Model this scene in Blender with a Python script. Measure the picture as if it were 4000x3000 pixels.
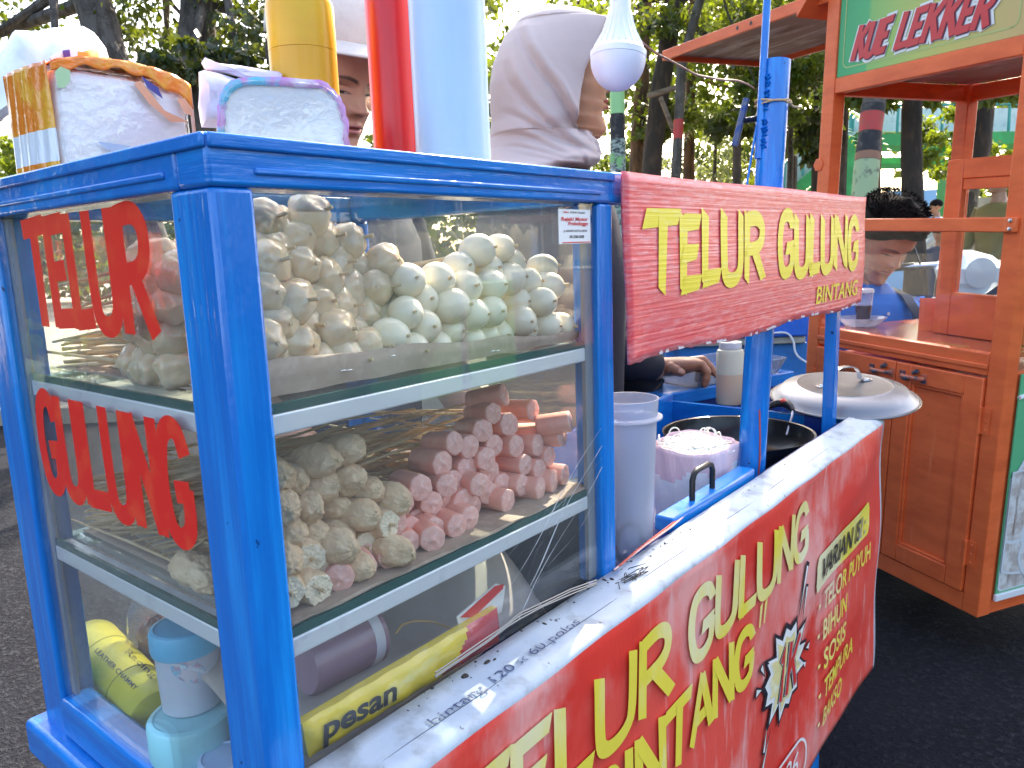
import bpy, math, random
import numpy as np
from mathutils import Matrix, Vector, noise as mnoise

for o in list(bpy.data.objects):
    bpy.data.objects.remove(o)
SC = bpy.context.scene
COL = SC.collection
rnd = random.Random(7)

# ------------------------------------------------------------------ camera
CAM = np.array([-0.2174, -0.3720, 0.3158])
CR = np.array([[0.6273, -0.7780, -0.0349], [0.1564, 0.0819, 0.9843], [0.7629, 0.6229, -0.1731]])
FPX = 2996.26
CR[2] /= np.linalg.norm(CR[2]); CR[0] -= CR[2] * (CR[0] @ CR[2]); CR[0] /= np.linalg.norm(CR[0]); CR[1] = np.cross(CR[0], CR[2])
cd = bpy.data.cameras.new('camera'); cam = bpy.data.objects.new('camera', cd); COL.objects.link(cam)
cam.matrix_world = Matrix(((CR[0][0], CR[1][0], -CR[2][0], CAM[0]), (CR[0][1], CR[1][1], -CR[2][1], CAM[1]),
                           (CR[0][2], CR[1][2], -CR[2][2], CAM[2]), (0, 0, 0, 1)))
cd.sensor_width = 36; cd.lens = FPX / 4000 * 36; cd.clip_start = .02; cd.clip_end = 400
cd.dof.use_dof = True; cd.dof.focus_distance = .72; cd.dof.aperture_fstop = 26
SC.camera = cam

# ------------------------------------------------------------------ light
SUN_AZ, SUN_EL = math.radians(72), math.radians(40)      # azimuth from +Y towards +X
w = bpy.data.worlds.new('World'); SC.world = w; w.use_nodes = True
wt = w.node_tree
sky = wt.nodes.new('ShaderNodeTexSky'); sky.sky_type = 'NISHITA'; sky.sun_disc = False
sky.sun_elevation = SUN_EL; sky.sun_rotation = SUN_AZ
sky.air_density = 1.0; sky.dust_density = 3.5; sky.ozone_density = .6
bg = wt.nodes['Background']; bg.inputs[1].default_value = .15
wt.links.new(sky.outputs[0], bg.inputs[0])
sl = bpy.data.lights.new('sun', 'SUN'); sl.energy = 3.2; sl.angle = math.radians(.53); sl.color = (1, .93, .82)
sun = bpy.data.objects.new('sun', sl); COL.objects.link(sun)
sdir = Vector((math.sin(SUN_AZ) * math.cos(SUN_EL), math.cos(SUN_AZ) * math.cos(SUN_EL), math.sin(SUN_EL)))
sun.rotation_euler = sdir.to_track_quat('Z', 'Y').to_euler(); sun.location = sdir * 30
SC.view_settings.view_transform = 'Standard'; SC.view_settings.look = 'None'
SC.view_settings.exposure = 2.55; SC.view_settings.gamma = 1.0
SC.view_settings.use_white_balance = True; SC.view_settings.white_balance_temperature = 7000; SC.view_settings.white_balance_tint = 10.5
SC.cycles.max_bounces = 10; SC.cycles.transparent_max_bounces = 24; SC.cycles.sample_clamp_indirect = 6
SC.cycles.caustics_reflective = False; SC.cycles.caustics_refractive = False

# ------------------------------------------------------------------ where a photo pixel (4000 px wide) lies in the place
def RAY(u, v): return CR.T @ np.array([(u - 2000) / FPX, (1500 - v) / FPX, 1.0])
def SP(u, v, a, val):
    d = RAY(u, v); return CAM + (val - CAM[a]) / d[a] * d
def SD(u, v, t): return CAM + t * RAY(u, v)
def SPL(u, v, P0, n):
    d = RAY(u, v); return CAM + np.dot(np.array(P0) - CAM, n) / np.dot(d, n) * d
def SIZE(px, t): return px * t / FPX

# ------------------------------------------------------------------ helpers
def L(r, g, b, k=1.0):
    f = lambda c: (c / 255 / 12.92 if c / 255 <= .04045 else ((c / 255 + .055) / 1.055) ** 2.4) * k
    return (f(r), f(g), f(b), 1)

class MB:
    """collects shapes, then links them as one mesh object"""
    def __init__(s): s.v = []; s.f = []; s.m = []
    def add(s, vs, fs, mi=0, M=None):
        o = len(s.v)
        if M is not None: vs = [M @ Vector(v) for v in vs]
        s.v += [tuple(v) for v in vs]; s.f += [[o + i for i in f] for f in fs]
        s.m += [mi] * len(fs) if isinstance(mi, int) else list(mi); return s
    def box(s, lo, hi, mi=0, M=None):
        x0, y0, z0 = lo; x1, y1, z1 = hi
        return s.add([(x0, y0, z0), (x1, y0, z0), (x1, y1, z0), (x0, y1, z0), (x0, y0, z1), (x1, y0, z1), (x1, y1, z1), (x0, y1, z1)],
                     [(3, 2, 1, 0), (4, 5, 6, 7), (0, 1, 5, 4), (1, 2, 6, 5), (2, 3, 7, 6), (3, 0, 4, 7)], mi, M)
    def tube(s, pts, r, n=8, mi=0, cap=True, M=None):
        P = [Vector(p) for p in pts]; k = len(P)
        R = r if isinstance(r, (list, tuple)) else [r] * k
        vs = []; fs = []; ref = None
        for i in range(k):
            t = (P[min(i + 1, k - 1)] - P[max(i - 1, 0)])
            t = t.normalized() if t.length > 1e-9 else Vector((0, 0, 1))
            if ref is None:
                ref = t.orthogonal().normalized()
            ref = (ref - t * ref.dot(t)); ref = ref.normalized() if ref.length > 1e-6 else t.orthogonal().normalized()
            b = t.cross(ref)
            for j in range(n):
                a = 2 * math.pi * j / n; vs.append(P[i] + (ref * math.cos(a) + b * math.sin(a)) * R[i])
        for i in range(k - 1):
            for j in range(n):
                fs.append((i * n + j, i * n + (j + 1) % n, (i + 1) * n + (j + 1) % n, (i + 1) * n + j))
        if cap:
            fs.append(tuple(range(n - 1, -1, -1))); fs.append(tuple((k - 1) * n + j for j in range(n)))
        return s.add(vs, fs, mi, M)
    def lathe(s, prof, n=32, mi=0, M=None, sx=1, sy=1):
        vs = []; fs = []; k = len(prof)
        for r, z in prof:
            for j in range(n):
                a = 2 * math.pi * j / n; vs.append((max(r, 1e-5) * math.cos(a) * sx, max(r, 1e-5) * math.sin(a) * sy, z))
        for i in range(k - 1):
            for j in range(n):
                fs.append((i * n + j, i * n + (j + 1) % n, (i + 1) * n + (j + 1) % n, (i + 1) * n + j))
        fs.append(tuple(range(n - 1, -1, -1))); fs.append(tuple((k - 1) * n + j for j in range(n)))
        return s.add(vs, fs, mi, M)
    def grid(s, fn, nu, nv, mi=0, M=None, closed_u=False):
        vs = [fn(i / (nu if closed_u else nu - 1), j / (nv - 1)) for j in range(nv) for i in range(nu)]
        fs = []
        for j in range(nv - 1):
            for i in range(nu if closed_u else nu - 1):
                i2 = (i + 1) % nu; fs.append((j * nu + i, j * nu + i2, (j + 1) * nu + i2, (j + 1) * nu + i))
        return s.add(vs, fs, mi, M)
    def prism(s, poly, z0, z1, mi=0, M=None):
        n = len(poly)
        vs = [(x, y, z0) for x, y in poly] + [(x, y, z1) for x, y in poly]
        fs = [tuple(range(n - 1, -1, -1)), tuple(range(n, 2 * n))] + [(i, (i + 1) % n, n + (i + 1) % n, n + i) for i in range(n)]
        return s.add(vs, fs, mi, M)
    def mesh(s, name, mats, smooth=True, ang=35):
        me = bpy.data.meshes.new(name); me.from_pydata(s.v, [], s.f)
        for m in (mats if isinstance(mats, (list, tuple)) else [mats]): me.materials.append(m)
        if any(s.m): me.polygons.foreach_set('material_index', s.m)
        if smooth:
            me.polygons.foreach_set('use_smooth', [True] * len(me.polygons)); me.set_sharp_from_angle(angle=math.radians(ang))
        me.update(); return me
    def build(s, name, mats, parent=None, smooth=True, ang=35, bev=0, solid=0, sub=0, local=False, seg=2):
        o = bpy.data.objects.new(name, s.mesh(name, mats, smooth, ang)); COL.objects.link(o)
        if parent is not None:
            o.parent = parent
            if not local:                       # vertices are world points, the parent stands unrotated
                p = parent; off = Vector((0, 0, 0))
                while p is not None: off += p.location; p = p.parent
                o.location = -off
        if solid:
            q = o.modifiers.new('solid', 'SOLIDIFY'); q.thickness = solid; q.offset = 0
        if bev:
            q = o.modifiers.new('bevel', 'BEVEL'); q.width = bev; q.segments = seg; q.limit_method = 'ANGLE'; q.angle_limit = math.radians(40)
            q.harden_normals = False
        if sub:
            q = o.modifiers.new('sub', 'SUBSURF'); q.levels = sub; q.render_levels = sub
        return o

def tag(o, label=None, cat=None, group=None, kind=None):
    if label: o['label'] = label
    if cat: o['category'] = cat
    if group: o['group'] = group
    if kind: o['kind'] = kind
    return o
def thing(name, label, cat, loc=(0, 0, 0), group=None):
    o = bpy.data.objects.new(name, None); COL.objects.link(o); o.location = Vector(loc); o.empty_display_size = .02
    return tag(o, label, cat, group)
def copy_tree(o, parent=None):
    c = o.copy(); COL.objects.link(c)
    if parent is not None: c.parent = parent; c.matrix_parent_inverse = o.matrix_parent_inverse
    for ch in list(o.children): copy_tree(ch, c)
    return c

# ------------------------------------------------------------------ materials
def hit_on(o, u, v, lift=.0005):
    """point of object o seen at photo pixel u, v"""
    from mathutils.bvhtree import BVHTree
    off = Vector(o.location); p = o.parent
    while p is not None: off += p.location; p = p.parent
    if 'bvh' not in HITS or HITS['bvh'][0] != o.name:
        HITS['bvh'] = (o.name, BVHTree.FromPolygons([tuple(q.co + off) for q in o.data.vertices], [tuple(f.vertices) for f in o.data.polygons]))
    d = Vector(RAY(u, v)).normalized(); q = HITS['bvh'][1].ray_cast(Vector(CAM), d)[0]
    return None if q is None else q - d * lift
HITS = {}
def text_hit(mb, o, s, p0, p1, hpx, bold=0., lift=.0006, mi=0, skew=0.):
    """words printed on the surface of o, baseline from photo pixel p0 to p1"""
    vs, fs = font_polys(s, bold); x0 = min(a for a, _ in vs); x1 = max(a for a, _ in vs); y0 = min(q for _, q in vs); y1 = max(q for _, q in vs)
    ux, uy = (p1[0] - p0[0]), (p1[1] - p0[1]); ln = math.hypot(ux, uy); nx_, ny_ = uy / ln, -ux / ln; out = []
    for a, q in vs:
        t = (a - x0) / (x1 - x0); h = (q - y0) / (y1 - y0) * hpx; out.append(hit_on(o, p0[0] + ux * t + nx_ * h + ux / ln * h * skew, p0[1] + uy * t + ny_ * h + uy / ln * h * skew, lift))
    ok = [f for f in fs if all(out[k] is not None for k in f)]
    mb.add([tuple(q) if q is not None else (0, 0, 0) for q in out], ok, mi)
# ------------------------------------------------------------------ materials
def mat(name, col, rough=.5, metal=0, spec=.5, coat=0, trans=0, sss=0, ior=1.45, bumps=(), vars=(), sheen=0, wave=None, emit=None, alpha=None, rvar=0):
    """bumps: (scale xyz | float, strength, distance);  vars: (scale, colour2, lo, hi) = patches of a second colour"""
    m = bpy.data.materials.new(name); m.use_nodes = True; nt = m.node_tree; N = nt.nodes; K = nt.links
    p = N['Principled BSDF']
    p.inputs['Base Color'].default_value = col; p.inputs['Roughness'].default_value = rough; p.inputs['Metallic'].default_value = metal
    p.inputs['Specular IOR Level'].default_value = spec; p.inputs['Coat Weight'].default_value = coat; p.inputs['Coat Roughness'].default_value = .08
    p.inputs['Transmission Weight'].default_value = trans; p.inputs['IOR'].default_value = ior
    if sss:
        p.inputs['Subsurface Weight'].default_value = sss; p.inputs['Subsurface Radius'].default_value = (1, .5, .3); p.inputs['Subsurface Scale'].default_value = .006
    if sheen: p.inputs['Sheen Weight'].default_value = sheen
    if alpha is not None: p.inputs['Alpha'].default_value = alpha
    if emit: p.inputs['Emission Color'].default_value = emit[0]; p.inputs['Emission Strength'].default_value = emit[1]
    tc = N.new('ShaderNodeTexCoord')
    def noise_tex(sc, detail=4, rg=.55):
        mp = N.new('ShaderNodeMapping'); K.new(tc.outputs['Object'], mp.inputs[0])
        mp.inputs['Scale'].default_value = sc if isinstance(sc, (tuple, list)) else (sc, sc, sc)
        t = N.new('ShaderNodeTexNoise'); t.inputs['Scale'].default_value = 1; t.inputs['Detail'].default_value = detail; t.inputs['Roughness'].default_value = rg
        K.new(mp.outputs[0], t.inputs['Vector']); return t
    last = None
    for v in vars:
        sc, c2, lo, hi = v[:4]
        t = noise_tex(sc, 6, .6); mr = N.new('ShaderNodeMapRange'); mr.inputs[1].default_value = lo; mr.inputs[2].default_value = hi
        K.new(t.outputs[0], mr.inputs[0])
        if len(v) > 4: mr.inputs[4].default_value = v[4]
        mx = N.new('ShaderNodeMix'); mx.data_type = 'RGBA'; K.new(mr.outputs[0], mx.inputs[0])
        if last is None: mx.inputs[6].default_value = col
        else: K.new(last, mx.inputs[6])
        mx.inputs[7].default_value = c2; last = mx.outputs[2]
    if last is not None: K.new(last, p.inputs['Base Color'])
    if rvar:
        t = noise_tex(9, 5); mr = N.new('ShaderNodeMapRange'); mr.inputs[1].default_value = .3; mr.inputs[2].default_value = .7
        mr.inputs[3].default_value = max(0, rough - rvar); mr.inputs[4].default_value = rough + rvar
        K.new(t.outputs[0], mr.inputs[0]); K.new(mr.outputs[0], p.inputs['Roughness'])
    nrm = None
    for sc, st, dist in bumps:
        t = noise_tex(sc, 3); b = N.new('ShaderNodeBump'); b.inputs['Strength'].default_value = st; b.inputs['Distance'].default_value = dist
        K.new(t.outputs[0], b.inputs['Height'])
        if nrm is not None: K.new(nrm, b.inputs['Normal'])
        nrm = b.outputs[0]
    if wave:
        ax_, sc, st, dist = wave
        wv = N.new('ShaderNodeTexWave'); wv.bands_direction = ax_; wv.inputs['Scale'].default_value = sc; wv.inputs['Distortion'].default_value = 1.2
        wv.inputs['Detail'].default_value = 2; K.new(tc.outputs['Object'], wv.inputs[0])
        b = N.new('ShaderNodeBump'); b.inputs['Strength'].default_value = st; b.inputs['Distance'].default_value = dist; K.new(wv.outputs[1], b.inputs['Height'])
        if nrm is not None: K.new(nrm, b.inputs['Normal'])
        nrm = b.outputs[0]
    if nrm is not None:
        K.new(nrm, p.inputs['Normal'])
        if coat: K.new(nrm, p.inputs['Coat Normal'])
    return m

def pane_mat(name, tint=(.97, .985, .98, 1), refl=1.0, dust=.03, dustcol=(.75, .78, .8, 1), dsc=6, rough=.0, base=.04):
    """thin clear sheet: see-through, mirror growing at grazing angles, a little dust"""
    m = bpy.data.materials.new(name); m.use_nodes = True; nt = m.node_tree; N = nt.nodes; K = nt.links
    for n in list(N): N.remove(n)
    out = N.new('ShaderNodeOutputMaterial'); tr = N.new('ShaderNodeBsdfTransparent'); tr.inputs[0].default_value = tint
    gl = N.new('ShaderNodeBsdfGlossy'); gl.inputs['Roughness'].default_value = rough; gl.inputs[0].default_value = (1, 1, 1, 1)
    lw = N.new('ShaderNodeLayerWeight'); lw.inputs[0].default_value = .5
    pw = N.new('ShaderNodeMath'); pw.operation = 'POWER'; pw.inputs[1].default_value = 5; K.new(lw.outputs['Facing'], pw.inputs[0])
    ma = N.new('ShaderNodeMath'); ma.operation = 'MULTIPLY_ADD'; ma.inputs[1].default_value = (1 - base) * refl; ma.inputs[2].default_value = base * refl; ma.use_clamp = True
    K.new(pw.outputs[0], ma.inputs[0])
    mx = N.new('ShaderNodeMixShader'); K.new(ma.outputs[0], mx.inputs[0]); K.new(tr.outputs[0], mx.inputs[1]); K.new(gl.outputs[0], mx.inputs[2])
    df = N.new('ShaderNodeBsdfDiffuse'); df.inputs[0].default_value = dustcol
    tl = N.new('ShaderNodeBsdfTranslucent'); tl.inputs[0].default_value = dustcol
    dm = N.new('ShaderNodeMixShader'); dm.inputs[0].default_value = .4; K.new(df.outputs[0], dm.inputs[1]); K.new(tl.outputs[0], dm.inputs[2])
    tc = N.new('ShaderNodeTexCoord'); t = N.new('ShaderNodeTexNoise'); t.inputs['Scale'].default_value = dsc; t.inputs['Detail'].default_value = 8
    t.inputs['Roughness'].default_value = .7
    K.new(tc.outputs['Object'], t.inputs['Vector'])
    mr = N.new('ShaderNodeMapRange'); mr.inputs[1].default_value = .3; mr.inputs[2].default_value = .75; mr.inputs[3].default_value = dust * .35; mr.inputs[4].default_value = dust * 1.8
    K.new(t.outputs[0], mr.inputs[0])
    m2 = N.new('ShaderNodeMixShader'); K.new(mr.outputs[0], m2.inputs[0]); K.new(mx.outputs[0], m2.inputs[1]); K.new(dm.outputs[0], m2.inputs[2])
    K.new(m2.outputs[0], out.inputs[0]); return m

def leaf_mat(name, c1, c2, tl=.5):
    m = bpy.data.materials.new(name); m.use_nodes = True; nt = m.node_tree; N = nt.nodes; K = nt.links
    for n in list(N): N.remove(n)
    out = N.new('ShaderNodeOutputMaterial'); g = N.new('ShaderNodeNewGeometry'); mx = N.new('ShaderNodeMix'); mx.data_type = 'RGBA'
    mx.inputs[6].default_value = c1; mx.inputs[7].default_value = c2; K.new(g.outputs['Random Per Island'], mx.inputs[0])
    p = N.new('ShaderNodeBsdfPrincipled'); p.inputs['Roughness'].default_value = .45; K.new(mx.outputs[2], p.inputs['Base Color'])
    t = N.new('ShaderNodeBsdfTranslucent'); hs = N.new('ShaderNodeMix'); hs.data_type = 'RGBA'; hs.inputs[0].default_value = .65
    K.new(mx.outputs[2], hs.inputs[6]); hs.inputs[7].default_value = (.30, .36, .015, 1); K.new(hs.outputs[2], t.inputs[0])
    ms = N.new('ShaderNodeMixShader'); ms.inputs[0].default_value = tl; K.new(p.outputs[0], ms.inputs[1]); K.new(t.outputs[0], ms.inputs[2])
    K.new(ms.outputs[0], out.inputs[0]); return m

# ------------------------------------------------------------------ lettering
def font_polys(s, bold=0.0, spacing=1.0):
    cu = bpy.data.curves.new('lettering_source', 'FONT'); cu.body = s; cu.size = 1; cu.offset = bold; cu.space_character = spacing; cu.resolution_u = 4
    o = bpy.data.objects.new('lettering_source', cu); COL.objects.link(o); bpy.context.view_layer.update()
    e = o.evaluated_get(bpy.context.evaluated_depsgraph_get()); me = e.to_mesh()
    vs = [(v.co.x, v.co.y) for v in me.vertices]; fs = [tuple(p.vertices) for p in me.polygons]
    e.to_mesh_clear(); bpy.data.objects.remove(o); bpy.data.curves.remove(cu)
    return vs, fs
def text_on(mb, s, P0, U, V, width, height, bold=.0, shear=0., mi=0, eps=.0006, warp=None, spacing=1.0):
    """letters fitted into width x height from P0 along unit U, V"""
    vs, fs = font_polys(s, bold, spacing); U = Vector(U); V = Vector(V); Nn = U.cross(V).normalized(); P0 = Vector(P0)
    x0 = min(a for a, _ in vs); x1 = max(a for a, _ in vs); y0 = min(b for _, b in vs); y1 = max(b for _, b in vs)
    out = []
    for a, b in vs:
        x = (a - x0) / (x1 - x0) * width; y = (b - y0) / (y1 - y0) * height
        if warp: x, y = warp(x, y)
        out.append(P0 + U * (x + shear * y) + V * y + Nn * eps)
    mb.add(out, fs, mi)
STROKES = {
 'T': [[(.0, .92), (1, .95)], [(.52, .93), (.46, 0)]],
 'E': [[(.14, 1), (.12, 0)], [(.12, .93), (.95, .95)], [(.12, .5), (.8, .52)], [(.12, .06), (.95, .08)]],
 'L': [[(.16, 1), (.13, 0)], [(.12, .06), (.95, .09)]],
 'U': [[(.1, 1), (.1, .3), (.2, .08), (.48, .02), (.76, .09), (.88, .3), (.9, 1)]],
 'R': [[(.14, 1), (.12, 0)], [(.12, .94), (.6, .96), (.86, .84), (.84, .62), (.6, .5), (.14, .47)], [(.45, .49), (.92, 0)]],
 'G': [[(.9, .78), (.76, .94), (.5, .98), (.22, .86), (.09, .5), (.2, .13), (.5, .02), (.8, .1), (.88, .25), (.88, .46)], [(.92, .45), (.52, .43)]],
 'N': [[(.1, 0), (.1, 1)], [(.1, .98), (.9, .02)], [(.9, 0), (.9, 1)]],
 'B': [[(.14, 1), (.14, 0)], [(.14, .95), (.62, .95), (.82, .8), (.76, .6), (.5, .52), (.14, .52)], [(.5, .52), (.84, .42), (.9, .22), (.7, .05), (.14, .05)]],
 'I': [[(.5, 1), (.5, 0)]], 'A': [[(.04, 0), (.5, 1)], [(.5, 1), (.96, 0)], [(.22, .32), (.78, .32)]],
 'K': [[(.14, 1), (.12, 0)], [(.9, 1), (.14, .42)], [(.4, .6), (.95, 0)]], '1': [[(.2, .78), (.55, 1), (.52, 0)]],
 'O': [[(.5, 1), (.15, .8), (.08, .5), (.15, .2), (.5, 0), (.85, .2), (.92, .5), (.85, .8), (.5, 1)]],
}
def smooth_line(p, k=4):
    if len(p) < 4: return p
    out = []
    for i in range(len(p) - 1):
        a, b, c, d = p[max(i - 1, 0)], p[i], p[i + 1], p[min(i + 2, len(p) - 1)]
        for q in range(k):
            t = q / k; t2 = t * t; t3 = t2 * t
            out.append(tuple(.5 * (2 * b[j] + (c[j] - a[j]) * t + (2 * a[j] - 5 * b[j] + 4 * c[j] - d[j]) * t2 + (3 * b[j] - a[j] - 3 * c[j] + d[j]) * t3) for j in (0, 1)))
    return out + [p[-1]]
def stroke_poly(pts, w0, w1=None, ext=.0, slant=0.):
    """list of (left,right) points of a brush stroke"""
    w1 = w0 if w1 is None else w1; n = len(pts); res = []
    for i in range(n):
        if i == 0: t = np.subtract(pts[1], pts[0])
        elif i == n - 1: t = np.subtract(pts[-1], pts[-2])
        else:
            a = np.subtract(pts[i], pts[i - 1]); b = np.subtract(pts[i + 1], pts[i]); t = a / (np.linalg.norm(a) + 1e-9) + b / (np.linalg.norm(b) + 1e-9)
        t = t / (np.linalg.norm(t) + 1e-9); nn = np.array([-t[1], t[0]]); ww = (w0 + (w1 - w0) * i / (n - 1)) / 2
        p = np.array(pts[i], float)
        s = 0
        if i == 0: p = p - t * ext; s = slant
        if i == n - 1: p = p + t * ext; s = slant
        res.append((p + nn * ww + t * s * ww, p - nn * ww - t * s * ww))
    return res
def brush_word(mb, word, P0, U, V, width, height, thick, gap=.12, shear=0., mi=0, eps=.0006, taper=1.0, slant=.25, widths=None, warp=None, vary=0.):
    U = Vector(U); V = Vector(V); Nn = U.cross(V).normalized(); P0 = Vector(P0)
    ws = [(widths or {}).get(c, {'I': .35, ' ': .5, '1': .6}.get(c, 1.0)) for c in word]; tot = sum(ws) + gap * (len(word) - 1)
    x = 0; k = 0; rr = random.Random(len(word) * 13 + 5)
    for c, wl in zip(word, ws):
        lw = wl / tot * width; dy = rr.uniform(-vary, vary) * height; hh = height * (1 + rr.uniform(-vary, vary))
        for st in STROKES.get(c, []):
            pts = [(a * lw, b * hh + dy) for a, b in st]; pts = smooth_line(pts)
            sp = stroke_poly(pts, thick, thick * taper, thick * .12, slant); k += 1
            vs = []
            for a, b in sp:
                for q in (a, b):
                    X, Y = x + q[0], q[1]
                    if warp: X, Y = warp(X, Y)
                    vs.append(P0 + U * (X + shear * Y) + V * Y + Nn * (eps + k * .00003))
            mb.add(vs, [(2 * i, 2 * i + 1, 2 * i + 3, 2 * i + 2) for i in range(len(sp) - 1)], mi)
        x += lw + gap * width / tot
    return mb

GZ = -.85                                   # street level
# paints and other shared materials
BLUE = mat('blue_enamel', (.0, .150, .53, 1), .22, spec=.45, coat=.2, bumps=(((30, 30, 30), .35, .004), ((160, 160, 160), .35, .0012)),
           vars=(((14, 14, 40), (.0, .24, .68, 1), .45, .7), (70, (.002, .015, .07, 1), .70, .73)), rvar=.08)
BLUE_V = mat('blue_enamel_brushed_upright', (.0, .150, .53, 1), .2, spec=.45, coat=.2, bumps=(((260, 260, 12), .45, .0012), ((60, 60, 25), .3, .003), ((240, 240, 240), .15, .0006)),
             vars=(((90, 90, 5), (.0, .25, .70, 1), .45, .7), (55, (.002, .012, .06, 1), .685, .71)), rvar=.07)
BLUE_H = mat('blue_enamel_brushed_level', (.0, .150, .53, 1), .2, spec=.45, coat=.2, bumps=(((14, 14, 260), .45, .0012), ((25, 25, 60), .3, .003), ((240, 240, 240), .2, .0008)),
             vars=(((5, 5, 90), (.0, .25, .70, 1), .45, .7), (55, (.002, .012, .06, 1), .685, .71)), rvar=.07)
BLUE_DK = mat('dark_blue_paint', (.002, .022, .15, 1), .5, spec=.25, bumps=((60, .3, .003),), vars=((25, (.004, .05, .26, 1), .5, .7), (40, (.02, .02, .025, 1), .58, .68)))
ORANGE = mat('orange_paint', (.80, .145, .042, 1), .38, spec=.4, bumps=((90, .15, .001), ((160, 160, 8), .12, .001)), vars=(((6, 6, 20), (.66, .105, .030, 1), .42, .66), (55, (.35, .06, .02, 1), .70, .76), ((40, 40, 3), (.84, .23, .10, 1), .64, .8), (130, (.10, .04, .03, 1), .745, .77)), rvar=.06)
WHITE = mat('white_plastic', (.72, .73, .76, 1), .35)
BLACK = mat('black_plastic', (.012, .012, .014, 1), .35)
STEEL = mat('steel', (.55, .55, .56, 1), .3, 1)
ALU = mat('brushed_aluminium', (.72, .74, .76, 1), .32, 1, bumps=(((4, 4, 200), .08, .001),), vars=((12, (.5, .52, .55, 1), .5, .75),), rvar=.1)
ALU_BAR = mat('aluminium_channel', (.78, .80, .83, 1), .35, .25, bumps=((80, .05, .001),), vars=((30, (.55, .57, .6, 1), .6, .75),))
GLASS = pane_mat('case_glass', dust=.034)
CLEAR = pane_mat('clear_film', tint=(.96, .96, .97, 1), dust=.08, dsc=40, base=.06)
FROST = pane_mat('cloudy_plastic', tint=(.8, .84, .9, 1), dust=.45, dsc=8, base=.05, dustcol=(.62, .68, .85, 1))
SHELFGLASS = pane_mat('shelf_glass', tint=(.88, .95, .93, 1), dust=.03)
WOOD = mat('bamboo', (.60, .44, .25, 1), .6, vars=((60, (.45, .30, .15, 1), .5, .75), (25, (.70, .56, .37, 1), .5, .7)), bumps=((200, .3, .0006),))
WOOD_END = mat('bamboo_cut_end', (.62, .50, .33, 1), .8, vars=((500, (.4, .27, .14, 1), .5, .6),))
YELLOW = mat('yellow_vinyl', (.78, .66, .035, 1), .4, vars=(((30, 30, 8), (.85, .82, .45, 1), .55, .8),), bumps=((400, .1, .0004),))
RED_GLASS = mat('red_vinyl', (.80, .022, .016, 1), .3, vars=((50, (.84, .08, .03, 1), .5, .75),))
# ================================================================== setting: street
ASPHALT = mat('asphalt', (.011, .012, .016, 1), .9, spec=.08, bumps=((70, 1.0, .014), (240, .7, .005)),
              vars=((70, (.036, .039, .046, 1), .50, .68), (150, (.006, .006, .008, 1), .52, .66), (1.2, (.018, .02, .026, 1), .4, .7), (420, (.3, .3, .31, 1), .715, .74), (.5, (.026, .026, .03, 1), .5, .8)))
PAVE = mat('dusty_pavement', (.34, .29, .22, 1), .9, bumps=((30, .4, .01),), vars=((3, (.22, .19, .15, 1), .4, .7),))
b = MB(); b.add([(-60, -60, GZ), (60, -60, GZ), (60, 60, GZ), (-60, 60, GZ)], [(0, 1, 2, 3)])
tag(b.build('road', ASPHALT), kind='structure')
# raised pavement under the row of trees, with a kerb
FWD = np.array([.775, .632]); RGT = np.array([.632, -.775])
def along(r, d, z=GZ): p = CAM[:2] + RGT * r + FWD * d; return (p[0], p[1], z)
b = MB(); K0 = [along(-40, 5.6)[:2], along(40, 5.6)[:2], along(40, 58)[:2], along(-40, 58)[:2]]
b.prism(K0, GZ - .05, GZ + .12); tag(b.build('pavement', PAVE, smooth=False), kind='structure')

# ================================================================== blue food cart
H, D, LX, ZL, Z1, Z2 = .380, .361, .390, -.0486, .2137, .0744
CARTW = 1.2
cart = thing('food_cart', 'blue painted street food cart with glass display case of skewers and red lettered panes', 'food cart', (.6, .18, GZ))
# near corner post, thin right post, back posts
def post(lo, hi, name='post', m=BLUE_V, bev=.003): return MB().box(lo, hi).build(name, m, cart, bev=bev, seg=3)
post((0, 0, -.20), (.026, .042, H - .027)); post((.367, .0, -.005), (.390, .03, H - .027)); post((0, .317, -.20), (.028, D, H - .027)); post((.362, .331, -.055), (.390, D, H - .027))
# top rails with a bead line, mitred look
def rail(lo, hi, axis, bead):
    b = MB().box(lo, hi)
    o = b.build('top_rail', BLUE_H if axis == 0 else BLUE, cart, bev=.0025, seg=3)
    c = MB()
    for lo2, hi2 in bead: c.box(lo2, hi2)
    c.build('bead', BLUE_H if axis == 0 else BLUE, o, bev=.0012)
    return o
rail((-.001, -.001, H - .027), (LX + .001, .03, H), 0, [((.0, -.0035, H - .008), (LX, .0, H - .0005)), ((.026, -.0025, H - .0205), (.368, .0, H - .0165))])
rail((-.001, .03, H - .027), (.028, D + .001, H), 1, [((-.0035, -.001, H - .008), (0, D, H - .0005)), ((-.0025, .042, H - .0205), (0, .317, H - .0165))])
MB().box((.028, D - .03, H - .027), (LX, D, H)).build('top_rail', BLUE_H, cart, bev=.003)
MB().box((.362, .03, H - .027), (LX, D - .03, H)).build('top_rail', BLUE, cart, bev=.003)
MB().box((.0285, .0305, H - .012), (.3615, D - .0305, H - .004)).build('top_panel', GLASS, cart)  # unseen top made of clear glass to let more light onto the food
# left base rail, flared foot, floor
MB().box((-.002, .042, -.085), (.024, .317, ZL)).build('base_rail', BLUE_H, cart, bev=.004)
b = MB().box((-.014, -.01, -.12), (.03, D + .016, -.0855)); b.build('base_moulding', BLUE, cart, bev=.006, seg=3)
MB().box((.013, .013, -.094), (.389, .345, -.0862)).build('case_floor', BLUE_DK, cart)
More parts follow.
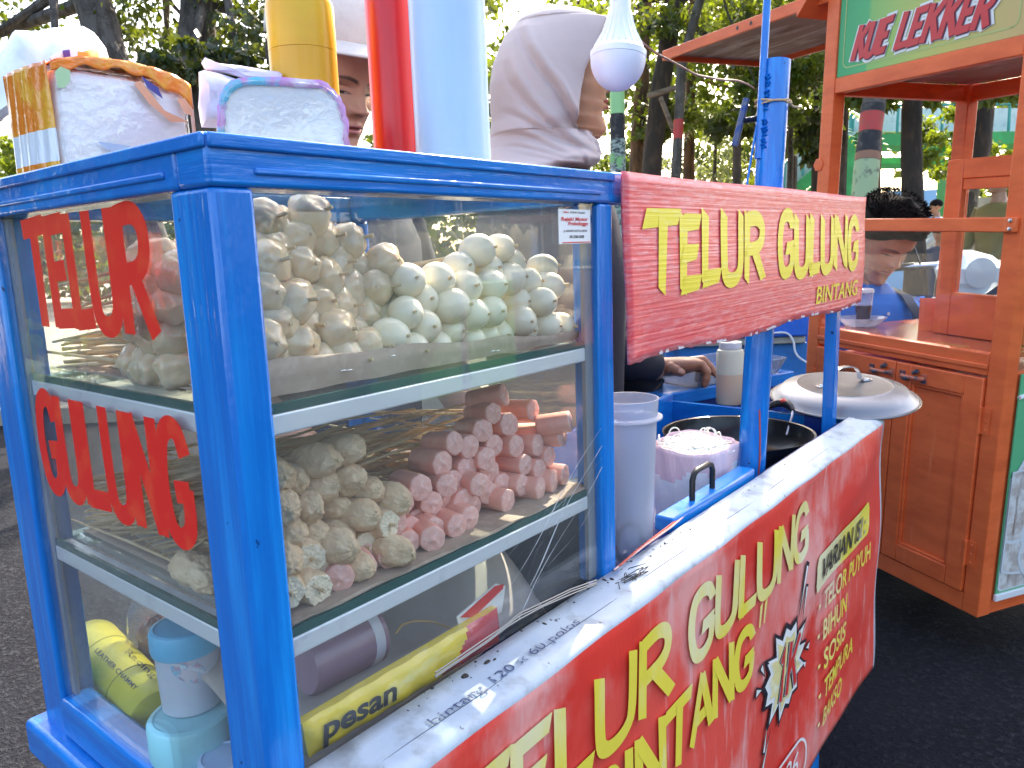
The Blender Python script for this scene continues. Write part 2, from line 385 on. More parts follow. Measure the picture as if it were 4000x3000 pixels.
# panes
PI = .0045
pf = MB().box((.0255, PI, .004), (.3675, PI + .003, H - .0275)).build('glass_pane', GLASS, cart)
pl = MB().box((PI, .0425, ZL + .0005), (PI + .003, .3165, H - .0275)).build('glass_pane', GLASS, cart)
MB().box((.0285, D - .012, -.05), (.3615, D - .009, H - .0275)).build('glass_pane', GLASS, cart)
MB().box((.382, .0305, .0725), (.385, .3305, H - .0275)).build('glass_pane', GLASS, cart)
MB().box((.3815, .0305, -.085), (.3855, .3305, .072)).build('end_panel', mat('dull_zinc_sheet', (.07, .085, .11, 1), .5, .3, vars=((14, (.03, .04, .06, 1), .45, .65), ((60, 60, 4), (.16, .17, .19, 1), .62, .75))), cart)
# grey inner gasket strips beside the panes
gk = mat('grey_sealant', (.25, .26, .28, 1), .6, bumps=((200, .4, .001),))
MB().box((.009, .309, ZL), (.013, .3168, H - .028)).build('gasket', gk, cart); MB().box((.355, .009, .004), (.3668, .013, H - .028)).build('gasket', gk, cart)
# shelves: aluminium channel, glass sheet
for z in (Z1, Z2):
    s = MB().box((.0265, .0135, z + .0129), (.378, .333, z + .0185)).build('shelf', SHELFGLASS, cart)
    c = MB(); h = .0125
    c.box((.010, .0095, z), (.381, .0255, z + h)); c.box((.010, .0258, z), (.0255, .335, z + h)); c.box((.026, .32, z), (.381, .335, z + h)); c.box((.366, .0258, z), (.381, .3198, z + h))
    c.build('shelf_channel', ALU_BAR, s, bev=.0012)
    MB().box((.0262, .0102, z + h + .0003), (.3785, .0132, z + h + .006)).build('glass_edge', mat('dark_glass_edge', (.02, .09, .08, 1), .15), s)
    MB().box((.0102, .0102, z + h + .0003), (.0130, .333, z + h + .006)).build('glass_edge', bpy.data.materials['dark_glass_edge'], s)
# red words on the left pane
b = MB(); NARROW = {'T': .9, 'E': .8, 'L': .75, 'U': 1, 'R': 1.05}
brush_word(b, 'TELUR', (PI - .0002, .264, .2735), (0, -1, 0), (0, 0, 1), .186, .0745, .0138, gap=.045, eps=.0004, slant=0, shear=-.02, widths=NARROW)
b.build('pane_lettering', RED_GLASS, pl)
b = MB(); brush_word(b, 'GULUNG', (PI - .0002, .290, .1435), (0, -1, 0), (0, 0, 1), .230, .0745, .0145, gap=.04, eps=.0004, slant=0, shear=-.02)
b.build('pane_lettering', RED_GLASS, pl)
# sticker on the front pane
stk = MB().box((.3115, PI - .0006, .3185), (.359, PI - .0001, .347)).build('sticker', mat('sticker_paper', (.8, .8, .8, 1), .35), pf, bev=.0)
b = MB(); X = (1, 0, 0); Z = (0, 0, 1); yS = PI - .0007
text_on(b, 'Rejeki Motor', (.3145, yS, .3365), X, Z, .040, .0042, .03, .25, 0, .0002); text_on(b, 'Probolinggo', (.3245, yS, .3328), X, Z, .030, .0042, .03, .25, 0, .0002)
b.box((.316, yS - .0002, .3192), (.358, yS, .3200)); text_on(b, 'YAMAHA', (.3175, yS, .3438), X, Z, .0085, .0016, .02, 0, 0, .0002)
b.build('sticker_print', mat('sticker_red', (.65, .03, .04, 1), .4), stk, smooth=False)
b = MB(); text_on(b, 'JL. SUKARNO HATTA 24 BRAN', (.3180, yS, .3278), X, Z, .035, .0024, .02, 0, 0, .0002); text_on(b, '081358610588', (.3265, yS, .3232), X, Z, .022, .0024, .02, 0, 0, .0002)
text_on(b, 'SUZUKI  Kawasaki', (.3285, yS, .3438), X, Z, .022, .0016, .02, 0, 0, .0002)
b.build('sticker_print', mat('sticker_black', (.03, .03, .05, 1), .4), stk, smooth=False)
# clear packing tape dangling from the right post across the front pane
TAPE = pane_mat('clear_tape', tint=(.97, .97, .98, 1), dust=.75, dsc=60, dustcol=(.8, .85, .9, 1), base=.12)
b = MB()
for (u0, v0), (u1, v1), wd in [((2390, 1600), (1965, 2330), 5), ((2395, 1640), (2060, 2290), 7), ((2400, 1720), (2020, 2420), 6), ((2350, 1790), (1880, 2290), 2), ((2330, 1960), (2100, 2280), 2), ((2290, 1830), (2090, 2160), 2)]:
    p = []
    for k in range(15):
        t = k / 14; q = SP(u0 + (u1 - u0) * t + 10 * math.sin(t * 7 + u0), v0 + (v1 - v0) * t, 1, .0008 + .0006 * math.sin(k)); p.append(q)
    ww = SIZE(wd, .62) * .8
    b.add([tuple(np.array(q) + s * np.array([ww, 0, ww * .5])) for q in p for s in (-1, 1)] + [tuple(np.array(q) + s * np.array([ww, 0, ww * .5]) + np.array([0, -.0004, 0])) for q in p for s in (-1, 1)],
          [(2 * i, 2 * i + 1, 2 * i + 3, 2 * i + 2) for i in range(14)] + [(30 + 2 * i, 32 + 2 * i, 33 + 2 * i, 31 + 2 * i) for i in range(14)])
b.build('clear_tape', TAPE, cart)

# body below, counter bay at the right
MB().box((.012, .004, -.50), (1.19, .35, -.1205)).build('cart_body', BLUE, cart, bev=.004)
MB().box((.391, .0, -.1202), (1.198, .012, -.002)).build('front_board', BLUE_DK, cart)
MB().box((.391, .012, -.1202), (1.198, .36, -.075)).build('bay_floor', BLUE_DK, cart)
MB().box((1.186, .012, -.0748), (1.198, .36, -.004)).build('end_board', BLUE, cart)
MB().box((.391, .348, -.0748), (1.1855, .36, .012)).build('back_board', BLUE, cart, bev=.003)
MB().box((.0, -.044, -.013), (1.2, -.0005, -.0045)).build('ledge', BLUE_DK, cart)
MB().box((1.160, .035, -.0748), (1.1855, .075, .012)).build('lid_rest', BLUE_DK, cart)
for x in (.03, 1.13):
    for y in (.03, .30): MB().box((x, y, GZ), (x + .04, y + .04, -.5)).build('leg', BLUE, cart)
for y in (-.03, .365):
    M = Matrix.Translation((.62, y, GZ + .26)) @ Matrix.Rotation(math.pi / 2, 4, 'X')
    w_ = MB().lathe([(.20, -.012), (.245, -.012), (.26, 0), (.245, .012), (.20, .012)], 40, M=M).build('wheel', BLACK, cart)
    c = MB().lathe([(.02, -.02), (.02, .02)], 16, M=M)
    for k in range(10):
        a = k * math.pi / 5; c.tube([M @ Vector((0, 0, 0)), M @ Vector((.205 * math.cos(a), .205 * math.sin(a), 0))], .004, 5)
    c.build('spoke', STEEL, w_)

# thick clamp tube with weld, thin rod, wing bolt, thin post, rope and wires
def P2(u, v, y): return Vector(SP(u, v, 1, y))
pb = P2(2934, 1835, .036); pt = P2(3033, 240, .036)
pole = MB().tube([pb + (pb - pt) * .06, pb, pb + (pt - pb) * .5, pt], .0192, 32)
pole.build('pole', BLUE_V, cart)
b = MB(); b.tube([pt + (pb - pt) * .0, pt + (pb - pt) * .004], [.0165, .0165], 24); b.build('tube_mouth', BLACK, cart)
rb = P2(2975, 300, .036) + Vector((-.016, -.006, 0)); rt = P2(2973, 0, .030)
axis = (pt - pb).normalized()
side = Vector((-.78, -.62, 0)).cross(axis).normalized()     # towards image left
left = Vector((-.63, .77, 0)); toward = Vector((-.77, -.63, 0))
r0 = pt + (pb - pt) * .23 + left * .0195 + toward * .008
b = MB().tube([r0, pt + (pb - pt) * .02 + left * .020 + toward * .008, pt + axis * .10 + left * .0205 + toward * .008, pt + axis * .45 + left * .022 + toward * .008], .0052, 14)
b.build('thin_rod', BLUE_V, cart)
b = MB()
for k in range(46):
    t = .03 + .2 * rnd.random(); q = pt + (pb - pt) * t + left * (.0125 + .005 * rnd.random()) + toward * .0145
    b.lathe([(0, -.002), (.002 + .0016 * rnd.random(), 0), (0, .002)], 7, M=Matrix.Translation(q))
b.build('weld_bead', BLUE, cart); b = MB()
for k in range(40):
    a = rnd.random() * 6.3; q = pb + (pt - pb) * (.515 + .02 * rnd.random()) + Vector((math.cos(a), math.sin(a), 0)) * .0195
    b.lathe([(0, -.003), (.003, 0), (0, .003)], 7, M=Matrix.Translation(q))
b.build('weld_bead', BLUE, cart)
s0 = P2(2933, 440, .05); s0 = pb + (pt - pb) * .868 + left * .017; s1 = s0 + left * .026 + Vector((0, 0, -.003)) - toward * .0
b = MB()
for k in range(16): q = s0 + (s1 - s0) * (k / 15); b.lathe([(.0038, -.0005), (.0046, 0), (.0038, .0005)], 12, M=Matrix.Translation(q) @ (s1 - s0).to_track_quat('Z', 'Y').to_matrix().to_4x4())
b.tube([s0 - (s1 - s0) * .2, s1], .0037, 12)
b.tube([s0, s0 + left * .006], .0085, 6)
tbn = MB(); d = (axis + left * -.12 ).normalized(); e = Vector((.03, -.02, .0)); tbn.tube([s1 - d * .034 + left * .004, s1 + d * .030 - left * .001], .0047, 12)
sc = b.build('clamp_screw', mat('oily_screw', (.02, .03, .06, 1), .35, .6), cart); tbn.build('screw_bar', mat('worn_bar', (.10, .11, .14, 1), .4, .5, vars=((90, (.02, .05, .18, 1), .4, .6),)), sc)
q0 = P2(3160, 1800, .026); tb = P2(3270, 1690, .028); tt = P2(3315, 1170, .028)
b = MB(); mid = [tb + (tb - tt) * .1, tt + (tt - tb) * .9]
M = Matrix.Translation((1.128, .022, 0)); b.box((-.011, -.009, -.075), (.011, .010, .352), M=M); b.build('thin_post', BLUE_V, cart, bev=.002)
ROPE = mat('twine', (.55, .36, .2, 1), .8, bumps=((300, .5, .001),))
qr = pb + (pt - pb) * .90
b = MB()
for dz, tl in ((0, .002), (.0035, -.002)):
    b.tube([qr + Vector((math.cos(a) * .0215 , math.sin(a) * .0215, dz + tl * math.sin(2 * a))) + left * .003 for a in [k * math.pi / 14 for k in range(29)]], .0014, 6)
kq = qr - left * .020 + toward * .004
b.lathe([(0, -.004), (.0045, -.001), (.0035, .003), (0, .005)], 8, M=Matrix.Translation(kq)); b.tube([kq, kq - left * .006 + Vector((0, 0, -.005)), kq - left * .014 + Vector((0, 0, -.006))], .0016, 6)
b.build('twine', ROPE, cart)
b = MB(); b.tube([pb + (pt - pb) * t + left * (.019 + k) + toward * .006 for t, k in [(.86, .004), (.80, .008), (.72, .013), (.64, .014), (.58, .010), (.53, .004)]], .0016, 6)
b.tube([pb + (pt - pb) * t + left * k + toward * .0192 for t, k in [(.49, .006), (.40, .002), (.34, -.001), (.30, .0), (.28, .003)]], .0009, 5)
b.build('cable', BLUE, cart)
b = MB(); RW = mat('red_wire', (.45, .06, .04, 1), .5)
b.tube([pb + (pt - pb) * t + left * k + toward * .0195 for t, k in [(.16, .000), (.10, -.003), (.04, -.005), (-.02, -.004)]] + [SP(u, v, 2, .0125) for u, v in [(2880, 1870), (2780, 1930), (2700, 1985), (2640, 2035), (2560, 2095), (2500, 2140), (2420, 2210)]], .0012, 6)
b.build('cable', RW, cart)
b = MB(); b.tube([SP(u, v, 2, .012) for u, v in [(2850, 1880), (2770, 1945), (2690, 2000), (2620, 2060), (2520, 2130), (2400, 2225)]], .0010, 6); b.build('cable', mat('pink_wire', (.7, .4, .33, 1), .5), cart)
b = MB()
for k, o in enumerate((0, 12, 22)):
    b.tube([SP(u, v + o * .8 + 5 * math.sin(u * .03 + k), 1, -.004) for u, v in [(2330, 2262), (2230, 2305), (2120, 2350), (2030, 2400), (1975, 2440), (1900, 2490), (1700, 2625)]], .0006, 6)
b.build('cable', mat('silver_wire', (.25, .24, .22, 1), .35, .3), cart)
# crumbled filler and dirt at the foot of the thin right post
DIRT = mat('dark_dirt', (.035, .03, .026, 1), .95, bumps=((200, .8, .003),))
b = MB()
for k in range(330):
    t = rnd.random(); q = Vector((.10 + .75 * t ** .8, -.001 - .012 * rnd.random() ** 3, .0052)); r = .0004 + .0016 * rnd.random() ** 2 * (1.6 if t < .35 else 1)
    b.lathe([(0, -r * .4), (r, 0), (r * .5, r * .5), (0, r * .6)], 6, M=Matrix.Translation(q), sx=.6 + rnd.random(), sy=.6 + rnd.random())
for k in range(26):
    q = Vector((.36 + .04 * rnd.random(), -.003 - .02 * rnd.random(), .004)); b.tube([q, q + Vector((.012 * rnd.uniform(-1, 1), -.006 * rnd.random(), .003 * rnd.random())), q + Vector((.03 * rnd.uniform(-.4, 1), -.012 * rnd.random(), .001))], .0004, 4)
tag(b.build('dirt', DIRT, cart), kind='stuff')
# blue compartment lid with black handle beside the noodle bag
lid = MB(); lid.box((.516, .0035, -.0015), (.749, .028, .017)); lid = lid.build('compartment_lid', BLUE_H, cart, bev=.003)
h0 = SP(2688, 1975, 1, .050); h1 = SP(2770, 1915, 1, .050)
h0 = Vector((.585, .015, .0165)); h1 = Vector((.640, .015, .0165))
MB().tube([h0, h0 + Vector((0, 0, .024)), h0 + Vector((.004, 0, .031)), h0 + Vector((.012, 0, .034)), h1 + Vector((-.012, 0, .034)), h1 + Vector((-.004, 0, .031)), h1 + Vector((0, 0, .024)), h1], .0036, 10).build('handle', BLACK, lid)
# ------------------------------------------------------------------ banner and sign board
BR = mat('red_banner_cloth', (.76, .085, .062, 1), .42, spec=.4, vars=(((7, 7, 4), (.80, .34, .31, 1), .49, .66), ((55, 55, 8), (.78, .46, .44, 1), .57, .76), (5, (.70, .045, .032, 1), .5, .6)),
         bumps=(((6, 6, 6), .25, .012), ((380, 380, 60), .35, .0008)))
# red mottled with paler noise patches above, white top margin below
BW = mat('white_banner_margin', (.44, .50, .56, 1), .45, spec=.3, vars=((9, (.36, .43, .52, 1), .42, .6), (30, (.25, .28, .31, 1), .52, .70), (100, (.10, .105, .11, 1), .665, .70), (60, (.10, .22, .45, 1), .72, .74)), bumps=((500, .2, .0005), (12, .2, .006)))
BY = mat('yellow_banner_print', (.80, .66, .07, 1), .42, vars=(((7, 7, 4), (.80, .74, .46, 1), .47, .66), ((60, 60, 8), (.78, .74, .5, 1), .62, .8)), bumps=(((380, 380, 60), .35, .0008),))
def bdisp(x, z):
    s = .0028 * math.sin(x * 17 + z * 9) + .0022 * math.sin(x * 31 - z * 22 + 1) + .003 * math.sin((x * .6 - z) * 26) * max(0, min(1, (x - .5) * 2))
    k = math.exp(-((x - 1.02) / .16) ** 2) * math.exp(-((z + .05 + .35 * (1.1 - x)) / .035) ** 2)
    return (s * .5 + k * -.004) * min(1, -z * 25 + .05)
prof = [(-.0005, .0062), (-.012, .0046), (-.024, .0036), (-.036, .0022), (-.043, .0010), (-.0472, -.0016), (-.0488, -.0055)]
zs = [-.0055 - (.463 - .0055) * i / 46 for i in range(1, 47)]
nx = 150; xs = [-.004 + 1.206 * i / (nx - 1) for i in range(nx)]
b = MB(); vs = []
for y, z in prof: vs += [(x, y, z + .0008 * math.sin(x * 40 + y * 200) * (1 if y < -.01 else 0)) for x in xs]
for z in zs: vs += [(x, -.0488 + bdisp(x, z) , z - .004 * (z / -.463) ** 3) for x in xs]
fs = []; ms = []
nr = len(prof) + len(zs)
for j in range(nr - 1):
    for i in range(nx - 1):
        fs.append((j * nx + i, (j + 1) * nx + i, (j + 1) * nx + i + 1, j * nx + i + 1)); ms.append(0 if j < len(prof) - 1 or xs[i] > 1.192 else 1)
b.add(vs, fs, ms)
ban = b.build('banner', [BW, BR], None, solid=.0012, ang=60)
tag(ban, 'long red vinyl banner with yellow words and a price burst, fronting the blue cart', 'banner')
def on_banner(mb):
    mb.v = [(x, y + bdisp(x, z), z) for x, y, z in mb.v]; return mb
YB = -.0512; UX = (1, 0, 0); UZ = (0, 0, 1)
b = MB()
brush_word(b, 'TELUR', (.088, YB, -.110), UX, UZ, .318, .073, .0150, gap=.035, eps=.0009, slant=.35, widths={'T': 1, 'E': .7, 'L': .75, 'U': 1, 'R': 1})
brush_word(b, 'GULUNG', (.441, YB, -.107), UX, UZ, .366, .072, .0150, gap=.035, eps=.0009, slant=.35, widths={'L': .75})
brush_word(b, 'BINTANG', (.255, YB, -.198), UX, UZ, .358, .068, .0145, gap=.04, eps=.0009, slant=.3, widths={'I': .35})
for x in (.628, .642): b.add([(x, YB - .001, -.116), (x + .008, YB - .001, -.113), (x + .002, YB - .001, -.143), (x - .002, YB - .001, -.143)], [(0, 3, 2, 1)])
for x in (.222, .236): b.add([(x, YB - .001, -.130), (x + .008, YB - .001, -.127), (x + .002, YB - .001, -.157), (x - .002, YB - .001, -.157)], [(0, 3, 2, 1)])
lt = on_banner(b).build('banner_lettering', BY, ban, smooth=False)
# variant list at the right end
def rrect(x0, x1, z0, z1, r, n=6):
    pts = []
    for cx, cz, a0 in ((x1 - r, z0 + r, -90), (x1 - r, z1 - r, 0), (x0 + r, z1 - r, 90), (x0 + r, z0 + r, 180)):
        for k in range(n + 1): a = math.radians(a0 + 90 * k / n); pts.append((cx + r * math.cos(a), cz + r * math.sin(a)))
    return pts
def flat(mb, pts, y, mi=0): mb.add([(x, y, z) for x, z in pts], [tuple(range(len(pts)))[::1]], mi)
b = MB(); vs = []
for i in range(41):
    x = .838 + .282 * i / 40; e_ = max(0, .014 - min(x - .838, 1.120 - x)); cut = .014 - math.sqrt(max(0, .014 ** 2 - e_ ** 2)); zo = (x - .84) * .02
    for k in range(7): vs.append((x, YB - .0009, -.185 + cut + zo + (.057 - 2 * cut) * k / 6))
b.add(vs, [(i * 7 + k, (i + 1) * 7 + k, (i + 1) * 7 + k + 1, i * 7 + k + 1) for i in range(40) for k in range(6)])
for s_, z, w_ in (('TELOR PUYUH', -.226, .235), ('BIHUN', -.273, .115), ('SOSIS', -.320, .115), ('TEMPURA', -.367, .165), ('BAKSO', -.414, .110)):
    text_on(b, s_, (.882, YB, z), UX, UZ, w_, .031, .018, .10, 0, .0032); b.box((.864, YB - .0012, z + .009), (.873, YB - .0008, z + .014))
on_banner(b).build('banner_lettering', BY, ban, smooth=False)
b = MB(); text_on(b, 'VARIAN ISI :', (.856, YB, -.172), UX, UZ, .235, .036, .02, .12, 0, .0026); on_banner(b).build('banner_lettering', mat('black_print', (.03, .03, .035, 1), .45, vars=(((9, 9, 5), (.5, .47, .4, 1), .60, .72),)), ban, smooth=False)
# price burst
def burst(k, wob, seed, cx=.722, cz=-.243, rx=.074, rz=.066):
    r = random.Random(seed); pts = []
    n = 13
    for i in range(n * 2):
        a = 2 * math.pi * i / (n * 2) + .12; rr = k * (1 if i % 2 == 0 else .72) * (1 + .10 * math.sin(i * 2.3 + seed))
        pts.append((cx + rx * rr * math.cos(a), cz + rz * rr * math.sin(a)))
    return pts
INK = mat('ink_print', (.02, .02, .03, 1), .45); PALE = mat('pale_print', (.74, .74, .72, 1), .45); CREAM = mat('cream_print', (.72, .62, .28, 1), .45, vars=(((30, 30, 30), (.75, .72, .55, 1), .5, .6),)); REDP = mat('red_print', (.62, .035, .03, 1), .45)
b = MB()
def star(k, y, mi):
    p = burst(k, 0, 3); c = (.722, -.243); o = len(b.v)
    b.add([(c[0], y, c[1])] + [(x, y, z) for x, z in p], [(0, 1 + i, 1 + (i + 1) % len(p)) for i in range(len(p))], mi)
star(1.12, YB - .0010, 0); star(.98, YB - .0014, 1); star(.80, YB - .0018, 2)
def spike(x0, z0, x1, z1, wd, mi, y):
    d = np.array([x1 - x0, z1 - z0]); n_ = np.array([-d[1], d[0]]) / np.linalg.norm(d) * wd
    b.add([(x0, y, z0), (x1 - n_[0], y, z1 - n_[1]), (x1 + n_[0], y, z1 + n_[1])], [(0, 1, 2)], mi)
for (x0, z0, x1, z1, wd) in [(.758, -.195, .802, -.120, .006), (.776, -.200, .796, -.150, .005), (.680, -.295, .642, -.368, .006), (.667, -.285, .655, -.330, .005), (.650, -.235, .625, -.230, .009), (.655, -.222, .640, -.200, .007), (.795, -.246, .820, -.252, .009), (.788, -.262, .806, -.276, .007)]:
    spike(x0, z0, x1, z1, wd, 0, YB - .0010); dx, dz = x1 - x0, z1 - z0; spike(x0 + dx * .25, z0 + dz * .25, x0 + dx * .93, z0 + dz * .93, wd * .55, 1, YB - .0014)
brush_word(b, '1K', (.690, YB, -.278), UX, UZ, .066, .068, .0185, gap=.10, eps=.0020, mi=0, shear=.18); brush_word(b, '1K', (.689, YB, -.277), UX, UZ, .066, .068, .0135, gap=.10, eps=.0028, mi=1, shear=.18)
brush_word(b, '1K', (.688, YB, -.276), UX, UZ, .066, .068, .009, gap=.10, eps=.0036, mi=3, shear=.18)
on_banner(b).build('price_burst', [INK, PALE, CREAM, REDP], ban, smooth=False)
# white outlined oval with number near the lower edge
b = MB(); ov = rrect(.655, .815, -.450, -.385, .028, 8); sp_ = stroke_poly([(x, z) for x, z in ov] + [ov[0], ov[1]], .0045)
b.add([(q[0], YB - .001, q[1]) for pr_ in sp_ for q in pr_], [(2 * i, 2 * i + 1, 2 * i + 3, 2 * i + 2) for i in range(len(sp_) - 1)])
text_on(b, '96', (.735, YB, -.432), UX, UZ, .048, .034, .0, .25, 0, .0012)
on_banner(b).build('banner_lettering', PALE, ban, smooth=False)
# print note along the white margin
b = MB(); b.tube([(.04 + .95 * k / 40, -.0305 + .0009 * math.sin(k * .9), .00335) for k in range(41)], .00035, 5); b.build('crease', mat('crease_dirt', (.10, .12, .16, 1), .7), ban)
b = MB(); text_on(b, 'bintang 120 x 60 polos', (.105, -.034, .0030), UX, (0, 1, .1), .175, .0105, .0, 0, 0, .0016)
b.build('margin_note', mat('note_ink', (.05, .07, .16, 1), .5, vars=((260, (.36, .43, .52, 1), .56, .60),)), ban, smooth=False)

SR = mat('red_sign_sheet', (.82, .090, .105, 1), .32, spec=.5, vars=(((40, 40, 240), (.86, .30, .31, 1), .44, .72), ((8, 8, 14), (.80, .14, .16, 1), .5, .7), ((14, 14, 40), (.72, .42, .42, 1), .68, .84)),
         bumps=(((3, 3, 330), .55, .0016), (300, .2, .0006)))
SY = mat('yellow_sign_print', (.82, .66, .02, 1), .34, vars=(((30, 30, 200), (.84, .72, .2, 1), .55, .75),), bumps=(((3, 3, 330), .4, .0012),))
def sdisp(x, z):
    t = (x - .393) / .784; c = max(0, 1 - t / .05) * max(0, (.29 - z) / .085)
    return .002 * math.sin(x * 9 + 1) - .004 * c + .0012 * math.sin(z * 40)
nx, nz = 70, 24; vs = []
for j in range(nz):
    for i in range(nx):
        t = i / (nx - 1); s = j / (nz - 1); x = .3935 + .784 * t
        zt = .3805 - .001 * math.sin(t * 9); zb = .2055 + .003 * math.sin(t * 13) - .004 * (1 - abs(2 * t - 1)) + (.0012 * rnd.uniform(-1, 1))
        z = zt + (zb - zt) * s; x += (.003 * s * s if t < .5 else -.002 * s)
        vs.append((x, -.0035 + sdisp(x, z) - .0035, z))
b = MB(); b.add(vs, [(j * nx + i, (j + 1) * nx + i, (j + 1) * nx + i + 1, j * nx + i + 1) for j in range(nz - 1) for i in range(nx - 1)])
sign = b.build('sign_board', SR, None, solid=.003, ang=60)
tag(sign, 'red ribbed sign board with yellow words TELUR GULUNG BINTANG above the blue counter', 'sign')
b = MB(); yS = -.0080
GW = {'T': 1.05, 'E': .72, 'L': .72, 'U': .95, 'R': 1.0, 'G': .95, 'N': 1.1}
brush_word(b, 'TELUR', (.428, yS, .269), UX, UZ, .305, .075, .0190, gap=.075, eps=.0016, slant=.5, widths=GW, vary=.05, shear=.04, taper=.82)
brush_word(b, 'GULUNG', (.782, yS, .270), UX, UZ, .348, .077, .0185, gap=.075, eps=.0016, slant=.5, widths=GW, vary=.04, shear=.05, taper=.85)
text_on(b, 'BINTANG', (.937, yS, .2205), UX, UZ, .202, .026, .012, .05, 0, .0018)
b.v = [(x, y + sdisp(x, z), z) for x, y, z in b.v]
b.build('sign_lettering', SY, sign, smooth=False)
TE = mat('bare_sign_core', (.62, .56, .57, 1), .7)
for k in range(22):
    t = .04 + .92 * rnd.random(); x = .3965 + .779 * t; zb = .2065 + .003 * math.sin(t * 13) - .004 * (1 - abs(2 * t - 1)); w_ = .004 + .014 * rnd.random()
    y_ = -.0087 + sdisp(x, zb); pts_ = [(x, zb - .0006), (x + w_, zb - .0006), (x + w_ * rnd.uniform(.7, 1.1), zb + .0012 + .0022 * rnd.random()), (x + w_ * .4, zb + .001 + .0012 * rnd.random()), (x - .001, zb + .001 + .002 * rnd.random())]
    b = MB(); b.prism(pts_, 0, .0004, M=Matrix(((1, 0, 0, 0), (0, 0, -1, y_), (0, 1, 0, 0), (0, 0, 0, 1)))); b.build('torn_edge', TE, sign, smooth=False)
MB().box((.3905, .0, .3535), (1.185, .024, .3805)).build('sign_rail', BLUE_H, cart, bev=.002)
# ================================================================== skewers in the case
ZS2 = Z2 + .0192; ZS1 = Z1 + .0192             # top faces of the two shelves
SAUS = mat('sausage_skin', (.80, .36, .27, 1), .38, sss=.25, vars=((60, (.84, .45, .35, 1), .45, .7),), bumps=((250, .15, .0006),))
SAUC = mat('sausage_cut_end', (.78, .43, .36, 1), .5, sss=.25, vars=((300, (.88, .60, .54, 1), .5, .7), (420, (.5, .2, .17, 1), .72, .76)), bumps=((260, .5, .001),))
EGG = mat('boiled_egg_white', (.82, .735, .57, 1), .2, sss=.12, vars=((30, (.80, .66, .40, 1), .52, .75),), bumps=((70, .08, .001),))
BAK = mat('glassy_dumpling', (.70, .53, .34, 1), .14, sss=.55, coat=.4, vars=((40, (.52, .35, .18, 1), .48, .75), (30, (.74, .63, .47, 1), .45, .65)), bumps=((90, .3, .002),))
TEM = mat('fried_fish_roll', (.66, .47, .29, 1), .6, sss=.1, vars=((90, (.50, .37, .21, 1), .58, .74), (30, (.76, .59, .40, 1), .45, .7)), bumps=((120, .7, .004), (400, .3, .001)))
TEMC = mat('fish_roll_cut', (.80, .68, .50, 1), .65, vars=((220, (.52, .4, .25, 1), .55, .65),), bumps=((220, .9, .003),))
def stick_mesh(n, a, bk, r=.0011, bend=0):
    b = MB(); b.tube([(-bk, bend, 0), (-bk * .5, bend * .3, 0), (a, 0, 0)], [r * .85, r, r], 6); b.add([(a + .0001, r * math.cos(k), r * math.sin(k)) for k in [j * math.pi / 3 for j in range(6)]], [tuple(range(6))], 1)
    return b.mesh(n, [WOOD, WOOD_END], ang=40)
def sausage_mesh(seed):
    r = random.Random(seed); b = MB(); n = 28; vs = []; k = 6 if seed % 2 else 7; R = .0102
    def rad(a): return R * (1 + .035 * math.cos(k * a + seed) + .02 * math.cos(2 * a + seed * 2)) * (1.0)
    prof = [(-.034, .80), (-.0335, .92), (-.031, 1), (-.004, 1.0), (-.0012, .985), (-.0003, .95), (0, .90)]
    for x, s in prof:
        for j in range(n): a = 2 * math.pi * j / n; vs.append((x, rad(a) * s * math.cos(a), rad(a) * s * math.sin(a)))
    fs = [(i * n + j, (i + 1) * n + j, (i + 1) * n + (j + 1) % n, i * n + (j + 1) % n) for i in range(len(prof) - 1) for j in range(n)]
    ms = [0 if i < len(prof) - 3 else 1 for i in range(len(prof) - 1) for j in range(n)]
    o = len(prof) * n
    # domed cut face with a small nub where the stick pushes through
    for s, x in ((.6, .0004), (.22, .0006), (.14, .0015)):
        for j in range(n): a = 2 * math.pi * j / n; vs.append((x + .0003 * r.uniform(-1, 1), rad(a) * s * math.cos(a), rad(a) * s * math.sin(a)))
    for i in range(len(prof) - 1, len(prof) + 2):
        for j in range(n): fs.append((i * n + j, (i + 1) * n + j, (i + 1) * n + (j + 1) % n, i * n + (j + 1) % n)); ms.append(1)
    vs += [(.002, 0, 0), (-.0345, 0, 0)]
    q = (len(prof) + 2) * n
    for j in range(n): fs.append((q + j, len(vs) - 2, q + (j + 1) % n)); ms.append(1); fs.append((j, (j + 1) % n, len(vs) - 1)); ms.append(1)
    b.add(vs, fs, ms); return b.mesh('sausage', [SAUS, SAUC], ang=50)
def lump_mesh(name, m, seed, rx, ry, rz, amp, freq, n=30, cx=0., cut=None, cutm=None, wr=0.):
    b = MB(); off = Vector((seed * 3.1, seed * 1.7, seed)); vs = []; nv = n // 2
    for j in range(nv + 1):
        th = math.pi * j / nv
        for i in range(n):
            ph = 2 * math.pi * i / n
            d = Vector((math.cos(th), math.sin(th) * math.cos(ph), math.sin(th) * math.sin(ph)))
            k = 1 + amp * mnoise.noise(d * freq + off) + amp * .5 * mnoise.noise(d * freq * 2.3 + off)
            if wr: k += wr * (abs(mnoise.noise(d * 5 + off)) + .6 * abs(mnoise.noise(d * 11 + off)) - .4)
            x, y, z = cx + rx * d.x * k, ry * d.y * k, rz * d.z * k
            if cut is not None and x > cut: x = cut + .0012 * mnoise.noise(Vector((y, z, 0)) * 700)
            vs.append((x, y, z))
    fs = [(j * n + i, (j + 1) * n + i, (j + 1) * n + (i + 1) % n, j * n + (i + 1) % n) for j in range(nv) for i in range(n)]
    ms = [1 if cut is not None and all(vs[q][0] > cut - .0013 for q in f) else 0 for f in fs]
    b.add(vs, fs, ms); return b.mesh(name, [m, cutm or m], ang=70 if cut is None else 50)
